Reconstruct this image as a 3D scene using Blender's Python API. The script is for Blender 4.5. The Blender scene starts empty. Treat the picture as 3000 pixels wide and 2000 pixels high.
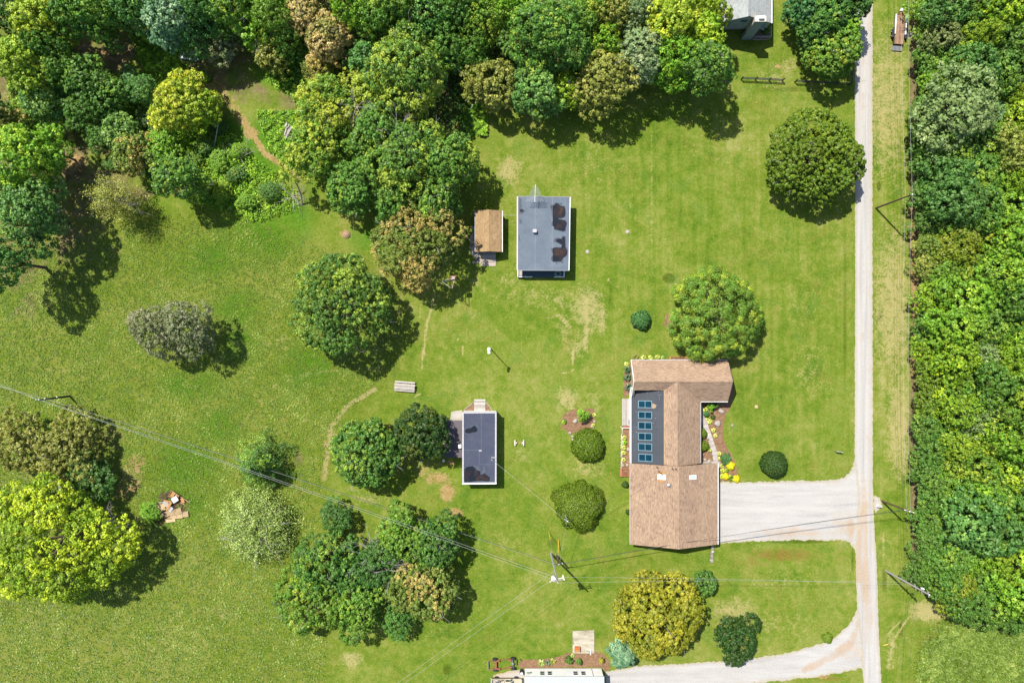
import bpy, bmesh, math, random
import numpy as np
from mathutils import Vector, Matrix
from mathutils.geometry import delaunay_2d_cdt

scene = bpy.context.scene
COL = scene.collection
R = math.radians
CAM_H = 120.0
PX = 0.06                      # metres on the ground for one pixel of the 3000 x 2000 photograph

# ---------------------------------------------------------------- camera
cam_data = bpy.data.cameras.new('camera')
cam_data.sensor_width = 36.0
cam_data.lens = 24.0
cam_data.clip_start = 1.0
cam_data.clip_end = 6000.0
cam = bpy.data.objects.new('camera', cam_data)
cam.location = (0, 0, CAM_H)
cam.rotation_euler = (0, 0, 0)
COL.objects.link(cam)
scene.camera = cam

# ---------------------------------------------------------------- sky, sun, exposure
SUN_EL = R(58.0)
SUN_AZ = math.atan2(-0.68, 0.73)          # measured clockwise from +Y
world = bpy.data.worlds.new('World')
scene.world = world
world.use_nodes = True
wn = world.node_tree.nodes
wl = world.node_tree.links
sky = wn.new('ShaderNodeTexSky')
sky.sky_type = 'NISHITA'
sky.sun_disc = False
sky.sun_elevation = SUN_EL
sky.sun_rotation = SUN_AZ
sky.air_density = 1.0
sky.dust_density = 1.0
wn['Background'].inputs['Strength'].default_value = 0.11
wl.new(sky.outputs[0], wn['Background'].inputs['Color'])

sun_data = bpy.data.lights.new('sun', 'SUN')
sun_data.energy = 5.0
sun_data.angle = R(0.53)
sun_data.color = (1.0, 0.95, 0.86)
sun = bpy.data.objects.new('sun', sun_data)
sd = Vector((math.sin(SUN_AZ) * math.cos(SUN_EL), math.cos(SUN_AZ) * math.cos(SUN_EL), math.sin(SUN_EL)))
sun.rotation_euler = sd.to_track_quat('Z', 'Y').to_euler()
sun.location = sd * 200
COL.objects.link(sun)

scene.view_settings.view_transform = 'Standard'
scene.view_settings.look = 'None'
scene.view_settings.exposure = 0.75
scene.view_settings.gamma = 1.0
scene.view_settings.use_curve_mapping = False
scene.cycles.max_bounces = 6
scene.cycles.diffuse_bounces = 3
scene.cycles.transmission_bounces = 4
scene.cycles.transparent_max_bounces = 6

# ---------------------------------------------------------------- helpers
K = 2.05                        # how much brighter than its albedo a sunlit surface shows


def lin(c):
    c /= 255.0
    return c / 12.92 if c <= 0.04045 else ((c + 0.055) / 1.055) ** 2.4


def A(r, g, b, k=K):
    """albedo of a surface that shows as this sRGB colour in full sun"""
    return (lin(r) / k, lin(g) / k, lin(b) / k, 1.0)


def P(px, py, h=0.0):
    """place in the world of a picture point known to lie h above the ground"""
    s = PX * (CAM_H - h) / CAM_H
    return Vector(((px - 1500) * s, (1000 - py) * s, h))


def tag(o, label=None, cat=None, group=None, kind=None):
    if label:
        o['label'] = label
    if cat:
        o['category'] = cat
    if group:
        o['group'] = group
    if kind:
        o['kind'] = kind
    return o


def thing(name, label, cat, loc=(0, 0, 0), group=None, rz=0.0):
    o = bpy.data.objects.new(name, None)
    o.empty_display_size = 0.3
    o.location = loc
    o.rotation_euler = (0, 0, rz)
    COL.objects.link(o)
    return tag(o, label, cat, group)


def wloc(o):
    v = Vector((0, 0, 0))
    while o is not None:
        v += o.location
        o = o.parent
    return v


class MB:
    """collects shapes and links them as one mesh object"""

    def __init__(self):
        self.v = []
        self.f = []
        self.t = []
        self.smooth = False

    def face(self, pts, tint=0.5):
        n = len(self.v)
        self.v.extend([Vector(p) for p in pts])
        self.f.append(tuple(range(n, n + len(pts))))
        self.t.append(tint)

    def box(self, a, b, tint=0.5, T=None):
        x0, y0, z0 = a
        x1, y1, z1 = b
        if x0 > x1: x0, x1 = x1, x0
        if y0 > y1: y0, y1 = y1, y0
        if z0 > z1: z0, z1 = z1, z0
        c = [Vector(p) for p in ((x0, y0, z0), (x1, y0, z0), (x1, y1, z0), (x0, y1, z0),
                                 (x0, y0, z1), (x1, y0, z1), (x1, y1, z1), (x0, y1, z1))]
        if T is not None:
            c = [T @ p for p in c]
        n = len(self.v)
        self.v.extend(c)
        for q in ((0, 3, 2, 1), (4, 5, 6, 7), (0, 1, 5, 4), (1, 2, 6, 5), (2, 3, 7, 6), (3, 0, 4, 7)):
            self.f.append(tuple(n + i for i in q))
            self.t.append(tint)
        return self

    def bar(self, p0, p1, w, h, tint=0.5, up=Vector((0, 0, 1))):
        """a beam of w x h section from p0 to p1"""
        p0 = Vector(p0); p1 = Vector(p1)
        d = (p1 - p0)
        L = d.length
        d.normalize()
        if abs(d.dot(up)) > 0.98:
            up = Vector((0, 1, 0))
        s = d.cross(up).normalized()
        u = s.cross(d).normalized()
        T = Matrix((( s.x, d.x, u.x, p0.x), (s.y, d.y, u.y, p0.y), (s.z, d.z, u.z, p0.z), (0, 0, 0, 1)))
        return self.box((-w / 2, 0, -h / 2), (w / 2, L, h / 2), tint, T)

    def tube(self, pts, radii, n=6, tint=0.5, caps=True):
        pts = [Vector(p) for p in pts]
        if not hasattr(radii, '__len__'):
            radii = [radii] * len(pts)
        base = len(self.v)
        ref = None
        for i, p in enumerate(pts):
            d = (pts[min(i + 1, len(pts) - 1)] - pts[max(i - 1, 0)])
            if d.length < 1e-9:
                d = Vector((0, 0, 1))
            d.normalize()
            if ref is None:
                ref = Vector((1, 0, 0)) if abs(d.x) < 0.8 else Vector((0, 1, 0))
            s = d.cross(ref)
            if s.length < 1e-5:
                s = d.orthogonal()
            s.normalize()
            u = s.cross(d)
            ref = -u if False else ref
            for k in range(n):
                a = 2 * math.pi * k / n
                self.v.append(p + (s * math.cos(a) + u * math.sin(a)) * radii[i])
        for i in range(len(pts) - 1):
            for k in range(n):
                a = base + i * n + k
                b = base + i * n + (k + 1) % n
                self.f.append((a, b, b + n, a + n))
                self.t.append(tint)
        if caps:
            self.f.append(tuple(base + k for k in reversed(range(n)))); self.t.append(tint)
            e = base + (len(pts) - 1) * n
            self.f.append(tuple(e + k for k in range(n))); self.t.append(tint)
        return self

    def lathe(self, prof, c, axis='Z', n=16, tint=0.5):
        """prof: (radius, height) pairs turned about an axis through c"""
        c = Vector(c)
        base = len(self.v)
        for (r, z) in prof:
            for k in range(n):
                a = 2 * math.pi * k / n
                q = Vector((r * math.cos(a), r * math.sin(a), z))
                if axis == 'X':
                    q = Vector((q.z, q.x, q.y))
                elif axis == 'Y':
                    q = Vector((q.x, q.z, q.y))
                self.v.append(c + q)
        for i in range(len(prof) - 1):
            for k in range(n):
                a = base + i * n + k
                b = base + i * n + (k + 1) % n
                self.f.append((a, b, b + n, a + n)); self.t.append(tint)
        self.f.append(tuple(base + k for k in reversed(range(n)))); self.t.append(tint)
        e = base + (len(prof) - 1) * n
        self.f.append(tuple(e + k for k in range(n))); self.t.append(tint)
        return self

    def prism(self, poly, z0, z1, tint=0.5, T=None):
        n = len(self.v); m = len(poly)
        lo = [Vector((p[0], p[1], z0)) for p in poly]
        hi = [Vector((p[0], p[1], z1)) for p in poly]
        c = lo + hi
        if T is not None:
            c = [T @ p for p in c]
        self.v.extend(c)
        self.f.append(tuple(n + i for i in reversed(range(m)))); self.t.append(tint)
        self.f.append(tuple(n + m + i for i in range(m))); self.t.append(tint)
        for i in range(m):
            j = (i + 1) % m
            self.f.append((n + i, n + j, n + m + j, n + m + i)); self.t.append(tint)
        return self

    def slab(self, poly3, t, tint=0.5):
        """a plane polygon given in space, thickened downwards by t"""
        n = len(self.v); m = len(poly3)
        hi = [Vector(p) for p in poly3]
        lo = [p - Vector((0, 0, t)) for p in hi]
        self.v.extend(hi + lo)
        self.f.append(tuple(n + i for i in range(m))); self.t.append(tint)
        self.f.append(tuple(n + m + i for i in reversed(range(m)))); self.t.append(tint)
        for i in range(m):
            j = (i + 1) % m
            self.f.append((n + j, n + i, n + m + i, n + m + j)); self.t.append(tint)
        return self

    def mesh(self, name, off=Vector((0, 0, 0)), bevel=0.0):
        me = bpy.data.meshes.new(name)
        me.from_pydata([tuple(p - off) for p in self.v], [], self.f)
        at = me.attributes.new('tint', 'FLOAT', 'FACE')
        at.data.foreach_set('value', self.t)
        bm = bmesh.new()
        bm.from_mesh(me)
        bmesh.ops.recalc_face_normals(bm, faces=bm.faces)
        if bevel:
            bmesh.ops.bevel(bm, geom=[e for e in bm.edges if e.is_manifold and e.calc_face_angle(0) > 0.5],
                            offset=bevel, segments=2, affect='EDGES', profile=0.5)
        if self.smooth:
            for f in bm.faces:
                f.smooth = True
        bm.to_mesh(me)
        bm.free()
        return me

    def build(self, name, mat, parent=None, label=None, bevel=0.0, kind=None):
        me = self.mesh(name, wloc(parent) if parent else Vector((0, 0, 0)), bevel)
        me.materials.append(mat)
        o = bpy.data.objects.new(name, me)
        COL.objects.link(o)
        if parent:
            o.parent = parent
        if label:
            o['label'] = label
        if kind:
            o['kind'] = kind
        return o


def link_mesh(name, me, parent=None, loc=(0, 0, 0), rz=0.0):
    o = bpy.data.objects.new(name, me)
    COL.objects.link(o)
    if parent:
        o.parent = parent
    o.location = loc
    o.rotation_euler = (0, 0, rz)
    return o


def copy_tree(o, parent=None):
    c = o.copy()
    COL.objects.link(c)
    c.parent = parent
    for ch in list(o.children):
        copy_tree(ch, c)
    return c


# ---------------------------------------------------------------- materials
class NT:
    """short-hand for building node trees"""

    def __init__(self, name):
        self.m = bpy.data.materials.new(name)
        self.m.use_nodes = True
        self.t = self.m.node_tree
        self.n = self.t.nodes
        self.l = self.t.links
        self.b = self.n['Principled BSDF']

    def link(self, a, b):
        self.l.new(a, b)

    def val(self, sock, v):
        if hasattr(v, 'is_linked'):
            self.l.new(v, sock)
        else:
            sock.default_value = v

    def noise(self, vec, scale, detail=3.0, rough=0.55, dist=0.0):
        n = self.n.new('ShaderNodeTexNoise')
        if vec is not None:
            self.l.new(vec, n.inputs['Vector'])
        n.inputs['Scale'].default_value = scale
        n.inputs['Detail'].default_value = detail
        n.inputs['Roughness'].default_value = rough
        n.inputs['Distortion'].default_value = dist
        return n.outputs['Fac']

    def math(self, op, a, b=0.0, clamp=False):
        n = self.n.new('ShaderNodeMath')
        n.operation = op
        n.use_clamp = clamp
        self.val(n.inputs[0], a)
        self.val(n.inputs[1], b)
        return n.outputs[0]

    def smooth(self, v, lo, hi):
        n = self.n.new('ShaderNodeMapRange')
        n.interpolation_type = 'SMOOTHSTEP'
        self.val(n.inputs['Value'], v)
        n.inputs['From Min'].default_value = lo
        n.inputs['From Max'].default_value = hi
        return n.outputs['Result']

    def mix(self, fac, a, b, mode='MIX'):
        n = self.n.new('ShaderNodeMix')
        n.data_type = 'RGBA'
        n.blend_type = mode
        self.val(n.inputs[0], fac)
        self.val(n.inputs[6], a)
        self.val(n.inputs[7], b)
        return n.outputs[2]

    def ramp(self, fac, stops):
        n = self.n.new('ShaderNodeValToRGB')
        e = n.color_ramp.elements
        while len(e) < len(stops):
            e.new(0.5)
        for el, (p, c) in zip(e, stops):
            el.position = p
            el.color = c
        self.val(n.inputs['Fac'], fac)
        return n.outputs['Color']

    def attr(self, name, kind='GEOMETRY'):
        n = self.n.new('ShaderNodeAttribute')
        n.attribute_type = kind
        n.attribute_name = name
        return n

    def pos(self):
        return self.n.new('ShaderNodeNewGeometry').outputs['Position']

    def objco(self):
        return self.n.new('ShaderNodeTexCoord').outputs['Object']

    def scalevec(self, v, s):
        n = self.n.new('ShaderNodeVectorMath')
        n.operation = 'MULTIPLY'
        self.l.new(v, n.inputs[0])
        n.inputs[1].default_value = s
        return n.outputs[0]

    def bump(self, h, strength=0.5, dist=0.05):
        n = self.n.new('ShaderNodeBump')
        n.inputs['Strength'].default_value = strength
        n.inputs['Distance'].default_value = dist
        self.val(n.inputs['Height'], h)
        self.l.new(n.outputs[0], self.b.inputs['Normal'])

    def out(self, color, rough=0.8, metal=0.0, spec=0.3):
        self.val(self.b.inputs['Base Color'], color)
        self.val(self.b.inputs['Roughness'], rough)
        self.b.inputs['Metallic'].default_value = metal
        self.b.inputs['Specular IOR Level'].default_value = spec
        return self.m


def mulc(c, k):
    return (c[0] * k, c[1] * k, c[2] * k, 1.0)


def plain(name, c, rough=0.6, metal=0.0, var=0.25, scale=3.0, spec=0.4, tint=0.0, stretch=None):
    """a surface of one colour with uneven wear over it"""
    t = NT(name)
    v = t.objco()
    if stretch:
        v = t.scalevec(v, stretch)
    n = t.noise(v, scale, 5.0, 0.65)
    n2 = t.noise(v, scale * 9.0, 2.0, 0.5)
    f = t.math('ADD', t.math('MULTIPLY', n, 0.7), t.math('MULTIPLY', n2, 0.3))
    col = t.ramp(f, [(0.25, mulc(c, 1 - var)), (0.55, c), (0.8, mulc(c, 1 + var * 0.6))])
    if tint:
        a = t.attr('tint')
        k = t.math('ADD', t.math('MULTIPLY', a.outputs['Fac'], 2 * tint), 1 - tint)
        h = t.n.new('ShaderNodeHueSaturation')
        t.l.new(col, h.inputs['Color'])
        t.l.new(k, h.inputs['Value'])
        col = h.outputs[0]
    return t.out(col, rough, metal, spec)


def shingle_mat(name, stops, spec=0.15):
    """each shingle has a shade of its own; weathering over them all"""
    t = NT(name)
    a = t.attr('tint').outputs['Fac']
    v = t.pos()
    n = t.noise(v, 0.45, 4.0, 0.6)
    g = t.noise(v, 14.0, 2.0, 0.6)
    f = t.math('ADD', t.math('MULTIPLY', a, 0.46), t.math('MULTIPLY', n, 0.5))
    f = t.math('ADD', f, t.math('MULTIPLY', g, 0.16))
    f = t.math('SUBTRACT', f, 0.06)
    return t.out(t.ramp(f, stops), 0.9, 0, spec)


M = {}
M['white'] = plain('white_paint', (0.72, 0.72, 0.70, 1), 0.5, 0, 0.12, 1.2)
M['offwhite'] = plain('cream_paint', (0.46, 0.42, 0.36, 1), 0.6, 0, 0.15, 1.2)
M['trim'] = plain('weathered_trim', (0.36, 0.35, 0.36, 1), 0.6, 0, 0.35, 2.0)
M['wood_grey'] = plain('weathered_planks', (0.34, 0.29, 0.24, 1), 0.85, 0, 0.4, 2.0, 0.2, 0.35)
M['wood_pale'] = plain('bleached_planks', (0.33, 0.30, 0.27, 1), 0.85, 0, 0.35, 2.5, 0.2, 0.3)
M['wood_new'] = plain('new_lumber', (0.40, 0.29, 0.16, 1), 0.8, 0, 0.25, 3.0, 0.2, 0.25)
M['wood_orange'] = plain('orange_lumber', (0.33, 0.17, 0.06, 1), 0.8, 0, 0.3, 3.0, 0.2, 0.2)
M['wood_red'] = plain('red_cedar', (0.30, 0.13, 0.07, 1), 0.8, 0, 0.3, 3.0, 0.2, 0.2)
M['pole_brown'] = plain('creosote_pole', (0.10, 0.062, 0.040, 1), 0.85, 0, 0.45, 2.0, 0.2, 0, (6, 6, 0.6))
M['pole_dark'] = plain('dark_pole', (0.035, 0.040, 0.038, 1), 0.85, 0, 0.4, 2.0, 0.2, 0, (6, 6, 0.6))
M['pole_grey'] = plain('silvered_pole', (0.30, 0.28, 0.27, 1), 0.85, 0, 0.35, 2.0, 0.2, 0, (6, 6, 0.6))
M['bark'] = plain('bark', (0.12, 0.092, 0.070, 1), 0.9, 0, 0.5, 2.0, 0.1)
M['bark_pale'] = plain('dead_branches', (0.34, 0.31, 0.29, 1), 0.9, 0, 0.4, 2.0, 0.1)
M['metal'] = plain('galvanised_metal', (0.50, 0.52, 0.54, 1), 0.42, 0.6, 0.2, 3.0)
M['steel'] = plain('dull_steel', (0.22, 0.23, 0.24, 1), 0.5, 0.5, 0.3, 3.0)
M['dark_metal'] = plain('black_steel', (0.03, 0.03, 0.033, 1), 0.5, 0.2, 0.4, 3.0)
M['rust'] = plain('rusty_steel', (0.22, 0.085, 0.045, 1), 0.85, 0.1, 0.5, 3.0)
M['rust_orange'] = plain('orange_rust', (0.38, 0.10, 0.025, 1), 0.8, 0, 0.35, 2.5)
M['rubber'] = plain('tyre_rubber', (0.022, 0.023, 0.026, 1), 0.75, 0, 0.4, 5.0)
M['wire'] = plain('wire', (0.34, 0.36, 0.33, 1), 0.5, 0.2, 0.1, 1.0)
M['wire_dark'] = plain('insulated_wire', (0.03, 0.03, 0.032, 1), 0.6, 0, 0.1, 1.0)
M['yellow'] = plain('yellow_plastic', (0.62, 0.36, 0.03, 1), 0.5, 0, 0.15, 2.0)
M['concrete'] = plain('concrete', (0.32, 0.30, 0.27, 1), 0.9, 0, 0.28, 0.9, 0.2, 0.12)
M['rock'] = plain('pale_rock', (0.38, 0.34, 0.30, 1), 0.9, 0, 0.3, 2.0, 0.2, 0.2)
M['rock_dark'] = plain('grey_rock', (0.20, 0.18, 0.17, 1), 0.9, 0, 0.4, 2.0, 0.2, 0.3)
M['glass'] = plain('window_glass', (0.03, 0.05, 0.06, 1), 0.06, 0, 0.2, 1.0, 0.6)
M['skyglass'] = plain('blue_tinted_glass', (0.003, 0.030, 0.050, 1), 0.15, 0, 0.6, 0.8, 0.25)
M['skyglass_pale'] = plain('pale_skylight_dome', (0.42, 0.50, 0.58, 1), 0.15, 0, 0.25, 1.0, 0.5)
M['alu'] = plain('skylight_frame', (0.13, 0.22, 0.26, 1), 0.4, 0.2, 0.25, 2.0)
M['brick_red'] = plain('red_brick', (0.26, 0.10, 0.06, 1), 0.9, 0, 0.3, 4.0)
M['siding_tan'] = plain('tan_siding', (0.36, 0.30, 0.23, 1), 0.7, 0, 0.15, 1.0)
M['siding_grey'] = plain('grey_siding', (0.30, 0.31, 0.32, 1), 0.7, 0, 0.15, 1.0)
M['siding_brown'] = plain('brown_siding', (0.16, 0.10, 0.065, 1), 0.8, 0, 0.25, 1.0)
M['siding_dark'] = plain('dark_green_siding', (0.20, 0.25, 0.24, 1), 0.8, 0, 0.25, 1.5)
M['truck'] = plain('beige_car_paint', (0.42, 0.37, 0.27, 1), 0.28, 0.1, 0.08, 1.5, 0.5)
M['truck_dark'] = plain('brown_lower_paint', (0.11, 0.082, 0.05, 1), 0.35, 0.1, 0.2, 1.5, 0.5)
M['blue'] = plain('blue_plastic', (0.03, 0.28, 0.50, 1), 0.5, 0, 0.2, 3.0)
M['mulch'] = None
SH_TAN = [(0.10, (0.125, 0.084, 0.062, 1)), (0.35, (0.215, 0.145, 0.102, 1)), (0.62, (0.285, 0.198, 0.132, 1)), (0.95, (0.37, 0.265, 0.175, 1))]
M['shingle_tan'] = shingle_mat('tan_asphalt_shingle', SH_TAN)
M['shingle_gold'] = shingle_mat('golden_brown_shingle', [(0.1, (0.13, 0.085, 0.042, 1)), (0.4, (0.23, 0.15, 0.075, 1)), (0.7, (0.30, 0.205, 0.11, 1)), (0.95, (0.42, 0.31, 0.18, 1))])
M['shingle_grey'] = shingle_mat('grey_asphalt_shingle', [(0.1, (0.17, 0.18, 0.18, 1)), (0.5, (0.255, 0.27, 0.265, 1)), (0.95, (0.35, 0.365, 0.36, 1))])


def membrane(name, c, blot):
    t = NT(name)
    v = t.pos()
    a = t.noise(v, 0.35, 5, 0.65, 0.4)
    b = t.noise(v, 2.5, 4, 0.6)
    g = t.noise(v, 25.0, 2, 0.6)
    f = t.math('ADD', t.math('MULTIPLY', a, 0.55), t.math('MULTIPLY', b, 0.3))
    f = t.math('ADD', f, t.math('MULTIPLY', g, 0.15))
    col = t.ramp(f, [(0.28, mulc(c, 0.80)), (0.5, c), (0.72, blot)])
    return t.out(col, 0.8, 0, 0.3)


M['roof_slate'] = membrane('blue_grey_roll_roofing', (0.092, 0.115, 0.145, 1), (0.13, 0.155, 0.18, 1))
M['roof_navy'] = membrane('navy_roll_roofing', (0.042, 0.049, 0.078, 1), (0.064, 0.069, 0.09, 1))
M['roof_purple'] = membrane('brown_grey_roll_roofing', (0.088, 0.074, 0.082, 1), (0.125, 0.105, 0.105, 1))
M['roof_char'] = membrane('charcoal_membrane', (0.044, 0.049, 0.059, 1), (0.062, 0.066, 0.075, 1))
M['carpet'] = membrane('dark_porch_carpet', (0.05, 0.075, 0.095, 1), (0.075, 0.10, 0.115, 1))


def puddle_mat():
    """standing water over rusty sediment"""
    t = NT('standing_water')
    v = t.pos()
    a = t.noise(v, 0.55, 3, 0.55, 0.5)
    b = t.noise(v, 3.0, 4, 0.6)
    f = t.math('ADD', t.math('MULTIPLY', a, 0.8), t.math('MULTIPLY', b, 0.2))
    edge = t.attr('edge').outputs['Fac']
    f = t.math('MULTIPLY', t.smooth(f, 0.44, 0.72), t.smooth(edge, 0.1, 0.8))
    rim = t.smooth(t.math('ADD', edge, t.math('MULTIPLY', t.math('SUBTRACT', t.noise(v, 9.0, 3, .6), .5), .5)), 0.0, 0.30)
    col = t.mix(f, (0.010, 0.013, 0.020, 1), (0.060, 0.032, 0.018, 1))
    col = t.mix(rim, (0.07, 0.082, 0.10, 1), col)
    return t.out(col, 0.25, 0, 0.22)


M['puddle'] = puddle_mat()


def leaf_mat():
    t = NT('leaves')
    oi = t.n.new('ShaderNodeObjectInfo')
    tint = t.attr('tint').outputs['Fac']
    tip = t.attr('tip').outputs['Fac']
    tipc = t.attr('tip_colour', 'OBJECT').outputs['Color']
    fac = t.math('MULTIPLY', t.math('SUBTRACT', t.math('ADD', tip, oi.outputs['Alpha']), 1.0), 5.0, True)
    col = t.mix(fac, oi.outputs['Color'], tipc)
    h = t.n.new('ShaderNodeHueSaturation')
    t.l.new(col, h.inputs['Color'])
    t.l.new(t.math('ADD', t.math('MULTIPLY', tint, 1.0), 0.5), h.inputs['Value'])
    t.l.new(t.math('ADD', t.math('MULTIPLY', t.math('SUBTRACT', tip, 0.5), 0.05), 0.5), h.inputs['Hue'])
    col = h.outputs[0]
    t.out(col, 0.5, 0, 0.35)
    tr = t.n.new('ShaderNodeBsdfTranslucent')
    h2 = t.n.new('ShaderNodeHueSaturation')
    t.l.new(col, h2.inputs['Color'])
    h2.inputs['Value'].default_value = 1.15
    h2.inputs['Saturation'].default_value = 1.1
    t.l.new(h2.outputs[0], tr.inputs['Color'])
    mx = t.n.new('ShaderNodeMixShader')
    mx.inputs[0].default_value = 0.20
    t.l.new(t.b.outputs[0], mx.inputs[1])
    t.l.new(tr.outputs[0], mx.inputs[2])
    t.l.new(mx.outputs[0], t.n['Material Output'].inputs['Surface'])
    return t.m


M['leaf'] = leaf_mat()

# ---------------------------------------------------------------- ground
def in_poly(x, y, poly):
    """signed distance to a polygon, positive inside"""
    d = np.full(x.shape, 1e9)
    ins = np.zeros(x.shape, bool)
    n = len(poly)
    for i in range(n):
        x0, y0 = poly[i]
        x1, y1 = poly[(i + 1) % n]
        dx, dy = x1 - x0, y1 - y0
        t = np.clip(((x - x0) * dx + (y - y0) * dy) / (dx * dx + dy * dy + 1e-9), 0, 1)
        d = np.minimum(d, (x - x0 - t * dx) ** 2 + (y - y0 - t * dy) ** 2)
        c = (y0 > y) != (y1 > y)
        xi = x0 + (y - y0) * dx / (dy if abs(dy) > 1e-9 else 1e-9)
        ins ^= c & (x < xi)
    d = np.sqrt(d)
    return np.where(ins, d, -d)


def near_line(x, y, line):
    d = np.full(x.shape, 1e9)
    for (x0, y0), (x1, y1) in zip(line[:-1], line[1:]):
        dx, dy = x1 - x0, y1 - y0
        t = np.clip(((x - x0) * dx + (y - y0) * dy) / (dx * dx + dy * dy + 1e-9), 0, 1)
        d = np.minimum(d, (x - x0 - t * dx) ** 2 + (y - y0 - t * dy) ** 2)
    return np.sqrt(d)


def sstep(v, lo, hi):
    t = np.clip((v - lo) / (hi - lo), 0, 1)
    return t * t * (3 - 2 * t)


def soft(x, y, poly, w):
    return sstep(in_poly(x, y, poly), -w, w)


def blob(x, y, cx, cy, rx, ry=None, w=0.6):
    ry = ry or rx
    d = np.sqrt(((x - cx) / rx) ** 2 + ((y - cy) / ry) ** 2)
    return 1 - sstep(d, 1 - w, 1 + w * 0.4)


def stroke(x, y, line, w):
    return 1 - sstep(near_line(x, y, line), w * 0.3, w)


MEADOW = [(-300, 560), (120, 700), (420, 640), (600, 600), (760, 640), (900, 700), (1120, 760), (1185, 850), (1205, 960),
          (1180, 1080), (1080, 1180), (985, 1270), (965, 1400), (940, 1480), (960, 1620), (980, 1800), (968, 2050), (960, 2300), (-300, 2300)]
FIELD_SE = [(2668, 2300), (2668, 1960), (2690, 1870), (2730, 1815), (2800, 1790), (3300, 1800), (3300, 2300)]
WOODS_W = [(-300, -300), (2060, -300), (2080, 120), (1900, 250), (1600, 330), (1420, 330), (1390, 420), (1180, 420), (1150, 500),
           (1000, 480), (880, 430), (830, 330), (700, 340), (560, 560), (330, 650), (230, 760), (60, 880), (-300, 900)]
WOODS_E = [(2672, -300), (2662, 300), (2660, 700), (2668, 900), (2662, 1300), (2670, 1620), (2720, 1740), (2800, 1795), (2900, 1815), (3400, 1820), (3400, -300)]


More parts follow.
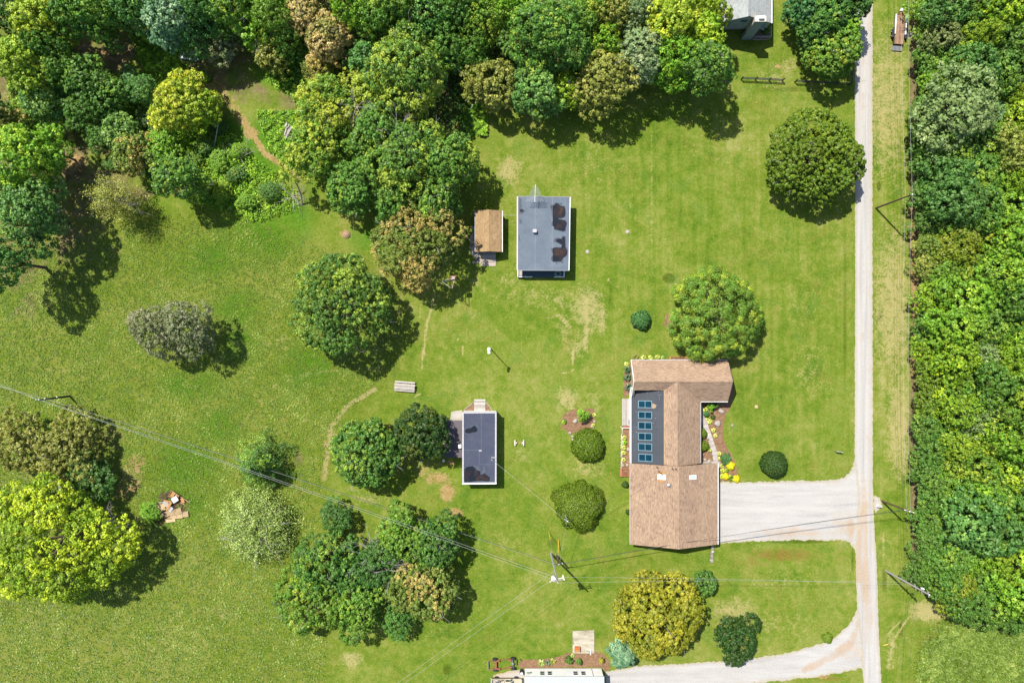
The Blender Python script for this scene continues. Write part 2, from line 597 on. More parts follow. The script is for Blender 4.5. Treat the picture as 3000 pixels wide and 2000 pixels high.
def ground_masks(x, y):
    """x, y in picture points on the ground -> two sets of four masks"""
    z = np.zeros(x.shape)
    dry, soil, lush, mead = z.copy(), z.copy(), z.copy(), z.copy()
    lit, red, strp, dark = z.copy(), z.copy(), z.copy(), z.copy()

    def up(a, b):
        np.maximum(a, b, out=a)
    mead = soft(x, y, MEADOW, 42)
    up(mead, soft(x, y, FIELD_SE, 22))
    # lush growth
    for c in ((770, 690, 190, 110), (620, 760, 130, 90), (545, 1360, 150, 110), (640, 1250, 110, 80), (520, 1480, 120, 90), (760, 395, 110, 70),
              (860, 640, 110, 70), (1090, 700, 90, 80), (870, 450, 90, 110), (690, 900, 120, 90), (700, 1010, 90, 80), (560, 1130, 160, 70), (900, 1080, 130, 90)):
        up(lush, 0.9 * blob(x, y, *c, w=0.9))
    for c in ((1500, 1050, 100, 90), (1520, 1330, 70, 120), (2470, 1390, 90, 40), (1640, 1130, 90, 60), (1690, 700, 40, 120), (1820, 1110, 20, 280), (1050, 1150, 120, 60), (1390, 1560, 130, 60),
              (2450, 1250, 70, 160), (1760, 1200, 60, 160), (1450, 420, 60, 60), (2300, 1400, 170, 14), (2300, 1590, 170, 12), (1480, 1840, 60, 130), (1470, 1940, 70, 40)):
        up(lush, 0.42 * blob(x, y, *c, w=0.9))
    # dry, straw coloured turf
    for c in ((1720, 900, 80, 110, .75), (1650, 880, 120, 60, .55), (1560, 870, 170, 70, .5), (1500, 820, 120, 60, .5), (1690, 1010, 60, 60, .6), (1660, 1170, 60, 60, .75), (1740, 1180, 50, 120, .5),
              (1490, 500, 60, 70, .75), (1510, 480, 40, 40, .6), (1390, 830, 110, 60, .45), (2370, 1090, 110, 200, .45), (2340, 900, 110, 180, .4), (2090, 430, 200, 120, .35), (1760, 480, 200, 140, .4),
              (2600, 300, 130, 380, .7), (2620, 900, 110, 400, .75), (2640, 1250, 70, 260, .8), (2420, 800, 160, 400, .3), (1800, 600, 250, 250, .3), (2250, 600, 150, 200, .3), (2610, 1650, 50, 160, .4), (2720, 1790, 90, 50, .9), (2610, 1900, 30, 120, .6), (2250, 1830, 240, 90, .45),
              (2150, 1790, 120, 70, .7), (2300, 1700, 180, 60, .45), (1030, 1930, 50, 40, .8), (1250, 1850, 200, 90, .4), (1450, 1580, 160, 70, .4), (1720, 1370, 100, 60, .6), (1690, 1430, 80, 50, .4), (1530, 1330, 60, 60, .5),
              (100, 1310, 110, 70, .7), (50, 1500, 60, 500, .25), (300, 700, 110, 60, .35), (820, 1010, 120, 90, .45), (880, 1110, 130, 40, .4), (660, 1790, 90, 60, .55), (120, 1830, 150, 80, .5), (640, 1520, 60, 80, .3),
              (2260, 230, 90, 70, .55), (2310, 200, 60, 60, .6), (2180, 330, 200, 60, .3), (60, 590, 80, 60, .6), (960, 1270, 60, 160, .5), (1110, 1040, 80, 110, .35), (2750, 100, 30, 20, .3), (1180, 1500, 110, 60, .5), (1080, 1460, 90, 30, .6),
              (2850, 1930, 160, 60, .35), (1680, 1260, 60, 60, .4), (1880, 1000, 60, 60, .25), (1650, 960, 40, 90, .55), (1760, 930, 30, 90, .7), (1570, 1700, 200, 120, .22), (1400, 1750, 150, 70, .25)):
        up(dry, c[4] * blob(x, y, c[0], c[1], c[2], c[3], w=0.95))
    for ln, w, k in (([(1275, 860), (1250, 950), (1235, 1080)], 8, .8), ([(1340, 990), (1356, 1015), (1357, 1040)], 3, .9), ([(1396, 1020), (1388, 1045)], 3, .8), ([(1780, 815), (1795, 835), (1830, 847)], 3, .9),
                     ([(1908, 380), (1908, 760)], 3, .55), ([(1932, 380), (1932, 465), (1908, 465)], 3, .7), ([(1675, 1010), (1682, 1085), (1640, 1095)], 4, .9), ([(1700, 1040), (1705, 1070)], 3, .7), ([(1760, 870), (1740, 960), (1690, 990)], 7, .6),
                     ([(1720, 880), (1715, 1020)], 9, .8), ([(1100, 1140), (1020, 1185), (970, 1250), (950, 1400)], 13, .8), ([(1230, 1155), (1215, 1160)], 6, 1.), ([(1250, 830), (1225, 940)], 6, .6), ([(1210, 830), (1225, 860), (1190, 905)], 6, .6),
                     ([(1390, 830), (1440, 870), (1560, 850)], 10, .5), ([(1405, 915), (1380, 935)], 3, .8), ([(545, 1365), (580, 1373), (615, 1360)], 2.5, .7), ([(1600, 930), (1640, 925), (1670, 960)], 6, .8), ([(2640, 250), (2660, 1500)], 14, .5),
                     ([(2440, 1120), (2425, 1180)], 3, .5), ([(2660, 1810), (2620, 1870), (2600, 1950)], 7, .8), ([(2640, 1815), (2600, 1860)], 5, .8), ([(2590, 1560), (2585, 1660)], 5, .7), ([(800, 780), (640, 880)], 12, .4), ([(1000, 1085), (780, 1100), (560, 1060)], 9, .35),
                     ([(640, 820), (520, 860), (360, 800)], 10, .3), ([(1370, 1940), (1210, 2050)], 12, .25), ([(2570, 340), (2590, 330)], 5, .8), ([(700, 1820), (560, 1720)], 9, .4), ([(1975, 780), (1930, 850), (1955, 900)], 8, .25)):
        up(dry, k * stroke(x, y, ln, w))
    # worn green wheel tracks through the meadow
    for ln in ([(770, 1150), (870, 1260)], [(785, 1140), (890, 1250)], [(760, 1160), (690, 1260)], [(840, 1120), (900, 1190), (880, 1240)], [(760, 1130), (850, 1300)], [(1100, 1080), (900, 1090), (770, 1140)]):
        up(lush, 0.5 * stroke(x, y, ln, 7))
        up(dry, 0.62 * stroke(x, y, [(p[0] + 9, p[1]) for p in ln], 7))
    # bare tan soil
    for c in ((385, 1400, 42, 75, .95), (360, 1440, 40, 40, .8), (400, 1350, 40, 30, .8), (1310, 1440, 32, 48, .85), (1335, 1500, 34, 20, .85), (1280, 1400, 60, 28, .75), (1240, 1380, 40, 26, .6), (2280, 195, 15, 9, 1.), (1012, 685, 26, 16, .9), (2217, 1192, 10, 7, .9),
              (735, 390, 34, 26, .9), (500, 560, 60, 18, .75), (620, 570, 30, 14, .7), (300, 165, 50, 28, .75), (220, 470, 50, 30, .8), (50, 290, 60, 40, .7), (60, 270, 20, 12, .8), (1495, 1290, 1, 1, 0), (460, 545, 40, 14, .6),
              (1493, 475, 8, 6, .8), (1940, 940, 1, 1, 0), (205, 1158, 9, 6, .8), (1613, 1618, 10, 8, .7), (1632, 1624, 8, 7, .7), (1607, 1554, 9, 7, .6), (1637, 1574, 9, 7, .6), (2568, 612, 9, 8, .7), (2583, 1467, 6, 6, .6), (1515, 1296, 14, 8, .9),
              (1838, 680, 7, 6, .5), (1721, 737, 5, 5, .5), (1320, 1355, 24, 12, .8), (2690, 600, 14, 10, .6), (2790, 1160, 1, 1, 0), (700, 1090, 8, 3, .6), (2410, 1980, 30, 12, .9), (60, 610, 60, 30, .7), (2740, 95, 40, 12, .6), (2750, 120, 20, 8, .5), (2572, 1465, 14, 12, .5)):
        up(soil, c[4] * blob(x, y, c[0], c[1], c[2], c[3], w=0.8))
    for ln, w, k in (([(700, 345), (745, 400), (775, 450), (830, 485), (880, 520)], 15, .9), ([(640, 250), (690, 320), (720, 360)], 26, .6), ([(520, 120), (530, 190), (560, 250)], 16, .5), ([(200, 120), (290, 170), (380, 190), (520, 210), (640, 270)], 32, .45),
                     ([(2676, 500), (2672, 700), (2680, 900), (2672, 1100)], 12, .8), ([(780, 322), (860, 330)], 9, .6), ([(955, 1290), (945, 1420)], 10, .5), ([(2100, 1600), (2480, 1590)], 5, .4)):
        up(soil, k * stroke(x, y, ln, w))
    # leaf litter under the woods
    ww = soft(x, y, WOODS_W, 40)
    up(lit, 0.62 * ww)
    up(lit, soft(x, y, WOODS_E, 14))
    for c in ((200, 480, 110, 100, .9), (110, 640, 130, 60, .6), (260, 660, 90, 60, .6), (300, 165, 110, 40, .9), (450, 180, 120, 30, .8), (640, 260, 120, 40, .7), (90, 900, 130, 90, .55), (290, 730, 110, 70, .5), (1060, 1720, 130, 170, .6), (870, 1340, 40, 60, .6), (360, 1560, 60, 50, .5), (200, 1560, 190, 170, .5), (330, 1290, 60, 60, .6), (200, 1300, 220, 90, .6)):
        up(lit, c[4] * blob(x, y, c[0], c[1], c[2], c[3], w=0.8))
    for c in ((780, 400, 120, 75), (640, 430, 190, 130), (560, 400, 130, 150), (740, 480, 140, 60), (420, 260, 90, 80), (880, 200, 90, 60), (840, 215, 120, 50), (500, 150, 60, 60), (1385, 340, 60, 50), (650, 560, 160, 60)):
        k = blob(x, y, *c, w=0.7)
        lit *= (1 - k)
        up(lush, 0.95 * k)
    # red clay showing through by the drive
    for c in ((2290, 1625, 170, 34, .8), (2200, 1650, 110, 40, .6), (2460, 1625, 40, 60, .5), (2420, 1985, 70, 22, .7), (2890, 1965, 180, 60, .85), (2950, 1890, 100, 45, .6), (2800, 1990, 100, 36, .65)):
        up(red, c[4] * blob(x, y, c[0], c[1], c[2], c[3], w=0.95))
    # mowing lines
    strp = np.maximum(soft(x, y, [(1600, 330), (2500, 330), (2500, 1380), (2120, 1380), (2130, 1040), (1750, 1020)], 60), soft(x, y, [(2560, -200), (2680, -200), (2680, 1500), (2560, 1500)], 14))
    # darker green rank grass
    for c in ((1960, 815, 26, 20, .9), (2575, 545, 9, 20, .9), (2580, 925, 14, 22, .9), (1620, 1590, 26, 26, .55), (1310, 1960, 20, 24, .7), (2590, 1700, 14, 60, .6), (2475, 900, 10, 420, .5), (20, 1780, 30, 50, .5), (2300, 262, 150, 14, .5), (1700, 690, 20, 20, .0),
              (2330, 1585, 160, 9, .7), (2498, 1640, 8, 60, .6), (2640, 1840, 14, 40, .6)):
        up(dark, c[4] * blob(x, y, c[0], c[1], c[2], c[3], w=0.8))
    dry *= (1 - 0.6 * lit)
    mead *= (1 - lit)
    return np.stack([dry, soil, lush, mead], -1), np.stack([lit, red, strp, dark], -1)


def ground_mat():
    t = NT('turf')
    p = t.pos()
    m1 = t.attr('m1')
    m2 = t.attr('m2')

    def sep(a):
        s = t.n.new('ShaderNodeSeparateColor')
        t.l.new(a.outputs['Color'], s.inputs[0])
        return s.outputs[0], s.outputs[1], s.outputs[2], a.outputs['Alpha']
    dry, soil, lush, mead = sep(m1)
    lit, red, strp, dark = sep(m2)
    big = t.noise(p, 0.045, 3, 0.55)
    mid = t.noise(p, 0.30, 4, 0.6, 0.3)
    mid2 = t.noise(p, 0.9, 4, 0.65, 0.4)
    fine = t.noise(p, 3.2, 3, 0.7)
    vfine = t.noise(p, 9.0, 2, 0.7)
    # mowing lines run with the road
    wv = t.noise(t.scalevec(p, (0.62, 0.030, 1.0)), 1.0, 2, 0.5)
    wv2 = t.noise(t.scalevec(p, (1.7, 0.05, 1.0)), 1.0, 2, 0.5)
    wv = t.math('ADD', t.math('MULTIPLY', wv, 0.6), t.math('MULTIPLY', wv2, 0.4))
    wv = t.math('MULTIPLY', t.math('SUBTRACT', wv, 0.5), t.math('MULTIPLY', strp, 0.32))
    f = t.math('ADD', t.math('MULTIPLY', mid, 0.36), t.math('MULTIPLY', mid2, 0.32))
    f = t.math('ADD', f, t.math('MULTIPLY', fine, 0.36))
    f = t.math('ADD', f, t.math('MULTIPLY', vfine, 0.10))
    f = t.math('ADD', f, t.math('MULTIPLY', t.math('SUBTRACT', big, 0.5), 0.35))
    f = t.math('ADD', f, wv)
    lawn = t.ramp(f, [(0.36, A(76, 106, 28)), (0.46, A(106, 138, 38)), (0.55, A(130, 153, 50)), (0.65, A(158, 167, 78)), (0.80, A(192, 188, 122))])
    # meadow: taller, clumpier
    mf = t.math('ADD', t.math('MULTIPLY', fine, 0.50), t.math('MULTIPLY', mid2, 0.30))
    mf = t.math('ADD', mf, t.math('MULTIPLY', mid, 0.25))
    mf = t.math('ADD', mf, t.math('MULTIPLY', t.math('SUBTRACT', big, 0.5), 0.25))
    meadow = t.ramp(mf, [(0.33, A(80, 112, 26)), (0.43, A(112, 142, 36)), (0.51, A(138, 158, 52)), (0.60, A(166, 172, 84)), (0.76, A(196, 188, 122))])
    col = t.mix(mead, lawn, meadow)
    # lush
    lf = t.math('ADD', t.math('MULTIPLY', fine, 0.5), t.math('MULTIPLY', mid2, 0.5))
    lushc = t.ramp(lf, [(0.34, A(52, 108, 20)), (0.5, A(88, 146, 26)), (0.66, A(124, 166, 40))])
    col = t.mix(t.math('MULTIPLY', t.smooth(t.math('ADD', lush, t.math('ADD', t.math('MULTIPLY', t.math('SUBTRACT', mid, 0.5), 1.3), t.math('MULTIPLY', t.math('SUBTRACT', mid2, 0.5), 0.8))), 0.25, 1.0), 0.85), col, lushc)
    # rank dark grass
    col = t.mix(t.math('MULTIPLY', t.smooth(t.math('ADD', dark, t.math('MULTIPLY', t.math('SUBTRACT', mid2, 0.5), 0.7)), 0.25, 0.7), 0.8), col, t.ramp(fine, [(0.35, A(62, 82, 14)), (0.65, A(104, 122, 26))]))
    # thin, olive brown places that come and go over the turf
    ob = t.noise(p, 0.16, 5, 0.7, 0.6)
    oc = t.noise(p, 0.55, 4, 0.7, 0.4)
    of = t.smooth(t.math('ADD', t.math('MULTIPLY', ob, 0.55), t.math('MULTIPLY', oc, 0.45)), 0.50, 0.66)
    col = t.mix(t.math('MULTIPLY', of, 0.42), col, t.ramp(fine, [(0.3, A(118, 122, 44)), (0.5, A(158, 150, 70)), (0.7, A(190, 174, 104))]))
    gc = t.noise(p, 0.24, 4, 0.65, 0.8)
    col = t.mix(t.math('MULTIPLY', t.smooth(gc, 0.54, 0.68), 0.40), col, t.ramp(fine, [(0.35, A(84, 128, 44)), (0.65, A(122, 160, 66))]))
    # straw
    df = t.math('ADD', dry, t.math('MULTIPLY', t.math('SUBTRACT', mid2, 0.52), 0.9))
    df = t.math('ADD', df, t.math('MULTIPLY', t.math('SUBTRACT', fine, 0.5), 0.9))
    straw = t.ramp(vfine, [(0.3, A(170, 160, 94)), (0.5, A(206, 192, 128)), (0.7, A(236, 222, 168))])
    col = t.mix(t.math('MULTIPLY', t.smooth(df, 0.36, 0.84), 0.85), col, straw)
    # red clay
    rf = t.math('ADD', red, t.math('MULTIPLY', t.math('SUBTRACT', mid2, 0.5), 1.1))
    rf = t.math('ADD', rf, t.math('MULTIPLY', t.math('SUBTRACT', fine, 0.5), 0.8))
    col = t.mix(t.math('MULTIPLY', t.smooth(rf, 0.40, 0.90), 0.65), col, t.ramp(fine, [(0.3, A(126, 92, 40)), (0.7, A(176, 128, 66))]))
    # leaf litter
    lf2 = t.math('ADD', lit, t.math('MULTIPLY', t.math('SUBTRACT', mid, 0.5), 1.0))
    lf2 = t.math('ADD', lf2, t.math('MULTIPLY', t.math('SUBTRACT', fine, 0.5), 0.4))
    litc = t.ramp(t.math('ADD', t.math('MULTIPLY', mid2, 0.5), t.math('MULTIPLY', vfine, 0.5)), [(0.34, A(92, 82, 44)), (0.5, A(146, 128, 92)), (0.66, A(184, 166, 134))])
    col = t.mix(t.math('MULTIPLY', t.smooth(lf2, 0.40, 0.78), 0.92), col, litc)
    # bare soil
    sf = t.math('ADD', soil, t.math('MULTIPLY', t.math('SUBTRACT', mid2, 0.5), 0.7))
    sf = t.math('ADD', sf, t.math('MULTIPLY', t.math('SUBTRACT', fine, 0.5), 0.7))
    soilc = t.ramp(t.math('ADD', t.math('MULTIPLY', fine, 0.6), t.math('MULTIPLY', mid2, 0.4)), [(0.3, A(158, 124, 72)), (0.5, A(196, 164, 108)), (0.7, A(222, 196, 148))])
    col = t.mix(t.math('MULTIPLY', t.smooth(sf, 0.36, 0.80), 0.9), col, soilc)
    # fallen leaves and clover heads
    vo = t.n.new('ShaderNodeTexVoronoi')
    vo.inputs['Scale'].default_value = 1.15
    t.l.new(p, vo.inputs['Vector'])
    dot = t.math('LESS_THAN', vo.outputs['Distance'], 0.085)
    sc = t.n.new('ShaderNodeSeparateColor')
    t.l.new(vo.outputs['Color'], sc.inputs[0])
    dot = t.math('MULTIPLY', dot, t.math('GREATER_THAN', sc.outputs[0], 0.72))
    col = t.mix(t.math('MULTIPLY', dot, 0.75), col, A(216, 204, 140))
    hh = t.math('ADD', t.math('MULTIPLY', fine, 0.7), t.math('MULTIPLY', vfine, 0.5))
    hh = t.math('MULTIPLY', hh, t.math('ADD', t.math('MULTIPLY', mead, 0.9), 0.5))
    t.bump(hh, 0.75, 0.35)
    return t.out(col, 0.95, 0, 0.08)


def mesh_np(name, verts, quads):
    me = bpy.data.meshes.new(name)
    verts = np.asarray(verts, np.float32)
    quads = np.asarray(quads, np.int32)
    nv, nf = len(verts), len(quads)
    k = quads.shape[1]
    me.vertices.add(nv)
    me.vertices.foreach_set('co', verts.ravel())
    me.loops.add(nf * k)
    me.loops.foreach_set('vertex_index', quads.ravel())
    me.polygons.add(nf)
    me.polygons.foreach_set('loop_start', np.arange(0, nf * k, k, dtype=np.int32))
    me.polygons.foreach_set('loop_total', np.full(nf, k, np.int32))
    me.update(calc_edges=True)
    return me


def hfield(x, y):
    """very gentle rolls of the land, nothing under the buildings"""
    return 0.0 * x


def make_ground():
    fx = np.arange(-96, 96.01, 0.42)
    fy = np.arange(-66, 66.01, 0.42)
    cx = np.array([100, 108, 120, 150, 220, 400, 800, 1600.0])
    xs = np.concatenate([-cx[::-1], fx, cx])
    ys = np.concatenate([-cx[::-1] + 28, fy, cx - 28])
    ys.sort()
    X, Y = np.meshgrid(xs, ys)
    nx, ny = len(xs), len(ys)
    v = np.stack([X.ravel(), Y.ravel(), np.zeros(nx * ny)], -1)
    i = np.arange(nx - 1)[None, :] + nx * np.arange(ny - 1)[:, None]
    i = i.ravel()
    q = np.stack([i, i + 1, i + nx + 1, i + nx], -1)
    me = mesh_np('ground', v, q)
    a, b = ground_masks(X.ravel() / PX + 1500, 1000 - Y.ravel() / PX)
    for nm, d in (('m1', a), ('m2', b)):
        at = me.attributes.new(nm, 'FLOAT_COLOR', 'POINT')
        at.data.foreach_set('color', np.clip(d, 0, 1).astype(np.float32).ravel())
    me.materials.append(ground_mat())
    o = link_mesh('ground', me)
    tag(o, kind='structure')


make_ground()


def rough_outline(pts, step, amp, seed, keep=()):
    rnd = random.Random(seed)
    out = []
    n = len(pts)
    for i in range(n):
        a = Vector(pts[i]); b = Vector(pts[(i + 1) % n])
        L = (b - a).length
        m = max(1, int(L / step))
        d = (b - a).normalized() if L > 0 else Vector((1, 0))
        nn = Vector((-d.y, d.x))
        for k in range(m):
            p = a.lerp(b, k / m)
            if k and i not in keep:
                p = p + nn * rnd.uniform(-amp, amp)
            out.append(p)
    return out


def sheet(name, px_pts, z, mat, cell=0.8, amp=0.14, seed=1, kind='structure', keep=(), paint=None, parent=None):
    """a ground sheet with a ragged outline, filled with an inner grid of points"""
    pts = [P(*p).xy for p in px_pts]
    out = rough_outline(pts, 0.35 if amp else 50.0, amp, seed, keep)
    n = len(out)
    xs = [p.x for p in out]; ys = [p.y for p in out]
    gx, gy = np.meshgrid(np.arange(min(xs), max(xs), cell), np.arange(min(ys), max(ys), cell))
    gx = gx.ravel(); gy = gy.ravel()
    rs = np.random.RandomState(seed)
    gx = gx + rs.uniform(-.2, .2, gx.shape) * cell; gy = gy + rs.uniform(-.2, .2, gy.shape) * cell
    ok = in_poly(gx, gy, [(p.x, p.y) for p in out]) > 0.3
    allp = out + [Vector((a, b)) for a, b in zip(gx[ok], gy[ok])]
    r = delaunay_2d_cdt(allp, [], [list(range(n))], 1, 1e-4)
    me = bpy.data.meshes.new(name)
    off = wloc(parent) if parent else Vector((0, 0, 0))
    me.from_pydata([(p.x - off.x, p.y - off.y, z - off.z) for p in r[0]], [], [list(f) for f in r[2]])
    bm = bmesh.new(); bm.from_mesh(me)
    bmesh.ops.recalc_face_normals(bm, faces=bm.faces)
    if bm.faces and sum(f.normal.z for f in bm.faces) < 0:
        bmesh.ops.reverse_faces(bm, faces=bm.faces)
    bm.to_mesh(me); bm.free()
    co = np.array([(p.x, p.y) for p in r[0]])
    d = in_poly(co[:, 0], co[:, 1], [(p.x, p.y) for p in out])
    at = me.attributes.new('edge', 'FLOAT', 'POINT')
    at.data.foreach_set('value', np.clip(d / 0.6, 0, 1).astype(np.float32))
    if paint is not None:
        at = me.attributes.new('tan', 'FLOAT', 'POINT')
        at.data.foreach_set('value', np.clip(paint(co[:, 0] / PX + 1500, 1000 - co[:, 1] / PX), 0, 1).astype(np.float32))
    me.materials.append(mat)
    o = link_mesh(name, me, parent)
    if kind:
        tag(o, kind=kind)
    return o


def gravel_mat(name, stretch):
    t = NT(name)
    p = t.pos()
    tan = t.attr('tan').outputs['Fac']
    edge = t.attr('edge').outputs['Fac']
    s = t.noise(t.scalevec(p, stretch), 1.0, 4, 0.6, 0.3)
    big = t.noise(p, 0.3, 4, 0.6)
    fine = t.noise(p, 5.0, 4, 0.75)
    vf = t.noise(p, 16.0, 2, 0.7)
    f = t.math('ADD', t.math('MULTIPLY', s, 0.35), t.math('MULTIPLY', fine, 0.35))
    f = t.math('ADD', f, t.math('MULTIPLY', vf, 0.30))
    col = t.ramp(f, [(0.30, A(142, 139, 135)), (0.40, A(196, 192, 188)), (0.52, A(222, 218, 212)), (0.70, A(242, 238, 231))])
    tf = t.math('ADD', tan, t.math('MULTIPLY', t.math('SUBTRACT', s, 0.5), 1.2))
    tf = t.math('ADD', tf, t.math('MULTIPLY', t.math('SUBTRACT', big, 0.5), 0.8))
    col = t.mix(t.math('MULTIPLY', t.smooth(tf, 0.35, 0.95), 0.62), col, t.ramp(fine, [(0.3, A(188, 152, 112)), (0.7, A(230, 196, 152))]))
    # a thin, grassy, dusty margin
    ef = t.math('ADD', edge, t.math('MULTIPLY', t.math('SUBTRACT', fine, 0.5), 1.6))
    col = t.mix(t.math('MULTIPLY', t.smooth(ef, 0.75, 0.15), 0.55), col, A(206, 190, 150))
    gr = t.math('MULTIPLY', t.smooth(t.math('ADD', fine, t.math('MULTIPLY', big, 0.5)), 0.92, 1.05), 0.5)
    col = t.mix(gr, col, A(140, 150, 96))
    t.bump(t.math('ADD', fine, vf), 0.6, 0.06)
    return t.out(col, 0.92, 0, 0.2)


G_ROAD = gravel_mat('road_gravel', (1.6, 0.05, 1))
G_DRIVE = gravel_mat('drive_gravel', (0.10, 0.9, 1))


def tan_road(x, y):
    v = 0.38 * stroke(x, y, [(2551, -50), (2551, 1500)], 8) + 0.34 * stroke(x, y, [(2531, -50), (2531, 1500)], 8) + .18
    v = v + 0.55 * blob(x, y, 2530, 1590, 22, 200) + 0.45 * blob(x, y, 2540, 1780, 22, 160) + 0.7 * stroke(x, y, [(2510, 1560), (2512, 1700)], 12)
    return v


def tan_drive(x, y):
    v = 0.5 * blob(x, y, 2290, 1566, 200, 22) + 0.5 * blob(x, y, 2470, 1520, 50, 60) + 0.4 * blob(x, y, 2440, 1415, 60, 16) + 0.3 * blob(x, y, 2340, 1540, 140, 40) + 0.7 * stroke(x, y, [(2495, 1540), (2490, 1600)], 16)
    return v


def tan_lower(x, y):
    v = 0.7 * stroke(x, y, [(2360, 1960), (2440, 1920), (2500, 1870), (2515, 1820)], 20) + 0.6 * blob(x, y, 2500, 1915, 50, 40) + 0.35 * blob(x, y, 2250, 1960, 160, 14)
    return v


sheet('gravel_road', [(2504, -120), (2556, -120), (2556, 700), (2557, 1300), (2557, 1420), (2562, 1560), (2569, 1650), (2572, 1780), (2576, 1880), (2582, 2000), (2588, 2140),
                      (2536, 2140), (2530, 1990), (2524, 1950), (2520, 1880), (2512, 1790), (2508, 1700), (2506, 1600), (2505, 1480), (2504, 1340), (2505, 700)], 0.016, G_ROAD, 0.7, 0.07, 3, paint=tan_road)
sheet('driveway', [(2098, 1413), (2200, 1411), (2330, 1408), (2420, 1406), (2458, 1403), (2478, 1394), (2494, 1376), (2506, 1340), (2520, 1450), (2509, 1620), (2500, 1604), (2490, 1588),
                   (2474, 1582), (2330, 1581), (2200, 1585), (2098, 1590)], 0.020, G_DRIVE, 0.7, 0.16, 5, paint=tan_drive)
sheet('driveway', [(1775, 1965), (1860, 1950), (1990, 1943), (2120, 1935), (2230, 1924), (2330, 1906), (2400, 1886), (2450, 1862), (2485, 1832), (2505, 1800), (2516, 1770), (2526, 1880), (2532, 1960), (2524, 1956),
                   (2480, 1966), (2370, 1984), (2270, 1994), (2180, 2003), (1990, 2040), (1775, 2050)], 0.020, G_DRIVE, 0.7, 0.16, 7, paint=tan_lower)

# ---------------------------------------------------------------- trees
def unit(v):
    return v / (np.linalg.norm(v, axis=-1, keepdims=True) + 1e-9)


def leaf_quads(rs, pos, nrm, l, w):
    n = len(pos)
    nrm = unit(nrm)
    t = unit(np.cross(nrm, rs.normal(size=(n, 3))))
    b = np.cross(nrm, t)
    l = (l * rs.uniform(0.7, 1.35, n))[:, None] * 0.5
    w = (w * rs.uniform(0.7, 1.35, n))[:, None] * 0.5
    fold = nrm * (w * 0.35)
    v = np.stack([pos + t * l, pos + b * w + fold, pos - t * l, pos - b * w + fold], 1).reshape(-1, 3)
    q = np.arange(4 * n).reshape(-1, 4)
    return v, q


def leaf_mesh(name, rs, pos, nrm, tint, tip, l, w):
    v, q = leaf_quads(rs, pos, nrm, l, w)
    me = mesh_np(name, v, q)
    for nm, d in (('tint', tint), ('tip', tip)):
        at = me.attributes.new(nm, 'FLOAT', 'FACE')
        at.data.foreach_set('value', np.clip(d, 0, 1).astype(np.float32))
    me.materials.append(M['leaf'])
    return me


def fib_dirs(rs, n, zmin=-1.0, zmax=1.0):
    i = np.arange(n) + 0.5
    z = zmax - (zmax - zmin) * i / n
    a = i * 2.399963 + rs.uniform(0, 6.28)
    s = np.sqrt(np.clip(1 - z * z, 0, 1))
    d = np.stack([s * np.cos(a), s * np.sin(a), z], -1)
    return unit(d + rs.normal(size=d.shape) * 0.13)


def crown_lobes(rs, Rr, z0, z1, n_lobes, lobe=0.42, rough=0.2):
    """limb-sized masses filling a domed envelope: centres and radii"""
    d = fib_dirs(rs, n_lobes, -0.25, 1.0)
    hz = (z1 - z0)
    mid = z0 + hz * 0.42
    ang = np.arctan2(d[:, 1], d[:, 0])
    ph = rs.uniform(0, 6.28, 3)
    out = 1 + rough * (0.5 * np.sin(2 * ang + ph[0]) + 0.35 * np.sin(3 * ang + ph[1]) + 0.35 * np.sin(5 * ang + ph[2]))
    rl = Rr * lobe * rs.uniform(0.75, 1.2, n_lobes)
    rad = np.maximum(Rr * out - rl * 1.04 - 0.35, 0.1)
    c = np.stack([d[:, 0] * rad, d[:, 1] * rad, mid + d[:, 2] * np.where(d[:, 2] > 0, hz * 0.58, hz * 0.42) * 0.82], -1)
    return c, rl


def broad_crown(name, seed, Rr, z0, z1, n_lobes=14, lobe=0.42, rsub=0.55, per=30, leaf=(0.36, 0.27), flat=0.75, rough=0.2, gap=0.0, up=0.45, squash=0.8):
    rs = np.random.RandomState(seed)
    c, rl = crown_lobes(rs, Rr, z0, z1, n_lobes, lobe, rough)
    sp, sr, sn, sid = [], [], [], []
    for i in range(len(c)):
        n = max(8, int(rl[i] ** 2 * 4 * math.pi * 0.72 / (math.pi * rsub * rsub) * 1.15))
        d = fib_dirs(rs, n, -0.45, 1.0)
        r = rl[i] * rs.uniform(0.82, 1.12, n)
        p = c[i] + d * r[:, None] * np.array([1, 1, squash])
        keep = np.ones(n, bool)
        for j in range(len(c)):
            if j != i:
                keep &= np.linalg.norm((p - c[j]) / np.array([1, 1, squash]), axis=1) > rl[j] * 0.84
        keep &= rs.uniform(size=n) > gap
        sp.append(p[keep]); sn.append(d[keep]); sid.append(np.full(keep.sum(), i))
    sp = np.concatenate(sp); sn = np.concatenate(sn); sid = np.concatenate(sid)
    m = len(sp)
    rr = rsub * rs.uniform(0.65, 1.35, m)
    ltint = rs.uniform(0.25, 0.75, len(c))
    ltip = rs.uniform(0, 1, len(c))
    stint = rs.uniform(0, 1, m)
    stip = np.clip(0.62 * ltip[sid] + 0.38 * rs.uniform(0, 1, m), 0, 1)
    idx = np.repeat(np.arange(m), per)
    n = len(idx)
    d = unit(rs.normal(size=(n, 3)) + sn[idx] * 0.5 + np.array([0, 0, up]))
    pos = sp[idx] + d * (rr[idx] * rs.uniform(0.55, 1.05, n))[:, None] * np.array([1, 1, flat])
    nrm = d * 0.95 + rs.normal(size=(n, 3)) * 0.30 + np.array([0, 0, 0.22])
    tint = 0.34 * ltint[sid[idx]] + 0.26 * stint[idx] + 0.36 * rs.uniform(0, 1, n)
    tip = stip[idx] + rs.uniform(-0.14, 0.14, n)
    me = leaf_mesh(name, rs, pos, nrm, tint, tip, *leaf)
    return me, c, rl


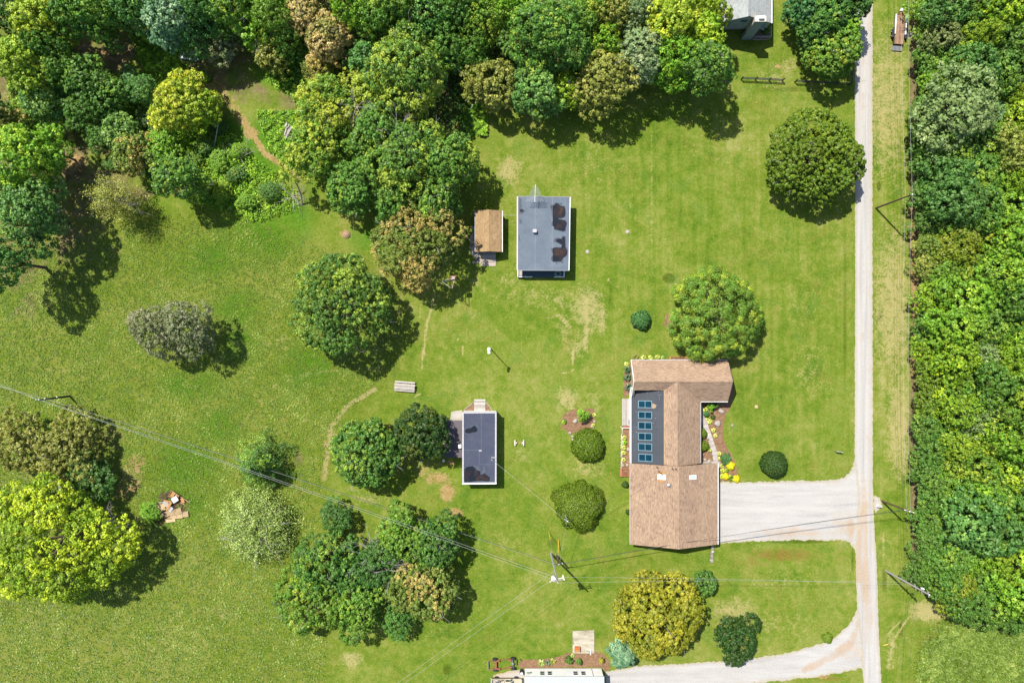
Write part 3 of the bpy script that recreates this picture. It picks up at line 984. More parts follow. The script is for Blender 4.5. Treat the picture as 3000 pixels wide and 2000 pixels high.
def dome_crown(name, seed, Rr, h, leaf=(0.17, 0.12), n=9000, lump=0.07, z0=0.1, power=2.4):
    """a dense clipped dome of small leaves"""
    rs = np.random.RandomState(seed)
    d = fib_dirs(rs, n, -0.2, 1.0)
    d = unit(d + rs.normal(size=d.shape) * 0.06)
    ang = np.arctan2(d[:, 1], d[:, 0])
    ph = rs.uniform(0, 6.28, 5)
    k = 1 + lump * (np.sin(3 * ang + ph[0]) + 0.8 * np.sin(5 * ang + ph[1] + 2 * d[:, 2]) + 0.7 * np.sin(9 * ang + ph[2] + 5 * d[:, 2]))
    s = (np.abs(d[:, 0]) ** power + np.abs(d[:, 1]) ** power * 0 + np.abs(d[:, 2]) ** power) ** 0
    bump = 0.05 * np.sin(d[:, 0] * 17 + ph[3]) * np.sin(d[:, 1] * 15 + ph[4]) + rs.uniform(-0.07, 0.05, n)
    r = (k + bump)
    pos = np.stack([d[:, 0] * Rr * r, d[:, 1] * Rr * r, z0 + np.clip(d[:, 2], -0.2, 1) * (h - z0) * (0.96 + bump)], -1)
    pos[:, 2] = np.maximum(pos[:, 2], 0.04)
    nrm = d + rs.normal(size=d.shape) * 0.55
    return leaf_mesh(name, rs, pos, nrm, rs.uniform(0, 1, n), rs.uniform(0, 1, n), *leaf)


def spruce_crown(name, seed, Rr, h, n_whorl=9, per_bough=230, leaf=(0.32, 0.12)):
    rs = np.random.RandomState(seed)
    P_, N_, T_, B_ = [], [], [], []
    for w in range(n_whorl):
        f = w / (n_whorl - 1)
        z = 0.8 + (h - 1.2) * f
        L = Rr * (1 - f) ** 0.8 + 0.35
        nb = 7 if f < 0.8 else 5
        a0 = rs.uniform(0, 6.28)
        for b in range(nb):
            a = a0 + b * 2 * math.pi / nb + rs.uniform(-.25, .25)
            Lb = L * rs.uniform(0.75, 1.12)
            n = int(per_bough * (0.25 + 0.75 * Lb / Rr))
            s = rs.uniform(0.05, 1, n) ** 0.7
            width = Lb * 0.30 * np.sin(np.clip(s, 0, 1) * math.pi * 0.86 + 0.25)
            side = rs.uniform(-1, 1, n) * width
            # finger-like side shoots
            side = np.sign(side) * (np.abs(side) ** 0.9)
            dr = np.array([math.cos(a), math.sin(a), 0]); tr = np.array([-math.sin(a), math.cos(a), 0])
            zz = z + Lb * (0.12 * np.sin(s * 3.0) - 0.22 * s * s) + rs.uniform(-.14, .12, n) - np.abs(side) * 0.18
            P_.append(dr * (s * Lb)[:, None] + tr * side[:, None] + np.array([0, 0, 1]) * zz[:, None])
            N_.append(np.array([0, 0, 0.9]) + rs.normal(size=(n, 3)) * 0.5 + dr * 0.25)
            bt = rs.uniform(0, 1)
            T_.append(0.4 * bt + 0.6 * rs.uniform(0, 1, n)); B_.append(np.clip(0.6 * bt + 0.4 * rs.uniform(0, 1, n), 0, 1))
    return leaf_mesh(name, rs, np.concatenate(P_), np.concatenate(N_), np.concatenate(T_), np.concatenate(B_), *leaf)


def airy_crown(name, seed, Rr, z0, z1, n_tw=170, per=42, leaf=(0.24, 0.13)):
    """drooping sprays of small leaves with the sky or ground showing between"""
    rs = np.random.RandomState(seed)
    d = fib_dirs(rs, n_tw, -0.1, 1.0)
    P_, N_, T_, B_ = [], [], [], []
    base = np.array([0, 0, z0])
    for i in range(n_tw):
        L = Rr * rs.uniform(0.7, 1.08)
        s = rs.uniform(0.35, 1.0, per)
        p = base + d[i] * np.array([1, 1, (z1 - z0) / Rr]) * (s * L)[:, None]
        p[:, 2] -= 0.22 * Rr * (s ** 3) * rs.uniform(0.4, 1.2)
        p += rs.normal(size=p.shape) * 0.20 * Rr * 0.28
        P_.append(p); N_.append(np.array([0, 0, 0.6]) + rs.normal(size=p.shape) * 0.7 + d[i] * 0.4)
        b = rs.uniform(0, 1)
        T_.append(0.5 * b + 0.5 * rs.uniform(0, 1, per)); B_.append(np.clip(b + rs.uniform(-.2, .2, per), 0, 1))
    p = np.concatenate(P_)
    p[:, 2] = np.maximum(p[:, 2], 0.25)
    return leaf_mesh(name, rs, p, np.concatenate(N_), np.concatenate(T_), np.concatenate(B_), *leaf)


def limbs(mb, rs, c, z0, r0, n_max=12, tone=0.5):
    """a tapered trunk with limbs running out into the crown masses"""
    top = Vector((rs.uniform(-.2, .2), rs.uniform(-.2, .2), z0))
    mb.tube([(0, 0, -0.15), (0, 0, 0.25), (top.x * .5, top.y * .5, z0 * 0.6), top], [r0 * 1.45, r0 * 1.1, r0 * 0.9, r0 * 0.72], 8, tone)
    idx = rs.permutation(len(c))[:n_max]
    for i in idx:
        e = Vector(c[i])
        s = top * rs.uniform(0.75, 1.0)
        m = s.lerp(e, 0.5) + Vector((rs.uniform(-.4, .4), rs.uniform(-.4, .4), rs.uniform(0.1, .7)))
        mb.tube([s, m, e], [r0 * 0.42, r0 * 0.27, r0 * 0.09], 5, tone, False)


def bare_branches(mb, rs, p, d, L, r, depth, spread=0.75, droop=0.0):
    p = Vector(p); d = Vector(d).normalized()
    pts = [p]
    dd = d.copy()
    for k in range(3):
        dd = (dd + Vector(rs.normal(size=3)) * 0.16 + Vector((0, 0, -droop))).normalized()
        pts.append(pts[-1] + dd * L / 3)
    mb.tube(pts, [r, r * 0.85, r * 0.7, r * 0.5], 5 if depth > 1 else 4, 0.3 + 0.5 * rs.uniform(), False)
    if depth <= 0:
        return
    for k in range(rs.randint(2, 4)):
        s = pts[rs.randint(1, 4)]
        nd = (dd + Vector(rs.normal(size=3)) * spread).normalized()
        bare_branches(mb, rs, s, nd, L * rs.uniform(0.55, 0.85), r * 0.55, depth - 1, spread, droop)


def pad_crown(name, seed, Rr, z0, z1, n_pads=270, per=130, rpad=0.64, leaf=(0.22, 0.17)):
    """a wide dome of flat leaf pads with dark gaps between them"""
    rs = np.random.RandomState(seed)
    d = fib_dirs(rs, n_pads, -0.15, 1.0)
    # gather the pads in drifts so that the gaps open unevenly
    k = rs.normal(size=(9, 3)); k /= np.linalg.norm(k, axis=1)[:, None]
    for q in k:
        w = np.clip((d @ q) - 0.80, 0, 1)[:, None] * 1.1
        d = unit(d + q * w)
    ang = np.arctan2(d[:, 1], d[:, 0])
    ph = rs.uniform(0, 6.28, 2)
    out = (Rr - rpad * .7) * (1 + 0.04 * np.sin(3 * ang + ph[0]) + 0.03 * np.sin(7 * ang + ph[1])) * rs.uniform(0.90, 1.03, n_pads)
    c = np.stack([d[:, 0] * out, d[:, 1] * out, z0 + np.maximum(d[:, 2], -.15) * (z1 - z0) * rs.uniform(0.86, 1.04, n_pads)], -1)
    idx = np.repeat(np.arange(n_pads), per)
    n = len(idx)
    rp = rpad * rs.uniform(0.6, 1.25, n_pads)
    a = rs.uniform(0, 6.28, n); r = np.sqrt(rs.uniform(0, 1, n))
    lob = 1 + 0.22 * np.sin(5 * a + idx) + 0.12 * np.sin(8 * a + 2.3 * idx)
    loc = np.stack([np.cos(a) * r * lob, np.sin(a) * r * lob, 0.55 * (1 - r ** 2.2) - 0.25], -1) * rp[idx][:, None]
    loc += rs.normal(size=loc.shape) * 0.07
    tilt = d[idx] * np.array([1, 1, 0])
    loc[:, 2] -= (loc * tilt).sum(1) * 0.55
    nrm = np.stack([np.cos(a) * r * 0.9, np.sin(a) * r * 0.9, np.full(n, 0.75)], -1) + tilt * 0.35 + rs.normal(size=(n, 3)) * 0.28
    pt = rs.uniform(0, 1, n_pads); pp = rs.uniform(0, 1, n_pads)
    m = 5200
    di = fib_dirs(rs, m, -0.3, 1.0)
    ri = 0.74 * Rr * rs.uniform(.85, 1.02, m)
    inner = np.stack([di[:, 0] * ri, di[:, 1] * ri, z0 + di[:, 2] * (z1 - z0) * 0.72], -1)
    return (leaf_mesh(name, rs, np.concatenate([c[idx] + loc, inner]), np.concatenate([nrm, di + rs.normal(size=di.shape) * .4]),
                      np.concatenate([0.35 * pt[idx] + 0.55 * rs.uniform(0, 1, n), rs.uniform(0, 1, m) * .8]), np.concatenate([np.clip(pp[idx] + rs.uniform(-.2, .2, n), 0, 1), rs.uniform(0, .4, m)]), *leaf), c, rp)


COLR = {
    'belt':   ((108, 144, 44), (160, 174, 52)),   # how sunlit leaves look in the photograph: leaves, tips
    'dark':   ((72, 112, 42), (118, 146, 50)),
    'green':  ((78, 122, 44), (152, 168, 56)),
    'mid':    ((98, 138, 42), (168, 172, 52)),
    'lime':   ((112, 160, 40), (170, 190, 50)),
    'vivid':  ((122, 158, 30), (194, 202, 42)),
    'yellow': ((134, 162, 40), (194, 194, 54)),
    'gold':   ((120, 130, 28), (160, 150, 40)),
    'teal':   ((74, 122, 62), (122, 158, 84)),
    'blue':   ((96, 138, 100), (140, 168, 128)),
    'grey':   ((126, 148, 100), (164, 170, 128)),
    'olive':  ((130, 136, 58), (172, 164, 84)),
    'brown':  ((124, 128, 62), (178, 152, 100)),
    'rust':   ((104, 128, 48), (176, 152, 84)),
    'ash':    ((118, 128, 84), (152, 146, 112)),
    'pale':   ((140, 166, 78), (184, 192, 112)),
    'moss':   ((92, 120, 24), (130, 142, 32)),
    'deep':   ((48, 82, 26), (92, 100, 36)),
}

LEAFK = 1.10


def paint_leaves(o, key, amt=0.3, k=LEAFK, toward=None, share=0.0):
    a, b = COLR[key]
    if toward:
        a = tuple(p + (q - p) * share for p, q in zip(a, COLR[toward][0])); b = tuple(p + (q - p) * share for p, q in zip(b, COLR[toward][1]))
    c = A(*a, k)
    o.color = (c[0], c[1], c[2], amt)
    o['tip_colour'] = A(*b, k)[:3]


PROTO = {}


def proto_broad(i):
    if i not in PROTO:
        rs = np.random.RandomState(900 + i)
        style = i % 8
        kw = [dict(n_lobes=16, lobe=.37, rsub=.55, rough=.35, gap=.15), dict(n_lobes=20, lobe=.32, rsub=.52, rough=.4, gap=.15), dict(n_lobes=13, lobe=.40, rsub=.66, rough=.3, gap=.1), dict(n_lobes=22, lobe=.30, rsub=.48, rough=.4, gap=.15),
              dict(n_lobes=17, lobe=.36, rsub=.60, flat=.6, rough=.35, gap=.1), dict(n_lobes=19, lobe=.34, rsub=.52, rough=.45, gap=.2), dict(n_lobes=12, lobe=.42, rsub=.56, rough=.45, gap=.15), dict(n_lobes=18, lobe=.34, rsub=.55, rough=.4, gap=.22)][style]
        me, c, rl = broad_crown('broadleaf_crown', 300 + i, 4.6, 2.2, 10.0, per=26, leaf=(0.34, 0.25), **kw)
        mb = MB()
        limbs(mb, rs, c, 3.4, 0.24)
        tm = mb.mesh('trunk')
        tm.materials.append(M['bark'])
        PROTO[i] = (me, tm)
    return PROTO[i]


TREES = []


def tree(x, y, r, H, kind, key, label, amt=0.3, name='broadleaf_tree', cat='tree', group=None, seed=None, hc=0.6, sx=1.0, rz=None, **kw):
    """x, y, r: where and how large the crown shows in the photograph (in its pixels); H: height in metres"""
    i = len(TREES)
    seed = seed if seed is not None else 40 + i * 7
    rs = np.random.RandomState(seed)
    h = H * hc
    g = P(x, y, h)
    Rm = r * PX * (CAM_H - h) / CAM_H
    root = thing(name, label, cat, (g.x, g.y, 0), group)
    rz = rs.uniform(0, 6.28) if rz is None else rz
    bark = M['bark_pale'] if key in ('pale', 'grey', 'ash', 'brown') else M['bark']
    if kind == 'p':            # a copy of one of the shared crowns
        cm, tm = proto_broad(rs.randint(0, 16))
        s = Rm / 4.6
        crown = link_mesh('crown', cm, root)
        crown.scale = (s * sx, s / sx, H / 10.0)
        crown.rotation_euler = (0, 0, rz)
        tr = link_mesh('trunk', tm, root)
        tr.scale = (s * sx, s / sx, H / 10.0)
        tr.rotation_euler = (0, 0, rz)
    elif kind == 'c':
        me, c, rl = pad_crown('broadleaf_crown', seed, Rm, H * 0.38, H, **kw)
        crown = link_mesh('crown', me, root)
        mb = MB()
        limbs(mb, rs, c, H * 0.25, 0.05 + 0.035 * Rm, 14)
        mb.build('trunk', bark, None).parent = root
    elif kind == 'b':
        n = int(9 + Rm * 1.4)
        z0 = kw.pop('z0', H * 0.16)
        a = dict(n_lobes=int(n * 1.25), lobe=0.32 if Rm > 5 else 0.37, rsub=0.50, per=26, leaf=(0.33, 0.25), rough=.32, gap=.12)
        a.update(kw)
        me, c, rl = broad_crown('broadleaf_crown', seed, Rm, z0, H, **a)
        crown = link_mesh('crown', me, root)
        mb = MB()
        limbs(mb, rs, c, H * 0.33, 0.05 + 0.035 * Rm, 14)
        mb.build('trunk', bark, None).parent = root
        if Rm > 3:
            mb = MB()
            for q in rs.permutation(len(c))[:5]:      # dead twigs standing out of the crown
                s_ = Vector(c[q]); o_ = Vector((c[q][0], c[q][1], max(0.4, c[q][2] - H * .5))).normalized()
                bare_branches(mb, rs, s_ + o_ * rl[q] * .55, o_ + Vector((0, 0, .35)), rl[q] * rs.uniform(.6, .95), 0.035, 1, .6)
            tw = mb.build('dead_twigs', M['bark_pale'], None, kind='stuff')
            tw.parent = root
            tw.scale = (sx, 1 / sx, 1)
            tw.rotation_euler = (0, 0, rz)
        crown.scale = (sx, 1 / sx, 1)
        crown.rotation_euler = (0, 0, rz)
    elif kind == 's':
        me = spruce_crown('conifer_crown', seed, Rm, H, **kw)
        crown = link_mesh('crown', me, root)
        MB().tube([(0, 0, -0.1), (0, 0, H * 0.5), (0, 0, H)], [0.2, 0.13, 0.02], 7).build('trunk', M['bark'], None).parent = root
    elif kind == 'a':
        me = airy_crown('airy_crown', seed, Rm, H * 0.3, H, **kw)
        crown = link_mesh('crown', me, root)
        mb = MB()
        mb.tube([(0, 0, -0.1), (0, 0, H * 0.32)], [0.22, 0.15], 7)
        for k in range(9):
            a_ = k * 0.7 + rs.uniform(0, .4)
            bare_branches(mb, rs, (0, 0, H * 0.3), (math.cos(a_), math.sin(a_), rs.uniform(.25, 1.0)), Rm * 0.55, 0.07, 2, 0.55, 0.03)
        mb.build('trunk', M['bark_pale'], None).parent = root
    elif kind == 'd':
        me = dome_crown('shrub_crown', seed, Rm, H, **kw)
        crown = link_mesh('crown', me, root)
        crown.rotation_euler = (0, 0, rz)
        mb = MB()
        for k in range(5):
            a_ = k * 1.26
            mb.tube([(0, 0, 0), (math.cos(a_) * Rm * .45, math.sin(a_) * Rm * .45, H * .55)], [0.05, 0.02], 5)
        mb.build('stem', M['bark'], None).parent = root
    paint_leaves(crown, key, amt)
    TREES.append(root)
    return root


def dead_tree(x, y, L, label, seed, n=5, name='dead_tree', tilt=0.4, z=1.5, r=0.09, depth=3, spread=0.6, dirs=None):
    rs = np.random.RandomState(seed)
    g = P(x, y, 1.0)
    root = thing(name, label, 'tree', (g.x, g.y, 0))
    t = MB(); b = MB()
    t.tube([(0, 0, -0.1), (0.1, 0.05, z)], [r * 1.6, r], 7)
    for k in range(n):
        a = k * 6.28 / n + rs.uniform(-.3, .3)
        d = dirs[k % len(dirs)] if dirs else (math.cos(a), math.sin(a), tilt)
        bare_branches(b, rs, (0.1, 0.05, z), d, L, r * 0.8, depth, spread)
    t.build('trunk', M['bark_pale'], None).parent = root
    b.build('branches', M['bark_pale'], None).parent = root
    return root

# --- trees standing on the lawns and in the meadow
tree(995, 893, 158, 12.5, 'b', 'green', 'large round green tree with yellow tips alone in the meadow left of the lamp post', .55, rsub=.46, n_lobes=34, lobe=.24, rough=.10, leaf=(.30, .22), per=26, gap=.2)
tree(2095, 922, 140, 9.6, 'c', 'mid', 'big domed tree with cloud-like leaf pads overhanging the tan roofed house', .35, hc=.45)
tree(2378, 460, 143, 9.6, 'b', 'moss', 'dense dark olive round tree beside the gravel road, below the black rail fence', .35, rsub=.40, lobe=.26, n_lobes=34, rough=.12, hc=.5, gap=.15)
tree(1225, 712, 138, 11.0, 'b', 'rust', 'brown-tinged tree in front of the small golden roofed shed', .55, hc=.5, leaf=(.28, .2), rsub=.48, per=28)
tree(468, 972, 80, 10.0, 'b', 'ash', 'grey-leaved tree with a thin crown in the meadow, left trunk of its pair', .5, gap=.12, leaf=(.26, .19))
tree(560, 958, 80, 10.5, 'b', 'ash', 'grey-green tree in the meadow, right trunk of its pair, nearest the big round tree', .3, gap=.15, leaf=(.26, .19))
tree(1075, 1325, 108, 8.5, 'b', 'green', 'clumpy green tree at the left of two trees by the navy roofed shed', .35, rough=.1, hc=.5, rsub=.42)
tree(1238, 1268, 88, 8.5, 'b', 'deep', 'dark green tree with orange leaves touching the navy roofed shed', .45, rough=.1, hc=.5)
tree(748, 1362, 98, 9.0, 's', 'green', 'blue-green spruce under the power lines in the meadow', .4, name='spruce_tree')
tree(738, 1545, 122, 6.8, 'a', 'pale', 'pale yellow-green willow with bare twigs below the spruce', .4, name='willow_tree', n_tw=420, per=60, leaf=(.27, .15))
tree(150, 1585, 205, 12.5, 'b', 'vivid', 'huge bright yellow-green tree at the left edge beside the scrap heap', .5, rsub=.55, n_lobes=40, lobe=.22, rough=.25, gap=.15)
tree(70, 1300, 95, 6.0, 'b', 'olive', 'thin olive scrub tree at the left edge above the bright yellow tree', .4, gap=.35)
tree(210, 1318, 105, 6.5, 'b', 'olive', 'olive brown scrub tree casting shade on the bare soil patch', .35, gap=.3)
tree(265, 1400, 75, 5.5, 'p', 'dark', 'dark scrub tree between the bright yellow tree and the bare soil patch', .2)
tree(1925, 1795, 138, 7.8, 'b', 'gold', 'golden olive tree near the concrete pad and the mobile home', .55, rough=.08, gap=.05, rsub=.45, hc=.5)
tree(2155, 1863, 72, 5.4, 'b', 'deep', 'dark glossy magnolia tree on the lawn above the lower gravel drive', .22, rsub=.40, leaf=(.28, .20), hc=.5, name='magnolia_tree')
tree(1836, 1925, 50, 5.2, 's', 'blue', 'silvery blue spruce at the corner of the golden olive tree', .5, name='spruce_tree', per_bough=260)
tree(1698, 1487, 72, 4.0, 'd', 'moss', 'large round clipped evergreen shrub behind the service pole', .35, name='round_shrub', cat='shrub', n=17000)
tree(1725, 1308, 48, 3.0, 'd', 'moss', 'round clipped green shrub below the brown mulch bed', .25, name='round_shrub', cat='shrub', n=12000, lump=.03)
tree(2275, 1363, 38, 3.0, 'd', 'deep', 'dark egg shaped shrub beside the top of the driveway', .25, name='round_shrub', cat='shrub', n=9000, lump=.02)
tree(1881, 937, 28, 2.2, 'd', 'teal', 'small bluish round shrub left of the cloud-like tree', .2, name='round_shrub', cat='shrub', n=5500, lump=.06)
tree(2063, 1705, 40, 3.6, 'b', 'green', 'small green tree right of the golden olive tree', .25, hc=.5, rsub=.34, leaf=(.24, .18))
tree(2427, 1870, 15, 0.9, 'd', 'moss', 'tiny clipped bush at the edge of the lower gravel drive', .3, name='round_shrub', cat='shrub', n=2500)
tree(438, 1500, 30, 2.2, 'p', 'lime', 'low green bush touching the left of the lumber scrap heap', .3, name='bush', cat='bush')
# the thicket below the navy roofed shed
tree(985, 1512, 55, 4.5, 'p', 'dark', 'small dark bush at the upper left corner of the bottom thicket', .2)
tree(1185, 1570, 88, 8.0, 'b', 'mid', 'olive green tree in the upper middle of the bottom thicket under the wires', .3)
tree(1280, 1585, 78, 8.5, 'b', 'dark', 'dark green tree at the upper right of the bottom thicket', .35)
tree(1238, 1720, 105, 9.0, 'b', 'rust', 'brown-tipped tree at the right of the bottom thicket', .4, rsub=.45)
tree(1115, 1650, 80, 7.5, 'b', 'dark', 'dark tree in the middle of the bottom thicket beside bare branches', .15)
tree(950, 1640, 98, 7.0, 'b', 'green', 'loose green tree at the left of the bottom thicket near the willow', .3, gap=.25)
tree(905, 1760, 105, 6.5, 'b', 'mid', 'thin olive green tree at the lower left of the bottom thicket', .3, gap=.4)
tree(1050, 1780, 90, 7.0, 'b', 'mid', 'loose green tree at the bottom of the thicket', .25, gap=.2)
tree(1165, 1810, 55, 5.0, 'p', 'green', 'small green tree at the lower right tip of the bottom thicket', .2)
tree(1030, 1680, 70, 6.0, 'b', 'green', 'green tree in the heart of the bottom thicket', .2, gap=.15)
dead_tree(1100, 1595, 2.6, 'bare grey branches sticking out of the bottom thicket', 5, 7, z=5.0, r=.07, tilt=.25)
dead_tree(1150, 1640, 2.2, 'bare grey limb over the dark middle of the bottom thicket', 6, 6, z=6.6, r=.07, tilt=.2)

# --- the wood at the upper left
WOOD = 'trees of the upper left wood'
for (x, y, r, H, kd, ky, am, lb) in (
    (120, 70, 72, 13, 'b', 'yellow', .55, 'tall yellow tree near the top left corner'),
    (75, 195, 82, 13, 'b', 'yellow', .25, 'yellow-green tree at the left edge below the tall yellow tree'),
    (30, 45, 62, 12, 'p', 'teal', .3, 'blue-green tree in the top left corner'),
    (245, 45, 66, 13, 'p', 'green', .2, 'green tree right of the tall yellow tree at the top edge'),
    (320, 40, 62, 13, 'p', 'dark', .3, 'dark green tree at the top edge above the shaded track'),
    (400, 35, 66, 13, 'p', 'teal', .3, 'blue-green tree at the top edge above the junk heap track'),
    (505, 60, 78, 14, 'b', 'blue', .45, 'big pale blue-green tree above the junk heap'),
    (590, 45, 55, 13, 'p', 'teal', .2, 'dark blue-green tree at the top edge right of the pale blue-green tree'),
    (575, 130, 48, 9, 'p', 'teal', .15, 'blue-green tree leaning over the junk heap'),
    (650, 140, 55, 7, 'b', 'ash', .3, 'brownish grey-leaved tree right of the junk heap'),
    (690, 50, 58, 13, 'p', 'green', .3, 'bright green tree at the top edge above the grey-leaved tree'),
    (745, 90, 55, 11, 'b', 'lime', .3, 'thin light green tree with grey twigs left of the brown trees'),
    (815, 60, 62, 13, 'p', 'mid', .4, 'olive green tree at the top edge left of the brown trees'),
    (800, 165, 55, 8, 'b', 'olive', .4, 'thin olive tree with bare grey boughs below the brown trees'),
    (905, 50, 72, 12, 'b', 'brown', .55, 'pinkish brown tree at the top edge of the upper wood'),
    (960, 120, 74, 12, 'b', 'brown', .7, 'largest pinkish brown tree in the upper wood'),
    (940, 200, 48, 8, 'p', 'rust', .6, 'small rusty tree below the pinkish brown trees'),
    (860, 130, 42, 10, 'p', 'dark', .2, 'dark tree between the olive and pinkish brown trees'),
    (1040, 30, 62, 13, 'p', 'lime', .4, 'light green tree at the top edge right of the pinkish brown trees'),
    (1110, 60, 66, 13, 'p', 'green', .35, 'green tree at the top edge left of the forked gap'),
    (1180, 30, 60, 13, 'p', 'dark', .3, 'dark green tree at the top edge above the big yellow-tipped tree'),
    (1270, 55, 66, 12, 'p', 'teal', .25, 'blue-green tree above the right shoulder of the big yellow-tipped tree'),
    (1345, 30, 62, 13, 'p', 'dark', .2, 'dark tree at the top edge above the middle of the wood'),
    (1185, 215, 128, 16, 'b', 'green', .62, 'largest yellow-tipped tree in the middle of the upper wood'),
    (1070, 180, 58, 11, 'b', 'teal', .3, 'blue-green tree left of the largest yellow-tipped tree'),
    (1310, 150, 58, 11, 'p', 'dark', .25, 'dark tree right of the largest yellow-tipped tree'),
    (1415, 80, 60, 12, 'p', 'mid', .5, 'olive green tree left of the tall clumpy green tree'),
    (1390, 165, 50, 10, 'p', 'green', .35, 'green tree with dark gaps left of the tall clumpy green tree'),
    (1435, 245, 78, 9, 'b', 'olive', .35, 'yellowish tree at the lawn edge left of the tall clumpy green tree'),
    (1600, 110, 118, 17, 'b', 'green', .35, 'tall clumpy green tree above the middle of the lawn'),
    (1575, 262, 78, 11, 'b', 'teal', .4, 'blue-green tree below the tall clumpy green tree'),
    (1500, 20, 58, 13, 'p', 'lime', .3, 'light green tree at the top edge left of the tall clumpy green tree'),
    (1660, 270, 50, 8, 'b', 'vivid', .3, 'small yellow-green tree at the lawn edge'),
    (1720, 60, 62, 13, 'p', 'mid', .4, 'green tree at the top edge right of the tall clumpy green tree'),
    (1790, 60, 58, 12, 'p', 'olive', .3, 'olive brown tree at the top edge left of the grey-green tree'),
    (1765, 130, 50, 11, 'p', 'lime', .45, 'light green tree above the twiggy olive tree'),
    (1772, 235, 94, 12, 'b', 'olive', .5, 'twiggy olive tree with thin leaves at the lawn edge'),
    (1872, 165, 74, 12, 'b', 'grey', .4, 'pale grey-green tree left of the golden oak'),
    (1860, 60, 50, 12, 'p', 'grey', .3, 'grey-green tree at the top edge left of the golden oak'),
    (1970, 70, 88, 15, 'b', 'yellow', .5, 'golden oak beside the grey roofed house'),
    (2060, 120, 60, 14, 'b', 'vivid', .35, 'yellow-green tree overhanging the grey roofed house'),
    (2075, 45, 50, 13, 'p', 'yellow', .4, 'yellow-leaved tree shading the left eave of the grey roofed house'),
    (1975, 180, 68, 12, 'p', 'lime', .3, 'light green tree below the golden oak'),
    (2068, 200, 76, 15, 'b', 'dark', .35, 'dark green tree at the lawn corner below the grey roofed house'),
    (1090, 292, 48, 8, 'p', 'green', .3, 'green tree below left of the largest yellow-tipped tree'),
    (965, 325, 112, 13, 'b', 'mid', .55, 'yellow-green oak at the left of the tall clump beside the sawn wood heap'),
    (930, 440, 100, 13, 'b', 'mid', .4, 'green oak right of the sawn wood heap'),
    (1110, 395, 88, 13, 'b', 'green', .4, 'green oak in the top of the tall clump left of the lawn'),
    (1185, 480, 118, 14, 'b', 'green', .5, 'large oak with yellowish sprays and grey boughs in the tall clump'),
    (1320, 480, 82, 13, 'b', 'green', .45, 'green oak at the right edge of the tall clump by the lawn'),
    (1050, 540, 92, 12, 'b', 'green', .3, 'green oak at the lower left of the tall clump'),
    (1280, 590, 75, 11, 'b', 'dark', .4, 'dark green oak above the brown-tinged tree'),
    (1150, 600, 62, 10, 'p', 'dark', .3, 'dark tree tucked behind the brown-tinged tree'),
    (530, 300, 86, 9, 'b', 'yellow', .65, 'bright yellow maple in the middle of the upper left wood'),
    (590, 330, 52, 7, 'p', 'vivid', .4, 'yellow-green tree at the right shoulder of the bright yellow maple'),
    (130, 305, 62, 9, 'b', 'teal', .5, 'light blue-green tree left of the dark thicket'),
    (60, 465, 100, 15, 'b', 'lime', .4, 'light green tree at the left edge of the grey leaf litter'),
    (150, 440, 55, 10, 'p', 'lime', .3, 'light green tree touching the grey leaf litter'),
    (95, 630, 92, 15, 'b', 'teal', .5, 'blue-green tree at the left edge where the meadow starts'),
    (30, 560, 50, 10, 'p', 'green', .2, 'green tree at the left edge above the blue-green tree'),
    (12, 765, 74, 16, 'p', 'teal', .2, 'dark blue-green tree at the left edge shading the meadow'),
    (312, 572, 80, 12, 'a', 'olive', .4, 'feathery yellow-olive tree at the top of the meadow'),
    (355, 385, 52, 7, 'b', 'teal', .55, 'pale green tree left of the orange-tipped tree'),
    (395, 450, 62, 7.5, 'b', 'rust', .5, 'green tree with orange tips in the thicket'),
    (525, 520, 70, 11, 'b', 'green', .35, 'green tree at the lower edge of the thicket by the meadow'),
    (475, 440, 50, 5.5, 'p', 'lime', .3, 'light green tree below the bright yellow maple'),
    (260, 240, 62, 9, 'p', 'dark', .25, 'dark tree in the shaded thicket below the track'),
    (320, 280, 55, 7.5, 'p', 'dark', .3, 'dark tree left of the bright yellow maple'),
    (190, 215, 50, 10, 'p', 'green', .3, 'green tree beside the yellow-green edge tree'),
    (420, 265, 42, 6, 'p', 'teal', .2, 'small blue-green tree touching the left of the bright yellow maple'),
    (245, 330, 52, 7, 'p', 'dark', .2, 'dark tree above the grey leaf litter'),
    (290, 400, 40, 5, 'p', 'dark', .15, 'low dark tree right of the grey leaf litter'),
    (25, 375, 50, 9, 'p', 'brown', .4, 'brownish tree at the left edge above the light green tree'),
    (150, 140, 52, 11, 'p', 'dark', .2, 'dark tree below the tall yellow tree'),
):
    gap = 0.32 if 'thin' in lb or 'twiggy' in lb else 0.14
    extra = dict(gap=gap) if kd == 'b' else {}
    if kd == 'b' and r > 100:
        extra['rsub'] = .55
    o = tree(x, y, r * (1.16 if kd == 'p' else 1.06), H, kd, ky, lb, am, group=WOOD, hc=.62, **extra)
    paint_leaves(o.children[0], ky, am, .98, toward='mid', share=.32 if ky in ('dark', 'teal', 'green') else .1)
for k, (x, y, r, ky) in enumerate(((-50, 120, 70, 'green'), (-60, 300, 75, 'dark'), (-55, 520, 70, 'teal'), (60, -50, 65, 'green'), (180, -50, 70, 'dark'), (310, -55, 70, 'green'), (440, -60, 70, 'teal'), (560, -50, 65, 'dark'),
                                   (690, -55, 70, 'mid'), (820, -60, 70, 'green'), (960, -60, 70, 'brown'), (1090, -50, 70, 'green'), (1230, -55, 70, 'dark'), (1370, -60, 70, 'green'), (1500, -65, 70, 'mid'), (1630, -60, 70, 'green'),
                                   (1780, -55, 70, 'mid'), (1910, -55, 70, 'yellow'), (2040, -60, 60, 'lime'))):
    tree(x, y, r, 13, 'p', ky, 'wood tree standing just beyond the top and left edge of the view', .3, group='wood trees just outside the view')
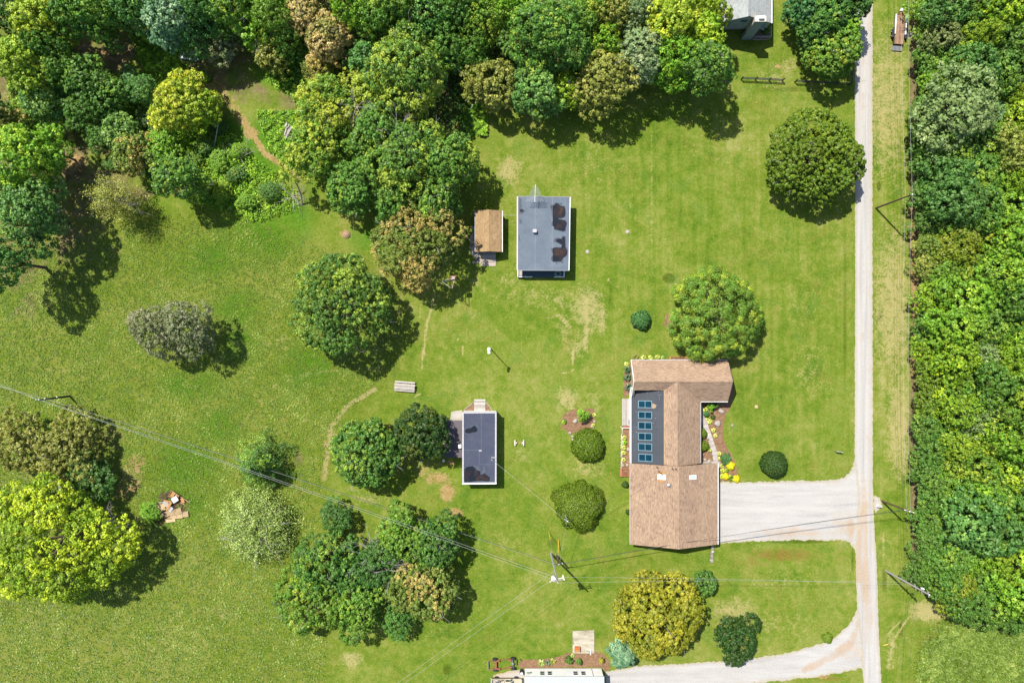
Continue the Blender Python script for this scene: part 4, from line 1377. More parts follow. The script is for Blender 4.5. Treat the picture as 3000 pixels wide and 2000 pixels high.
# low bushes of the thicket
for (x, y, r, ky, lb) in (
    (640, 470, 34, 'lime', 'low light green bush left of the straw path'), (700, 440, 26, 'lime', 'low bush touching the straw path'), (600, 430, 30, 'green', 'green bush in the shade below the maple'),
    (560, 470, 32, 'mid', 'olive bush in the middle of the thicket'), (470, 380, 36, 'dark', 'dark bush below the yellow maple'), (420, 340, 32, 'dark', 'dark bush left of the yellow maple'),
    (380, 230, 34, 'teal', 'blue-green bush beside the shaded track'), (650, 560, 34, 'vivid', 'yellow-green bush at the top of the meadow'), (720, 590, 30, 'lime', 'light green bush below the shaded weeds'),
    (790, 560, 34, 'green', 'green bush left of the leaning grey trunk'), (590, 545, 30, 'vivid', 'yellow-green bush under the green tree by the meadow'), (450, 500, 34, 'green', 'green bush below the orange-tipped tree'),
    (215, 385, 28, 'olive', 'olive bush above the grey leaf litter'), (330, 470, 30, 'green', 'green bush right of the grey leaf litter'), (640, 370, 30, 'dark', 'dark bush right of the yellow maple'), (690, 510, 30, 'green', 'green bush in the shaded weeds'),
):
    tree(x, y, r * .9, 2.2, 'p', ky, lb, .35, name='bush', cat='bush', group='bushes of the thicket')
dead_tree(855, 575, 2.0, 'fallen grey treetop below the leaning grey trunk', 11, 7, z=0.8, r=.06, tilt=.1)
dead_tree(165, 390, 2.6, 'bare grey fallen tree on the leaf litter', 12, 6, z=1.2, r=.07, tilt=.1)
dead_tree(700, 460, 2.2, 'bare twiggy branches lying in the shaded weeds', 13, 5, z=.7, r=.05, tilt=.1)
dead_tree(790, 150, 2.0, 'bare grey boughs above the olive tree', 14, 6, z=7.0, r=.07, tilt=.3)
dead_tree(1190, 460, 2.4, 'bare grey boughs showing in the oak clump', 15, 7, z=11.5, r=.07, tilt=.2)
dead_tree(370, 1530, 2.3, 'bare grey branches at the right side of the huge yellow-green tree', 16, 6, z=4.0, r=.07, tilt=.2)
dead_tree(1080, 370, 1.8, 'bare grey twigs at the top of the oak clump', 17, 6, z=10.5, r=.05, tilt=.2)
t_ = MB()
root = thing('dead_tree', 'bent grey dead trunk leaning beside the oak clump', 'tree', tuple(P(885, 600)))
t_.tube([P(885, 600), P(882, 572, 2.0), P(872, 545, 4.2), P(858, 524, 5.6)], [.16, .14, .12, .06], 8)
t_.build('trunk', M['bark_pale'], root)
for sd_, q in ((1, (882, 572, 2.0)), (2, (872, 545, 4.2)), (3, (864, 530, 5.2))):
    b_ = MB()
    bare_branches(b_, np.random.RandomState(sd_), P(*q), (.2 - .3 * sd_ % .5, .5, .8), 1.4, .05, 2, .6)
    b_.build('branch', M['bark_pale'], root)
root = thing('dead_tree', 'thin grey dead trunk standing in the shaded weeds', 'tree', tuple(P(625, 440)))
t_ = MB()
t_.tube([P(625, 440), P(634, 395, 2.0), P(641, 350, 4.0), P(644, 336, 4.6)], [.12, .1, .08, .05], 7)
t_.build('trunk', M['bark_pale'], root)

# --- trees by the grey roofed house and the road
for (x, y, r, H, ky, am, lb) in (
    (2350, 30, 58, 9, 'teal', .2, 'dark blue-green tree at the top edge left of the gravel road'),
    (2425, 50, 72, 11, 'green', .25, 'green maple overhanging the gravel road at the top edge'),
    (2385, 90, 58, 9, 'dark', .3, 'dark maple right of the grey roofed house'),
    (2470, 100, 50, 9, 'lime', .3, 'light green maple touching the road edge'),
    (2440, 155, 84, 9, 'mid', .4, 'round green maple above the black rail fence'),
    (2490, 10, 66, 11, 'dark', .25, 'dark tree shading the top of the gravel road'),
    (2425, -50, 75, 11, 'green', .25, 'green tree above the top edge beside the road'),
):
    tree(x, y, r, H, 'b', ky, lb, am, hc=.6, rough=.12, rsub=.45)

# --- the wood along the right edge, one row of the list per tree
EAST = 'trees of the right-hand wood'
rows = [
    (2710, 20, 52, 8, 'lime', 'light green tree at the top of the mown edge, above the trailer'), (2775, 25, 62, 10, 'teal', 'blue-green tree at the top edge right of the trailer'), (2850, 40, 66, 11, 'green', 'green tree at the top edge of the right-hand wood'),
    (2930, 30, 66, 11, 'vivid', 'yellow-green tree near the top right corner'), (2995, 50, 56, 11, 'green', 'green tree in the top right corner'),
    (2722, 90, 50, 7, 'mid', 'olive tree right of the white gravel by the trailer'), (2760, 110, 48, 8, 'ash', 'grey-green tree right of the trailer'), (2810, 130, 52, 9, 'teal', 'dark blue-green tree level with the trailer'),
    (2868, 118, 46, 10, 'yellow', 'yellow tree near the top of the right-hand wood'), (2935, 140, 66, 12, 'dark', 'large dark green tree level with the trailer at the right edge'), (2990, 160, 58, 12, 'green', 'green tree at the right edge below the corner'),
    (2725, 175, 50, 7, 'green', 'green tree at the mown edge below the trailer'), (2785, 190, 54, 8, 'mid', 'olive green tree in the second row below the trailer'), (2850, 195, 58, 10, 'teal', 'blue-green tree in the middle of the wood below the trailer'),
    (2925, 225, 74, 12, 'dark', 'dark clumpy tree at the right above the grey-green giant'), (2730, 235, 44, 6, 'lime', 'light green tree at the mown edge above the grey-green giant'), (2800, 240, 42, 8, 'vivid', 'yellow-green tree above the grey-green giant'),
    (2990, 260, 52, 10, 'lime', 'light green tree at the right edge level with the grey-green giant'),
    (2800, 320, 108, 12, 'grey', 'grey-green giant, palest and widest tree of the right-hand wood'), (2715, 320, 44, 7, 'green', 'green tree at the mown edge left of the grey-green giant'), (2880, 340, 62, 11, 'blue', 'pale blue-green tree at the right side of the grey-green giant'),
    (2945, 285, 36, 9, 'yellow', 'small yellow tree right of the grey-green giant'), (2965, 350, 62, 11, 'vivid', 'yellow-green tree right of the pale blue-green tree'),
    (2715, 400, 48, 7, 'dark', 'dark tree at the mown edge below the grey-green giant'), (2790, 430, 76, 10, 'green', 'large green tree below the grey-green giant'), (2880, 430, 62, 11, 'green', 'green tree in the far row below the pale blue-green tree'),
    (2960, 440, 66, 11, 'olive', 'olive tinted tree at the right edge level with the round roadside tree'), (2715, 475, 50, 7, 'green', 'green tree at the mown edge right of the round roadside tree'), (2775, 510, 62, 9, 'teal', 'blue-green tree in the second row above the brown pole'),
    (2850, 520, 66, 10, 'green', 'green tree in the middle row above the brown pole'), (2935, 520, 62, 11, 'lime', 'light green tree in the far row above the brown pole'), (2995, 520, 54, 11, 'vivid', 'yellow-green tree at the right edge level with the brown pole'),
    (2725, 570, 56, 8, 'dark', 'dark tree at the mown edge by the top of the brown pole'), (2790, 590, 70, 10, 'teal', 'dark blue-green tree right of the brown pole'), (2870, 610, 66, 11, 'green', 'green tree in the middle row right of the brown pole'),
    (2950, 610, 66, 12, 'lime', 'light green tree in the far row right of the brown pole'), (2725, 650, 50, 7, 'dark', 'dark tree at the mown edge below the brown pole'), (2800, 670, 56, 9, 'mid', 'mid green tree below the blue-green tree by the brown pole'),
    (2730, 725, 52, 7, 'rust', 'orange-tipped tree at the mown edge level with the flat grey roof'), (2800, 730, 62, 9, 'gold', 'golden olive tree in the second row level with the flat grey roof'), (2870, 710, 60, 10, 'gold', 'golden tree in the middle row with a reddish top'),
    (2945, 700, 62, 11, 'lime', 'light green tree in the far row level with the flat grey roof'), (2995, 680, 54, 11, 'vivid', 'yellow-green tree at the right edge level with the flat grey roof'),
    (2715, 785, 44, 6, 'olive', 'olive tree at the mown edge below the orange-tipped tree'), (2785, 800, 52, 8, 'mid', 'olive green tree below the golden olive tree'), (2850, 800, 56, 9, 'mid', 'green tree below the golden tree'),
    (2930, 800, 70, 11, 'lime', 'feathery light green tree in the far row level with the cloud-like tree'), (2995, 780, 56, 11, 'lime', 'light green tree at the right edge level with the cloud-like tree'),
    (2735, 870, 60, 8, 'vivid', 'yellow-green tree at the mown edge level with the cloud-like tree'), (2815, 880, 72, 10, 'lime', 'large light green tree in the second row level with the cloud-like tree'), (2895, 885, 62, 10, 'lime', 'light green tree in the middle row level with the cloud-like tree'),
    (2970, 890, 66, 11, 'green', 'green tree in the far row level with the cloud-like tree'), (2720, 950, 48, 7, 'green', 'green tree at the mown edge below the yellow-green edge tree'), (2790, 960, 66, 9, 'lime', 'light green tree in the second row left of the grey tuft'),
    (2875, 960, 60, 10, 'green', 'green tree directly above the grey tuft'), (2955, 975, 62, 11, 'lime', 'light green tree right of the grey tuft'), (2725, 1015, 50, 7, 'vivid', 'bright green tree at the mown edge level with the top of the tan roof'),
    (2865, 1040, 46, 11, 'grey', 'small grey tuft of a tree inside the right-hand wood'), (2790, 1050, 62, 9, 'vivid', 'bright green tree left below the grey tuft'), (2950, 1060, 66, 11, 'vivid', 'yellow-green tree right below the grey tuft'), (2995, 1010, 54, 11, 'green', 'green tree at the right edge level with the grey tuft'),
    (2730, 1100, 54, 7, 'moss', 'mossy green tree at the mown edge level with the dark skylight roof'), (2805, 1120, 62, 9, 'mid', 'olive green tree in the second row level with the dark skylight roof'), (2885, 1120, 66, 10, 'green', 'green tree in the middle row level with the dark skylight roof'),
    (2970, 1130, 60, 11, 'lime', 'light green tree in the far row level with the dark skylight roof'), (2730, 1180, 54, 7, 'moss', 'mossy tree at the mown edge below the mossy green one'), (2800, 1200, 62, 9, 'vivid', 'yellow-tipped tree in the second row level with the white walk'),
    (2860, 1210, 66, 11, 'grey', 'pale grey-green tree level with the white walk'), (2940, 1200, 66, 11, 'mid', 'green tree in the far row level with the white walk'), (2720, 1255, 48, 7, 'green', 'green tree at the mown edge level with the white walk'),
    (2785, 1280, 56, 9, 'green', 'green tree left of the yellow pair'), (2805, 1310, 40, 9, 'yellow', 'left yellow crown of the yellow pair in the right-hand wood'), (2865, 1300, 48, 10, 'yellow', 'right yellow crown of the yellow pair in the right-hand wood'),
    (2950, 1290, 66, 11, 'lime', 'light green tree right of the yellow pair'), (2725, 1330, 52, 7, 'dark', 'dark tree at the mown edge level with the egg shaped shrub'), (2790, 1380, 58, 8, 'mid', 'olive green tree below the yellow pair'), (2860, 1380, 62, 10, 'mid', 'green tree below the right yellow crown'),
    (2945, 1380, 66, 11, 'vivid', 'yellow-green tree in the far row below the yellow pair'), (2720, 1400, 50, 7, 'dark', 'dark tree at the mown edge above the brown leaning pole'), (2735, 1460, 54, 7, 'green', 'green tree at the mown edge right of the brown leaning pole'), (2800, 1450, 58, 9, 'mid', 'olive tree in the second row level with the driveway'),
    (2870, 1440, 60, 10, 'lime', 'light green tree in the middle row level with the driveway'), (2720, 1530, 46, 6, 'green', 'green tree at the mown edge below the brown leaning pole'), (2840, 1520, 88, 10, 'teal', 'wide dark blue-green tree level with the driveway'), (2950, 1480, 72, 11, 'green', 'green tree in the far row level with the driveway'),
    (2770, 1560, 62, 8, 'dark', 'dark green tree left of the wide blue-green tree'), (2920, 1560, 66, 11, 'teal', 'blue-green tree right of the wide blue-green tree'), (2995, 1560, 56, 11, 'lime', 'light green tree at the right edge level with the driveway bottom'),
    (2715, 1600, 46, 6, 'green', 'green tree at the mown edge level with the red clay grass'), (2780, 1630, 62, 8, 'green', 'green tree in the second row level with the red clay grass'), (2860, 1620, 62, 10, 'lime', 'light green tree in the middle row level with the red clay grass'), (2945, 1640, 70, 11, 'vivid', 'yellow-green tree in the far row level with the red clay grass'),
    (2700, 1680, 44, 6, 'dark', 'dark tree at the mown edge above the grey leaning pole'), (2760, 1700, 50, 7, 'green', 'green tree behind the head of the grey leaning pole'), (2800, 1710, 56, 8, 'gold', 'golden tree near the head of the grey leaning pole'), (2875, 1700, 60, 9, 'green', 'green tree right of the golden tree'),
    (2955, 1720, 66, 10, 'lime', 'light green tree in the far row right of the golden tree'), (2770, 1745, 40, 6, 'gold', 'small golden tree at the lower mown edge'), (2830, 1765, 50, 7, 'dark', 'dark tree at the lower tip of the right-hand wood'), (2895, 1785, 54, 8, 'green', 'green tree at the lower edge of the right-hand wood'),
    (2960, 1790, 52, 8, 'dark', 'dark tree at the lower right corner of the wood'), (2999, 1780, 44, 8, 'green', 'green tree at the right edge at the bottom of the wood'),
]
for k, (x, y, r, H, ky, lb) in enumerate(rows):
    o = tree(x, y, r * (1.06 if x < 2750 else 1.14), H * (0.75 if x < 2750 else (0.7, 1.0, 0.82, 1.15, .9)[k % 5]), 'p', ky, lb, .32, group=EAST, hc=.62)
    paint_leaves(o.children[0], ky, .32, toward='belt', share=.30)
for k, y in enumerate(range(-40, 1860, 95)):
    tree(3060 + 14 * (k % 2), y, 62, 9, 'p', ('lime', 'green', 'vivid', 'mid')[k % 4], 'wood tree standing just beyond the right edge of the view', .3, group='wood trees beyond the right edge')


# --- ground cover that nobody could count
def scatter(name, polys, n, seed, leaf, hmax, key, amt, spread=1.0, avoid=(), thr=0.5, scale=12.0):
    rs = np.random.RandomState(seed)
    allx, ally = [], []
    for poly in polys:
        xs = [p[0] for p in poly]; ys = [p[1] for p in poly]
        m = int(n / len(polys))
        x = rs.uniform(min(xs), max(xs), m * 3); y = rs.uniform(min(ys), max(ys), m * 3)
        d = in_poly(x, y, poly) + rs.normal(size=x.shape) * 6
        ok = d > 0
        allx.append(x[ok][:m]); ally.append(y[ok][:m])
    x = np.concatenate(allx); y = np.concatenate(ally)
    ph = rs.uniform(0, 6.28, 8)
    f = 0.5 + 0.25 * (np.sin(x / scale + ph[0] + 1.3 * np.sin(y / scale * .8 + ph[1])) * np.sin(y / (scale * 1.2) + ph[2] + np.sin(x / scale * .6 + ph[3]))) + 0.25 * np.sin(x / (scale * .37) + ph[4] + 1.1 * np.sin(y / (scale * .5))) * np.sin(y / (scale * .41) + ph[5])
    keep = f + rs.uniform(-.3, .3, f.shape) > 1 - thr - 0.3
    for (ax, ay, ar) in avoid:
        keep &= (x - ax) ** 2 + (y - ay) ** 2 > ar * ar
    x, y, f = x[keep], y[keep], f[keep]
    z = 0.05 + hmax * np.clip(f, 0, 1) * rs.uniform(0.3, 1, len(x))
    pos = np.stack([(x - 1500) * PX, (1000 - y) * PX, z], -1)
    nrm = np.array([0, 0, 0.8]) + rs.normal(size=pos.shape) * 0.55
    me = leaf_mesh(name, rs, pos, nrm, 0.45 * f + 0.55 * rs.uniform(0, 1, len(x)), np.clip(f + rs.uniform(-.3, .3, len(x)), 0, 1), *leaf)
    o = link_mesh(name, me)
    tag(o, kind='stuff')
    paint_leaves(o, key, amt)
    return o


scatter('undergrowth', [[(560, 380), (690, 400), (740, 470), (830, 520), (880, 600), (760, 650), (620, 600), (560, 540), (430, 560), (420, 470)],
                        [(755, 330), (870, 325), (900, 420), (870, 500), (800, 440)], [(200, 200), (420, 230), (620, 280), (640, 400), (420, 420), (280, 420), (200, 330)], [(380, 90), (470, 110), (540, 200), (620, 230), (560, 260), (430, 200)], [(30, 120), (200, 120), (240, 260), (180, 420), (20, 420)], [(840, 120), (990, 160), (1000, 300), (900, 330), (840, 250)],
                        [(780, 180), (900, 200), (960, 260), (900, 310), (780, 220)], [(1360, 300), (1430, 310), (1420, 400), (1370, 380)]], 90000, 61, (.30, .22), 1.1, 'lime', .4, avoid=((725, 380, 22), (745, 410, 16), (775, 450, 14), (805, 470, 12), (700, 340, 26)))
scatter('undergrowth', [[(2676, -60), (3090, -60), (3090, 1790), (2900, 1780), (2720, 1700), (2690, 1500), (2690, 800), (2680, 300)]], 24000, 62, (.42, .32), 2.2, 'dark', .3, thr=.6)
scatter('undergrowth', [[(20, -60), (2080, -60), (2060, 150), (1700, 290), (1420, 260), (1340, 480), (960, 500), (940, 260), (640, 100), (380, 60), (20, 60)]], 26000, 63, (.46, .34), 3.0, 'dark', .25, thr=.7)


def tufts(name, poly, n, seed, key, amt, h=0.32, scale=14.0):
    """rough grass left standing: leaning blades"""
    rs = np.random.RandomState(seed)
    xs = [p[0] for p in poly]; ys = [p[1] for p in poly]
    x = rs.uniform(max(min(xs), -40), min(max(xs), 3040), n * 2); y = rs.uniform(max(min(ys), -40), min(max(ys), 2040), n * 2)
    d = in_poly(x, y, poly) - rs.uniform(0, 55, x.shape)
    ph = rs.uniform(0, 6.28, 8)
    f = 0.5 + 0.3 * np.sin(x / scale + ph[0] + 1.7 * np.sin(y / scale * .7 + ph[1])) * np.sin(y / scale + ph[2] + 1.2 * np.sin(x / scale * .5)) + 0.2 * np.sin(x / (scale * 4.3) + ph[3]) * np.sin(y / (scale * 3.9) + ph[4])
    ok = (d > 6) & (f + rs.uniform(-.6, .6, f.shape) > 0.3)
    x, y, f = x[ok][:n], y[ok][:n], f[ok][:n]
    m = len(x)
    base = np.stack([(x - 1500) * PX, (1000 - y) * PX, np.zeros(m)], -1)
    V, Q, T_, TP = [], [], [], []
    for b in range(3):
        a = rs.uniform(0, 6.28, m)
        dr = np.stack([np.cos(a), np.sin(a), np.zeros(m)], -1)
        sd_ = np.stack([-np.sin(a), np.cos(a), np.zeros(m)], -1)
        hh = (h * rs.uniform(.5, 1.3, m))[:, None]
        w = (0.10 * rs.uniform(.7, 1.4, m))[:, None]
        p0 = base + dr * 0.03
        p1 = base + dr * hh * 2.0 + np.array([0, 0, 1]) * hh
        v = np.stack([p0 - sd_ * w, p0 + sd_ * w, p1 + sd_ * w * .5, p1 - sd_ * w * .5], 1)
        V.append(v.reshape(-1, 3)); T_.append(0.35 * f + 0.65 * rs.uniform(0, 1, m)); TP.append(np.clip(0.6 * f + rs.uniform(0, .4, m), 0, 1))
    v = np.concatenate(V)
    me = mesh_np(name, v, np.arange(len(v)).reshape(-1, 4))
    for nm, dd in (('tint', np.concatenate(T_)), ('tip', np.concatenate(TP))):
        at = me.attributes.new(nm, 'FLOAT', 'FACE')
        at.data.foreach_set('value', np.clip(dd, 0, 1).astype(np.float32))
    me.materials.append(M['leaf'])
    o = link_mesh(name, me)
    tag(o, kind='stuff')
    paint_leaves(o, key, amt, 1.55)


COLR['grass'] = ((112, 142, 40), (168, 174, 80))
COLR['straw'] = ((140, 152, 56), (186, 164, 96))
tufts('meadow_grass', MEADOW, 40000, 71, 'grass', .40, .11)
tufts('meadow_grass', FIELD_SE, 9000, 72, 'grass', .4, .2, 9)

# ---------------------------------------------------------------- buildings
def shingles(parent, poly3, along, mat, course=0.16, tab=(0.28, 0.6), seed=1, bias=0.0):
    """courses of overlapping asphalt tabs over a sloping polygon; 'along' runs with the eave"""
    rnd = random.Random(seed)
    pts = [Vector(p) for p in poly3]
    n = (pts[1] - pts[0]).cross(pts[2] - pts[0]).normalized()
    if n.z < 0:
        n = -n
    u = Vector(along).normalized()
    u = (u - n * u.dot(n)).normalized()
    v = n.cross(u)
    if v.z > 0:
        v = -v
    o = pts[0]
    q = [((p - o).dot(u), (p - o).dot(v)) for p in pts]
    v0 = min(b for a, b in q); v1 = max(b for a, b in q)
    mb = MB()
    rows = max(1, int((v1 - v0) / course))
    for r in range(rows):
        a = v0 + r * course
        m = a + course * 0.5
        xs = []
        for (x0, y0), (x1, y1) in zip(q, q[1:] + q[:1]):
            if (y0 > m) != (y1 > m):
                xs.append(x0 + (m - y0) / (y1 - y0) * (x1 - x0))
        if len(xs) < 2:
            continue
        lo, hi = min(xs), max(xs)
        s = lo - rnd.uniform(0, tab[1])
        rowt = rnd.uniform(-.06, .06)
        while s < hi:
            L = rnd.uniform(*tab)
            s0, s1 = max(s, lo), min(s + L - 0.012, hi)
            s += L
            if s1 - s0 < 0.04:
                continue
            t = min(1, max(0, rnd.gauss(0.5, 0.24) + rowt + bias))
            lift = 0.020 + rnd.uniform(0, 0.012)
            A0 = o + u * s0 + v * a + n * 0.006
            B0 = o + u * s1 + v * a + n * 0.006
            C0 = o + u * s1 + v * (a + course + 0.02) + n * lift
            D0 = o + u * s0 + v * (a + course + 0.02) + n * lift
            mb.face([A0, D0, C0, B0], t)
            mb.face([D0, D0 - n * lift * 0.9, C0 - n * lift * 0.9, C0], t)
    ob = mb.build('shingles', mat, parent, kind='stuff')
    return ob


def window_wall(parent, p0, p1, z0, z1, out, frame_mat, name='window', door=False, rows=1, cols=2):
    """a framed window standing 3 cm proud of a wall line from p0 to p1; glass is its sub-part"""
    p0 = Vector((p0[0], p0[1], 0)); p1 = Vector((p1[0], p1[1], 0)); out = Vector((out[0], out[1], 0))
    L = (p1 - p0).length; d = (p1 - p0).normalized()
    mb = MB()
    def at(s, z, o=0.0):
        return p0 + d * s + Vector((0, 0, z)) + out * o
    w = 0.07
    T = Matrix(((d.x, out.x, 0, p0.x), (d.y, out.y, 0, p0.y), (0, 0, 1, 0), (0, 0, 0, 1)))
    mb.box((0, -0.04, z0), (L, 0.05, z0 + w), .5, T).box((0, -0.04, z1 - w), (L, 0.05, z1), .5, T)
    mb.box((0, -0.04, z0 + w), (w, 0.048, z1 - w), .5, T).box((L - w, -0.04, z0 + w), (L, 0.048, z1 - w), .5, T)
    for c in range(1, cols):
        x = L * c / cols
        mb.box((x - 0.02, -0.03, z0 + w), (x + 0.02, 0.04, z1 - w), .5, T)
    for r in range(1, rows):
        z = z0 + (z1 - z0) * r / rows
        mb.box((w, -0.03, z - 0.02), (L - w, 0.036, z + 0.02), .5, T)
    o = mb.build(name, frame_mat, parent)
    MB().box((w, -0.02, z0 + w), (L - w, 0.012, z1 - w), .5, T).build('pane', M['glass'], o)
    return o


def walls(parent, poly, z0, z1, mat, name='wall'):
    return MB().prism(poly, z0, z1).build(name, mat, parent)


def strip(parent, pts, w, h, mat, name='gutter', label=None):
    mb = MB()
    for a, b in zip(pts[:-1], pts[1:]):
        mb.bar(a, b, w, h)
    return mb.build(name, mat, parent, label)


def skylight(parent, px0, py0, px1, py1, zf, frame, glass, cols=2, h=0.12, w=0.10):
    """a curb-mounted skylight on a roof; zf gives the roof height at a place"""
    a = P(px0, py1, zf(px0, py1)); b = P(px1, py0, zf(px1, py0))
    x0, x1, y0, y1 = a.x, b.x, a.y, b.y
    z = lambda x: a.z + (b.z - a.z) * (x - x0) / (x1 - x0)
    mb = MB()
    def slope_box(xa, ya, xb, yb, za, zb):
        n = len(mb.v)
        mb.v += [Vector(p) for p in ((xa, ya, z(xa) + za), (xb, ya, z(xb) + za), (xb, yb, z(xb) + za), (xa, yb, z(xa) + za),
                                     (xa, ya, z(xa) + zb), (xb, ya, z(xb) + zb), (xb, yb, z(xb) + zb), (xa, yb, z(xa) + zb))]
        for q in ((0, 3, 2, 1), (4, 5, 6, 7), (0, 1, 5, 4), (1, 2, 6, 5), (2, 3, 7, 6), (3, 0, 4, 7)):
            mb.f.append(tuple(n + i for i in q)); mb.t.append(.5)
    slope_box(x0, y0, x1, y0 + w, -.05, h); slope_box(x0, y1 - w, x1, y1, -.05, h)
    slope_box(x0, y0 + w, x0 + w, y1 - w, -.05, h * .96); slope_box(x1 - w, y0 + w, x1, y1 - w, -.05, h * .96)
    for c in range(1, cols):
        x = x0 + (x1 - x0) * c / cols
        slope_box(x - w * .35, y0 + w, x + w * .35, y1 - w, -.05, h * .92)
    o = mb.build('skylight', frame, parent)
    for c in range(cols):
        mb = MB()
        g0 = x0 + (x1 - x0) * c / cols + w * .5; g1 = x0 + (x1 - x0) * (c + 1) / cols - w * .5
        slope_box(g0, y0 + w * .6, g1, y1 - w * .6, 0.0, h * .6)
        mb.build('pane', glass, o)
    return o


def boards(parent, x0, y0, x1, y1, z, w, mat, along='x', seed=1, t=0.035, name='plank', gap=0.012, zfun=None, ragged=0.0):
    """planks laid side by side, each an object"""
    rnd = random.Random(seed)
    out = []
    lo, hi = (y0, y1) if along == 'x' else (x0, x1)
    n = max(1, int(round((hi - lo) / w)))
    w = (hi - lo) / n
    for k in range(n):
        a = lo + k * w + gap / 2; b = a + w - gap
        r0 = rnd.uniform(-ragged, ragged); r1 = rnd.uniform(-ragged, ragged)
        mb = MB()
        if along == 'x':
            za = zfun(a) if zfun else z
            mb.box((x0 + r0, a, za - t), (x1 + r1, b, za + rnd.uniform(0, .006)), rnd.uniform(0, 1))
        else:
            mb.box((a, y0 + r0, z - t), (b, y1 + r1, z + rnd.uniform(0, .006)), rnd.uniform(0, 1))
        out.append(mb.build(name, mat, parent))
    return out


def puddle(parent, px_pts, zroof, seed):
    """standing water on a flat roof"""
    pts = [P(x, y, zroof) for x, y in px_pts]
    # back to "picture on the ground" so that sheet() can place it
    return sheet('puddle', [(p.x / PX + 1500, 1000 - p.y / PX) for p in pts], zroof + 0.006, M['puddle'], 0.3, 0.035, seed, kind=None, parent=parent)


def flat_roof(parent, corners, h, t, mat, name='roof'):
    return MB().slab([Vector((c.x, c.y, h)) for c in corners], t).build(name, mat, parent)


# ---- the tan roofed house -------------------------------------------------
EAVE = 2.75
RIDGE = 5.45
house = thing('house', 'large tan roofed house with a dark flat roof of six skylights beside the driveway', 'house', tuple(P(1975, 1300)))
# garage wing
gw, ge = P(1846.4, 1500, EAVE).x, P(2103, 1500, EAVE).x
gn, gs = P(1900, 1357, EAVE).y, P(1900, 1594, EAVE).y
gm = P(1989, 1500, RIDGE).x
walls(house, [(gw + .35, gs + .35), (ge - .35, gs + .35), (ge - .35, gn - .35), (gw + .35, gn - .35)], 0, EAVE - .12, M['siding_tan'])
gable = MB()
for y in (gs + .35, gn - .35):
    gable.face([(gw + .35, y, EAVE - .12), (ge - .35, y, EAVE - .12), (gm, y, RIDGE - .26)])
gable.build('gable', M['siding_tan'], house)
W = [(gw, gs, EAVE), (gm, gs, RIDGE), (gm, gn, RIDGE), (gw, gn, EAVE)]
E = [(gm, gs, RIDGE), (ge, gs, EAVE), (ge, gn, EAVE), (gm, gn, RIDGE)]
M['deck_tan'] = plain('roof_sheathing', (0.23, 0.15, 0.095, 1), 0.9, 0, 0.3, 1.0)
rf = MB().slab(W, .14).slab(E, .14).build('roof', M['deck_tan'], house, 'tan shingled gable roof over the garage wing')
shingles(rf, W, (0, 1, 0), M['shingle_tan'], seed=3)
shingles(rf, E, (0, 1, 0), M['shingle_tan'], seed=4)
mb = MB()
rr = random.Random(2)
y = gs
while y < gn - .1:
    yy = min(y + .33, gn)
    for s in (-1, 1):
        zz = RIDGE + .045
        mb.face([(gm, y, zz), (gm, yy - .02, zz - .01), (gm + s * .17, yy - .02, zz - .06), (gm + s * .17, y, zz - .05)], rr.uniform(.2, .8))
    y = yy
mb.build('ridge_cap', M['shingle_tan'], rf, kind='stuff')
strip(rf, [(ge + .05, gs, EAVE - .06), (ge + .05, gn, EAVE - .06)], .12, .12, M['white'])
strip(rf, [(gw - .05, gs, EAVE - .06), (gw - .05, gn, EAVE - .06)], .12, .12, M['trim'])
zE = lambda px, py: RIDGE - (RIDGE - EAVE) * max(0, (P(px, py, 4).x - gm) / (ge - gm))
zW = lambda px, py: RIDGE - (RIDGE - EAVE) * max(0, (gm - P(px, py, 4).x) / (gm - gw))
skylight(rf, 1926, 1389.5, 1950, 1403, zW, M['white'], M['skyglass_pale'], 1, .16, .12)
skylight(rf, 2019, 1390, 2039.5, 1404, zE, M['white'], M['skyglass_pale'], 1, .16, .12)
# patched tan shingles round the left skylight
mb = MB()
rr = random.Random(6)
for (x, y_) in ((1929, 1383), (1934, 1382), (1939, 1384), (1944, 1386), (1931, 1408), (1936, 1409), (1928, 1407), (1866, 1366), (1866, 1369)):
    p = P(x, y_, zW(x, y_) + .05)
    sl = (RIDGE - EAVE) / (gm - gw)
    for k in range(2):
        L = .45; wd = .14
        q = p + Vector((k * .16, 0, k * .16 * sl))
        mb.face([q + Vector((0, -L / 2, 0)), q + Vector((wd, -L / 2, wd * sl)), q + Vector((wd, L / 2, wd * sl)), q + Vector((0, L / 2, 0))], rr.uniform(.4, .9))
mb.build('shingle_patch', M['wood_orange'], rf, kind='stuff')
# vents and masts on the garage roof
def roof_pipe(x, y_, zf, h, lean=(0, 0), r=.05):
    b = P(x, y_, zf(x, y_))
    mb = MB().tube([b - Vector((0, 0, .1)), b + Vector((lean[0], lean[1], h))], [r, r], 8)
    mb.lathe([(r * 2.6, 0), (r * 2.4, .04), (r, .10)], b, n=10)
    return mb.build('vent_pipe', M['dark_metal'], rf)
roof_pipe(1926, 1369, zW, .7, (-.1, .1)); roof_pipe(1970.5, 1372.5, zW, .9, (-.1, .1)); roof_pipe(1980, 1373, zW, .7, (-.1, .1))
b = P(1931, 1381, zW(1931, 1381))
MAST = b + Vector((0, 0, 1.5))
mb = MB().tube([b - Vector((0, 0, .1)), MAST], [.045, .045], 8).tube([MAST, MAST + Vector((.12, .1, .08))], [.07, .06], 8)
mb.lathe([(.16, 0), (.14, .05), (.05, .14)], b, n=10)
mb.build('service_mast', M['dark_metal'], rf)
b = P(1958, 1419, zW(1958, 1419))
mb = MB(); mb.smooth = True
mb.lathe([(.16, -.1), (.16, .18), (.30, .22), (.33, .34), (.27, .46), (.10, .54), (.02, .55)], b, n=16)
mb.build('turbine_vent', M['metal'], rf)
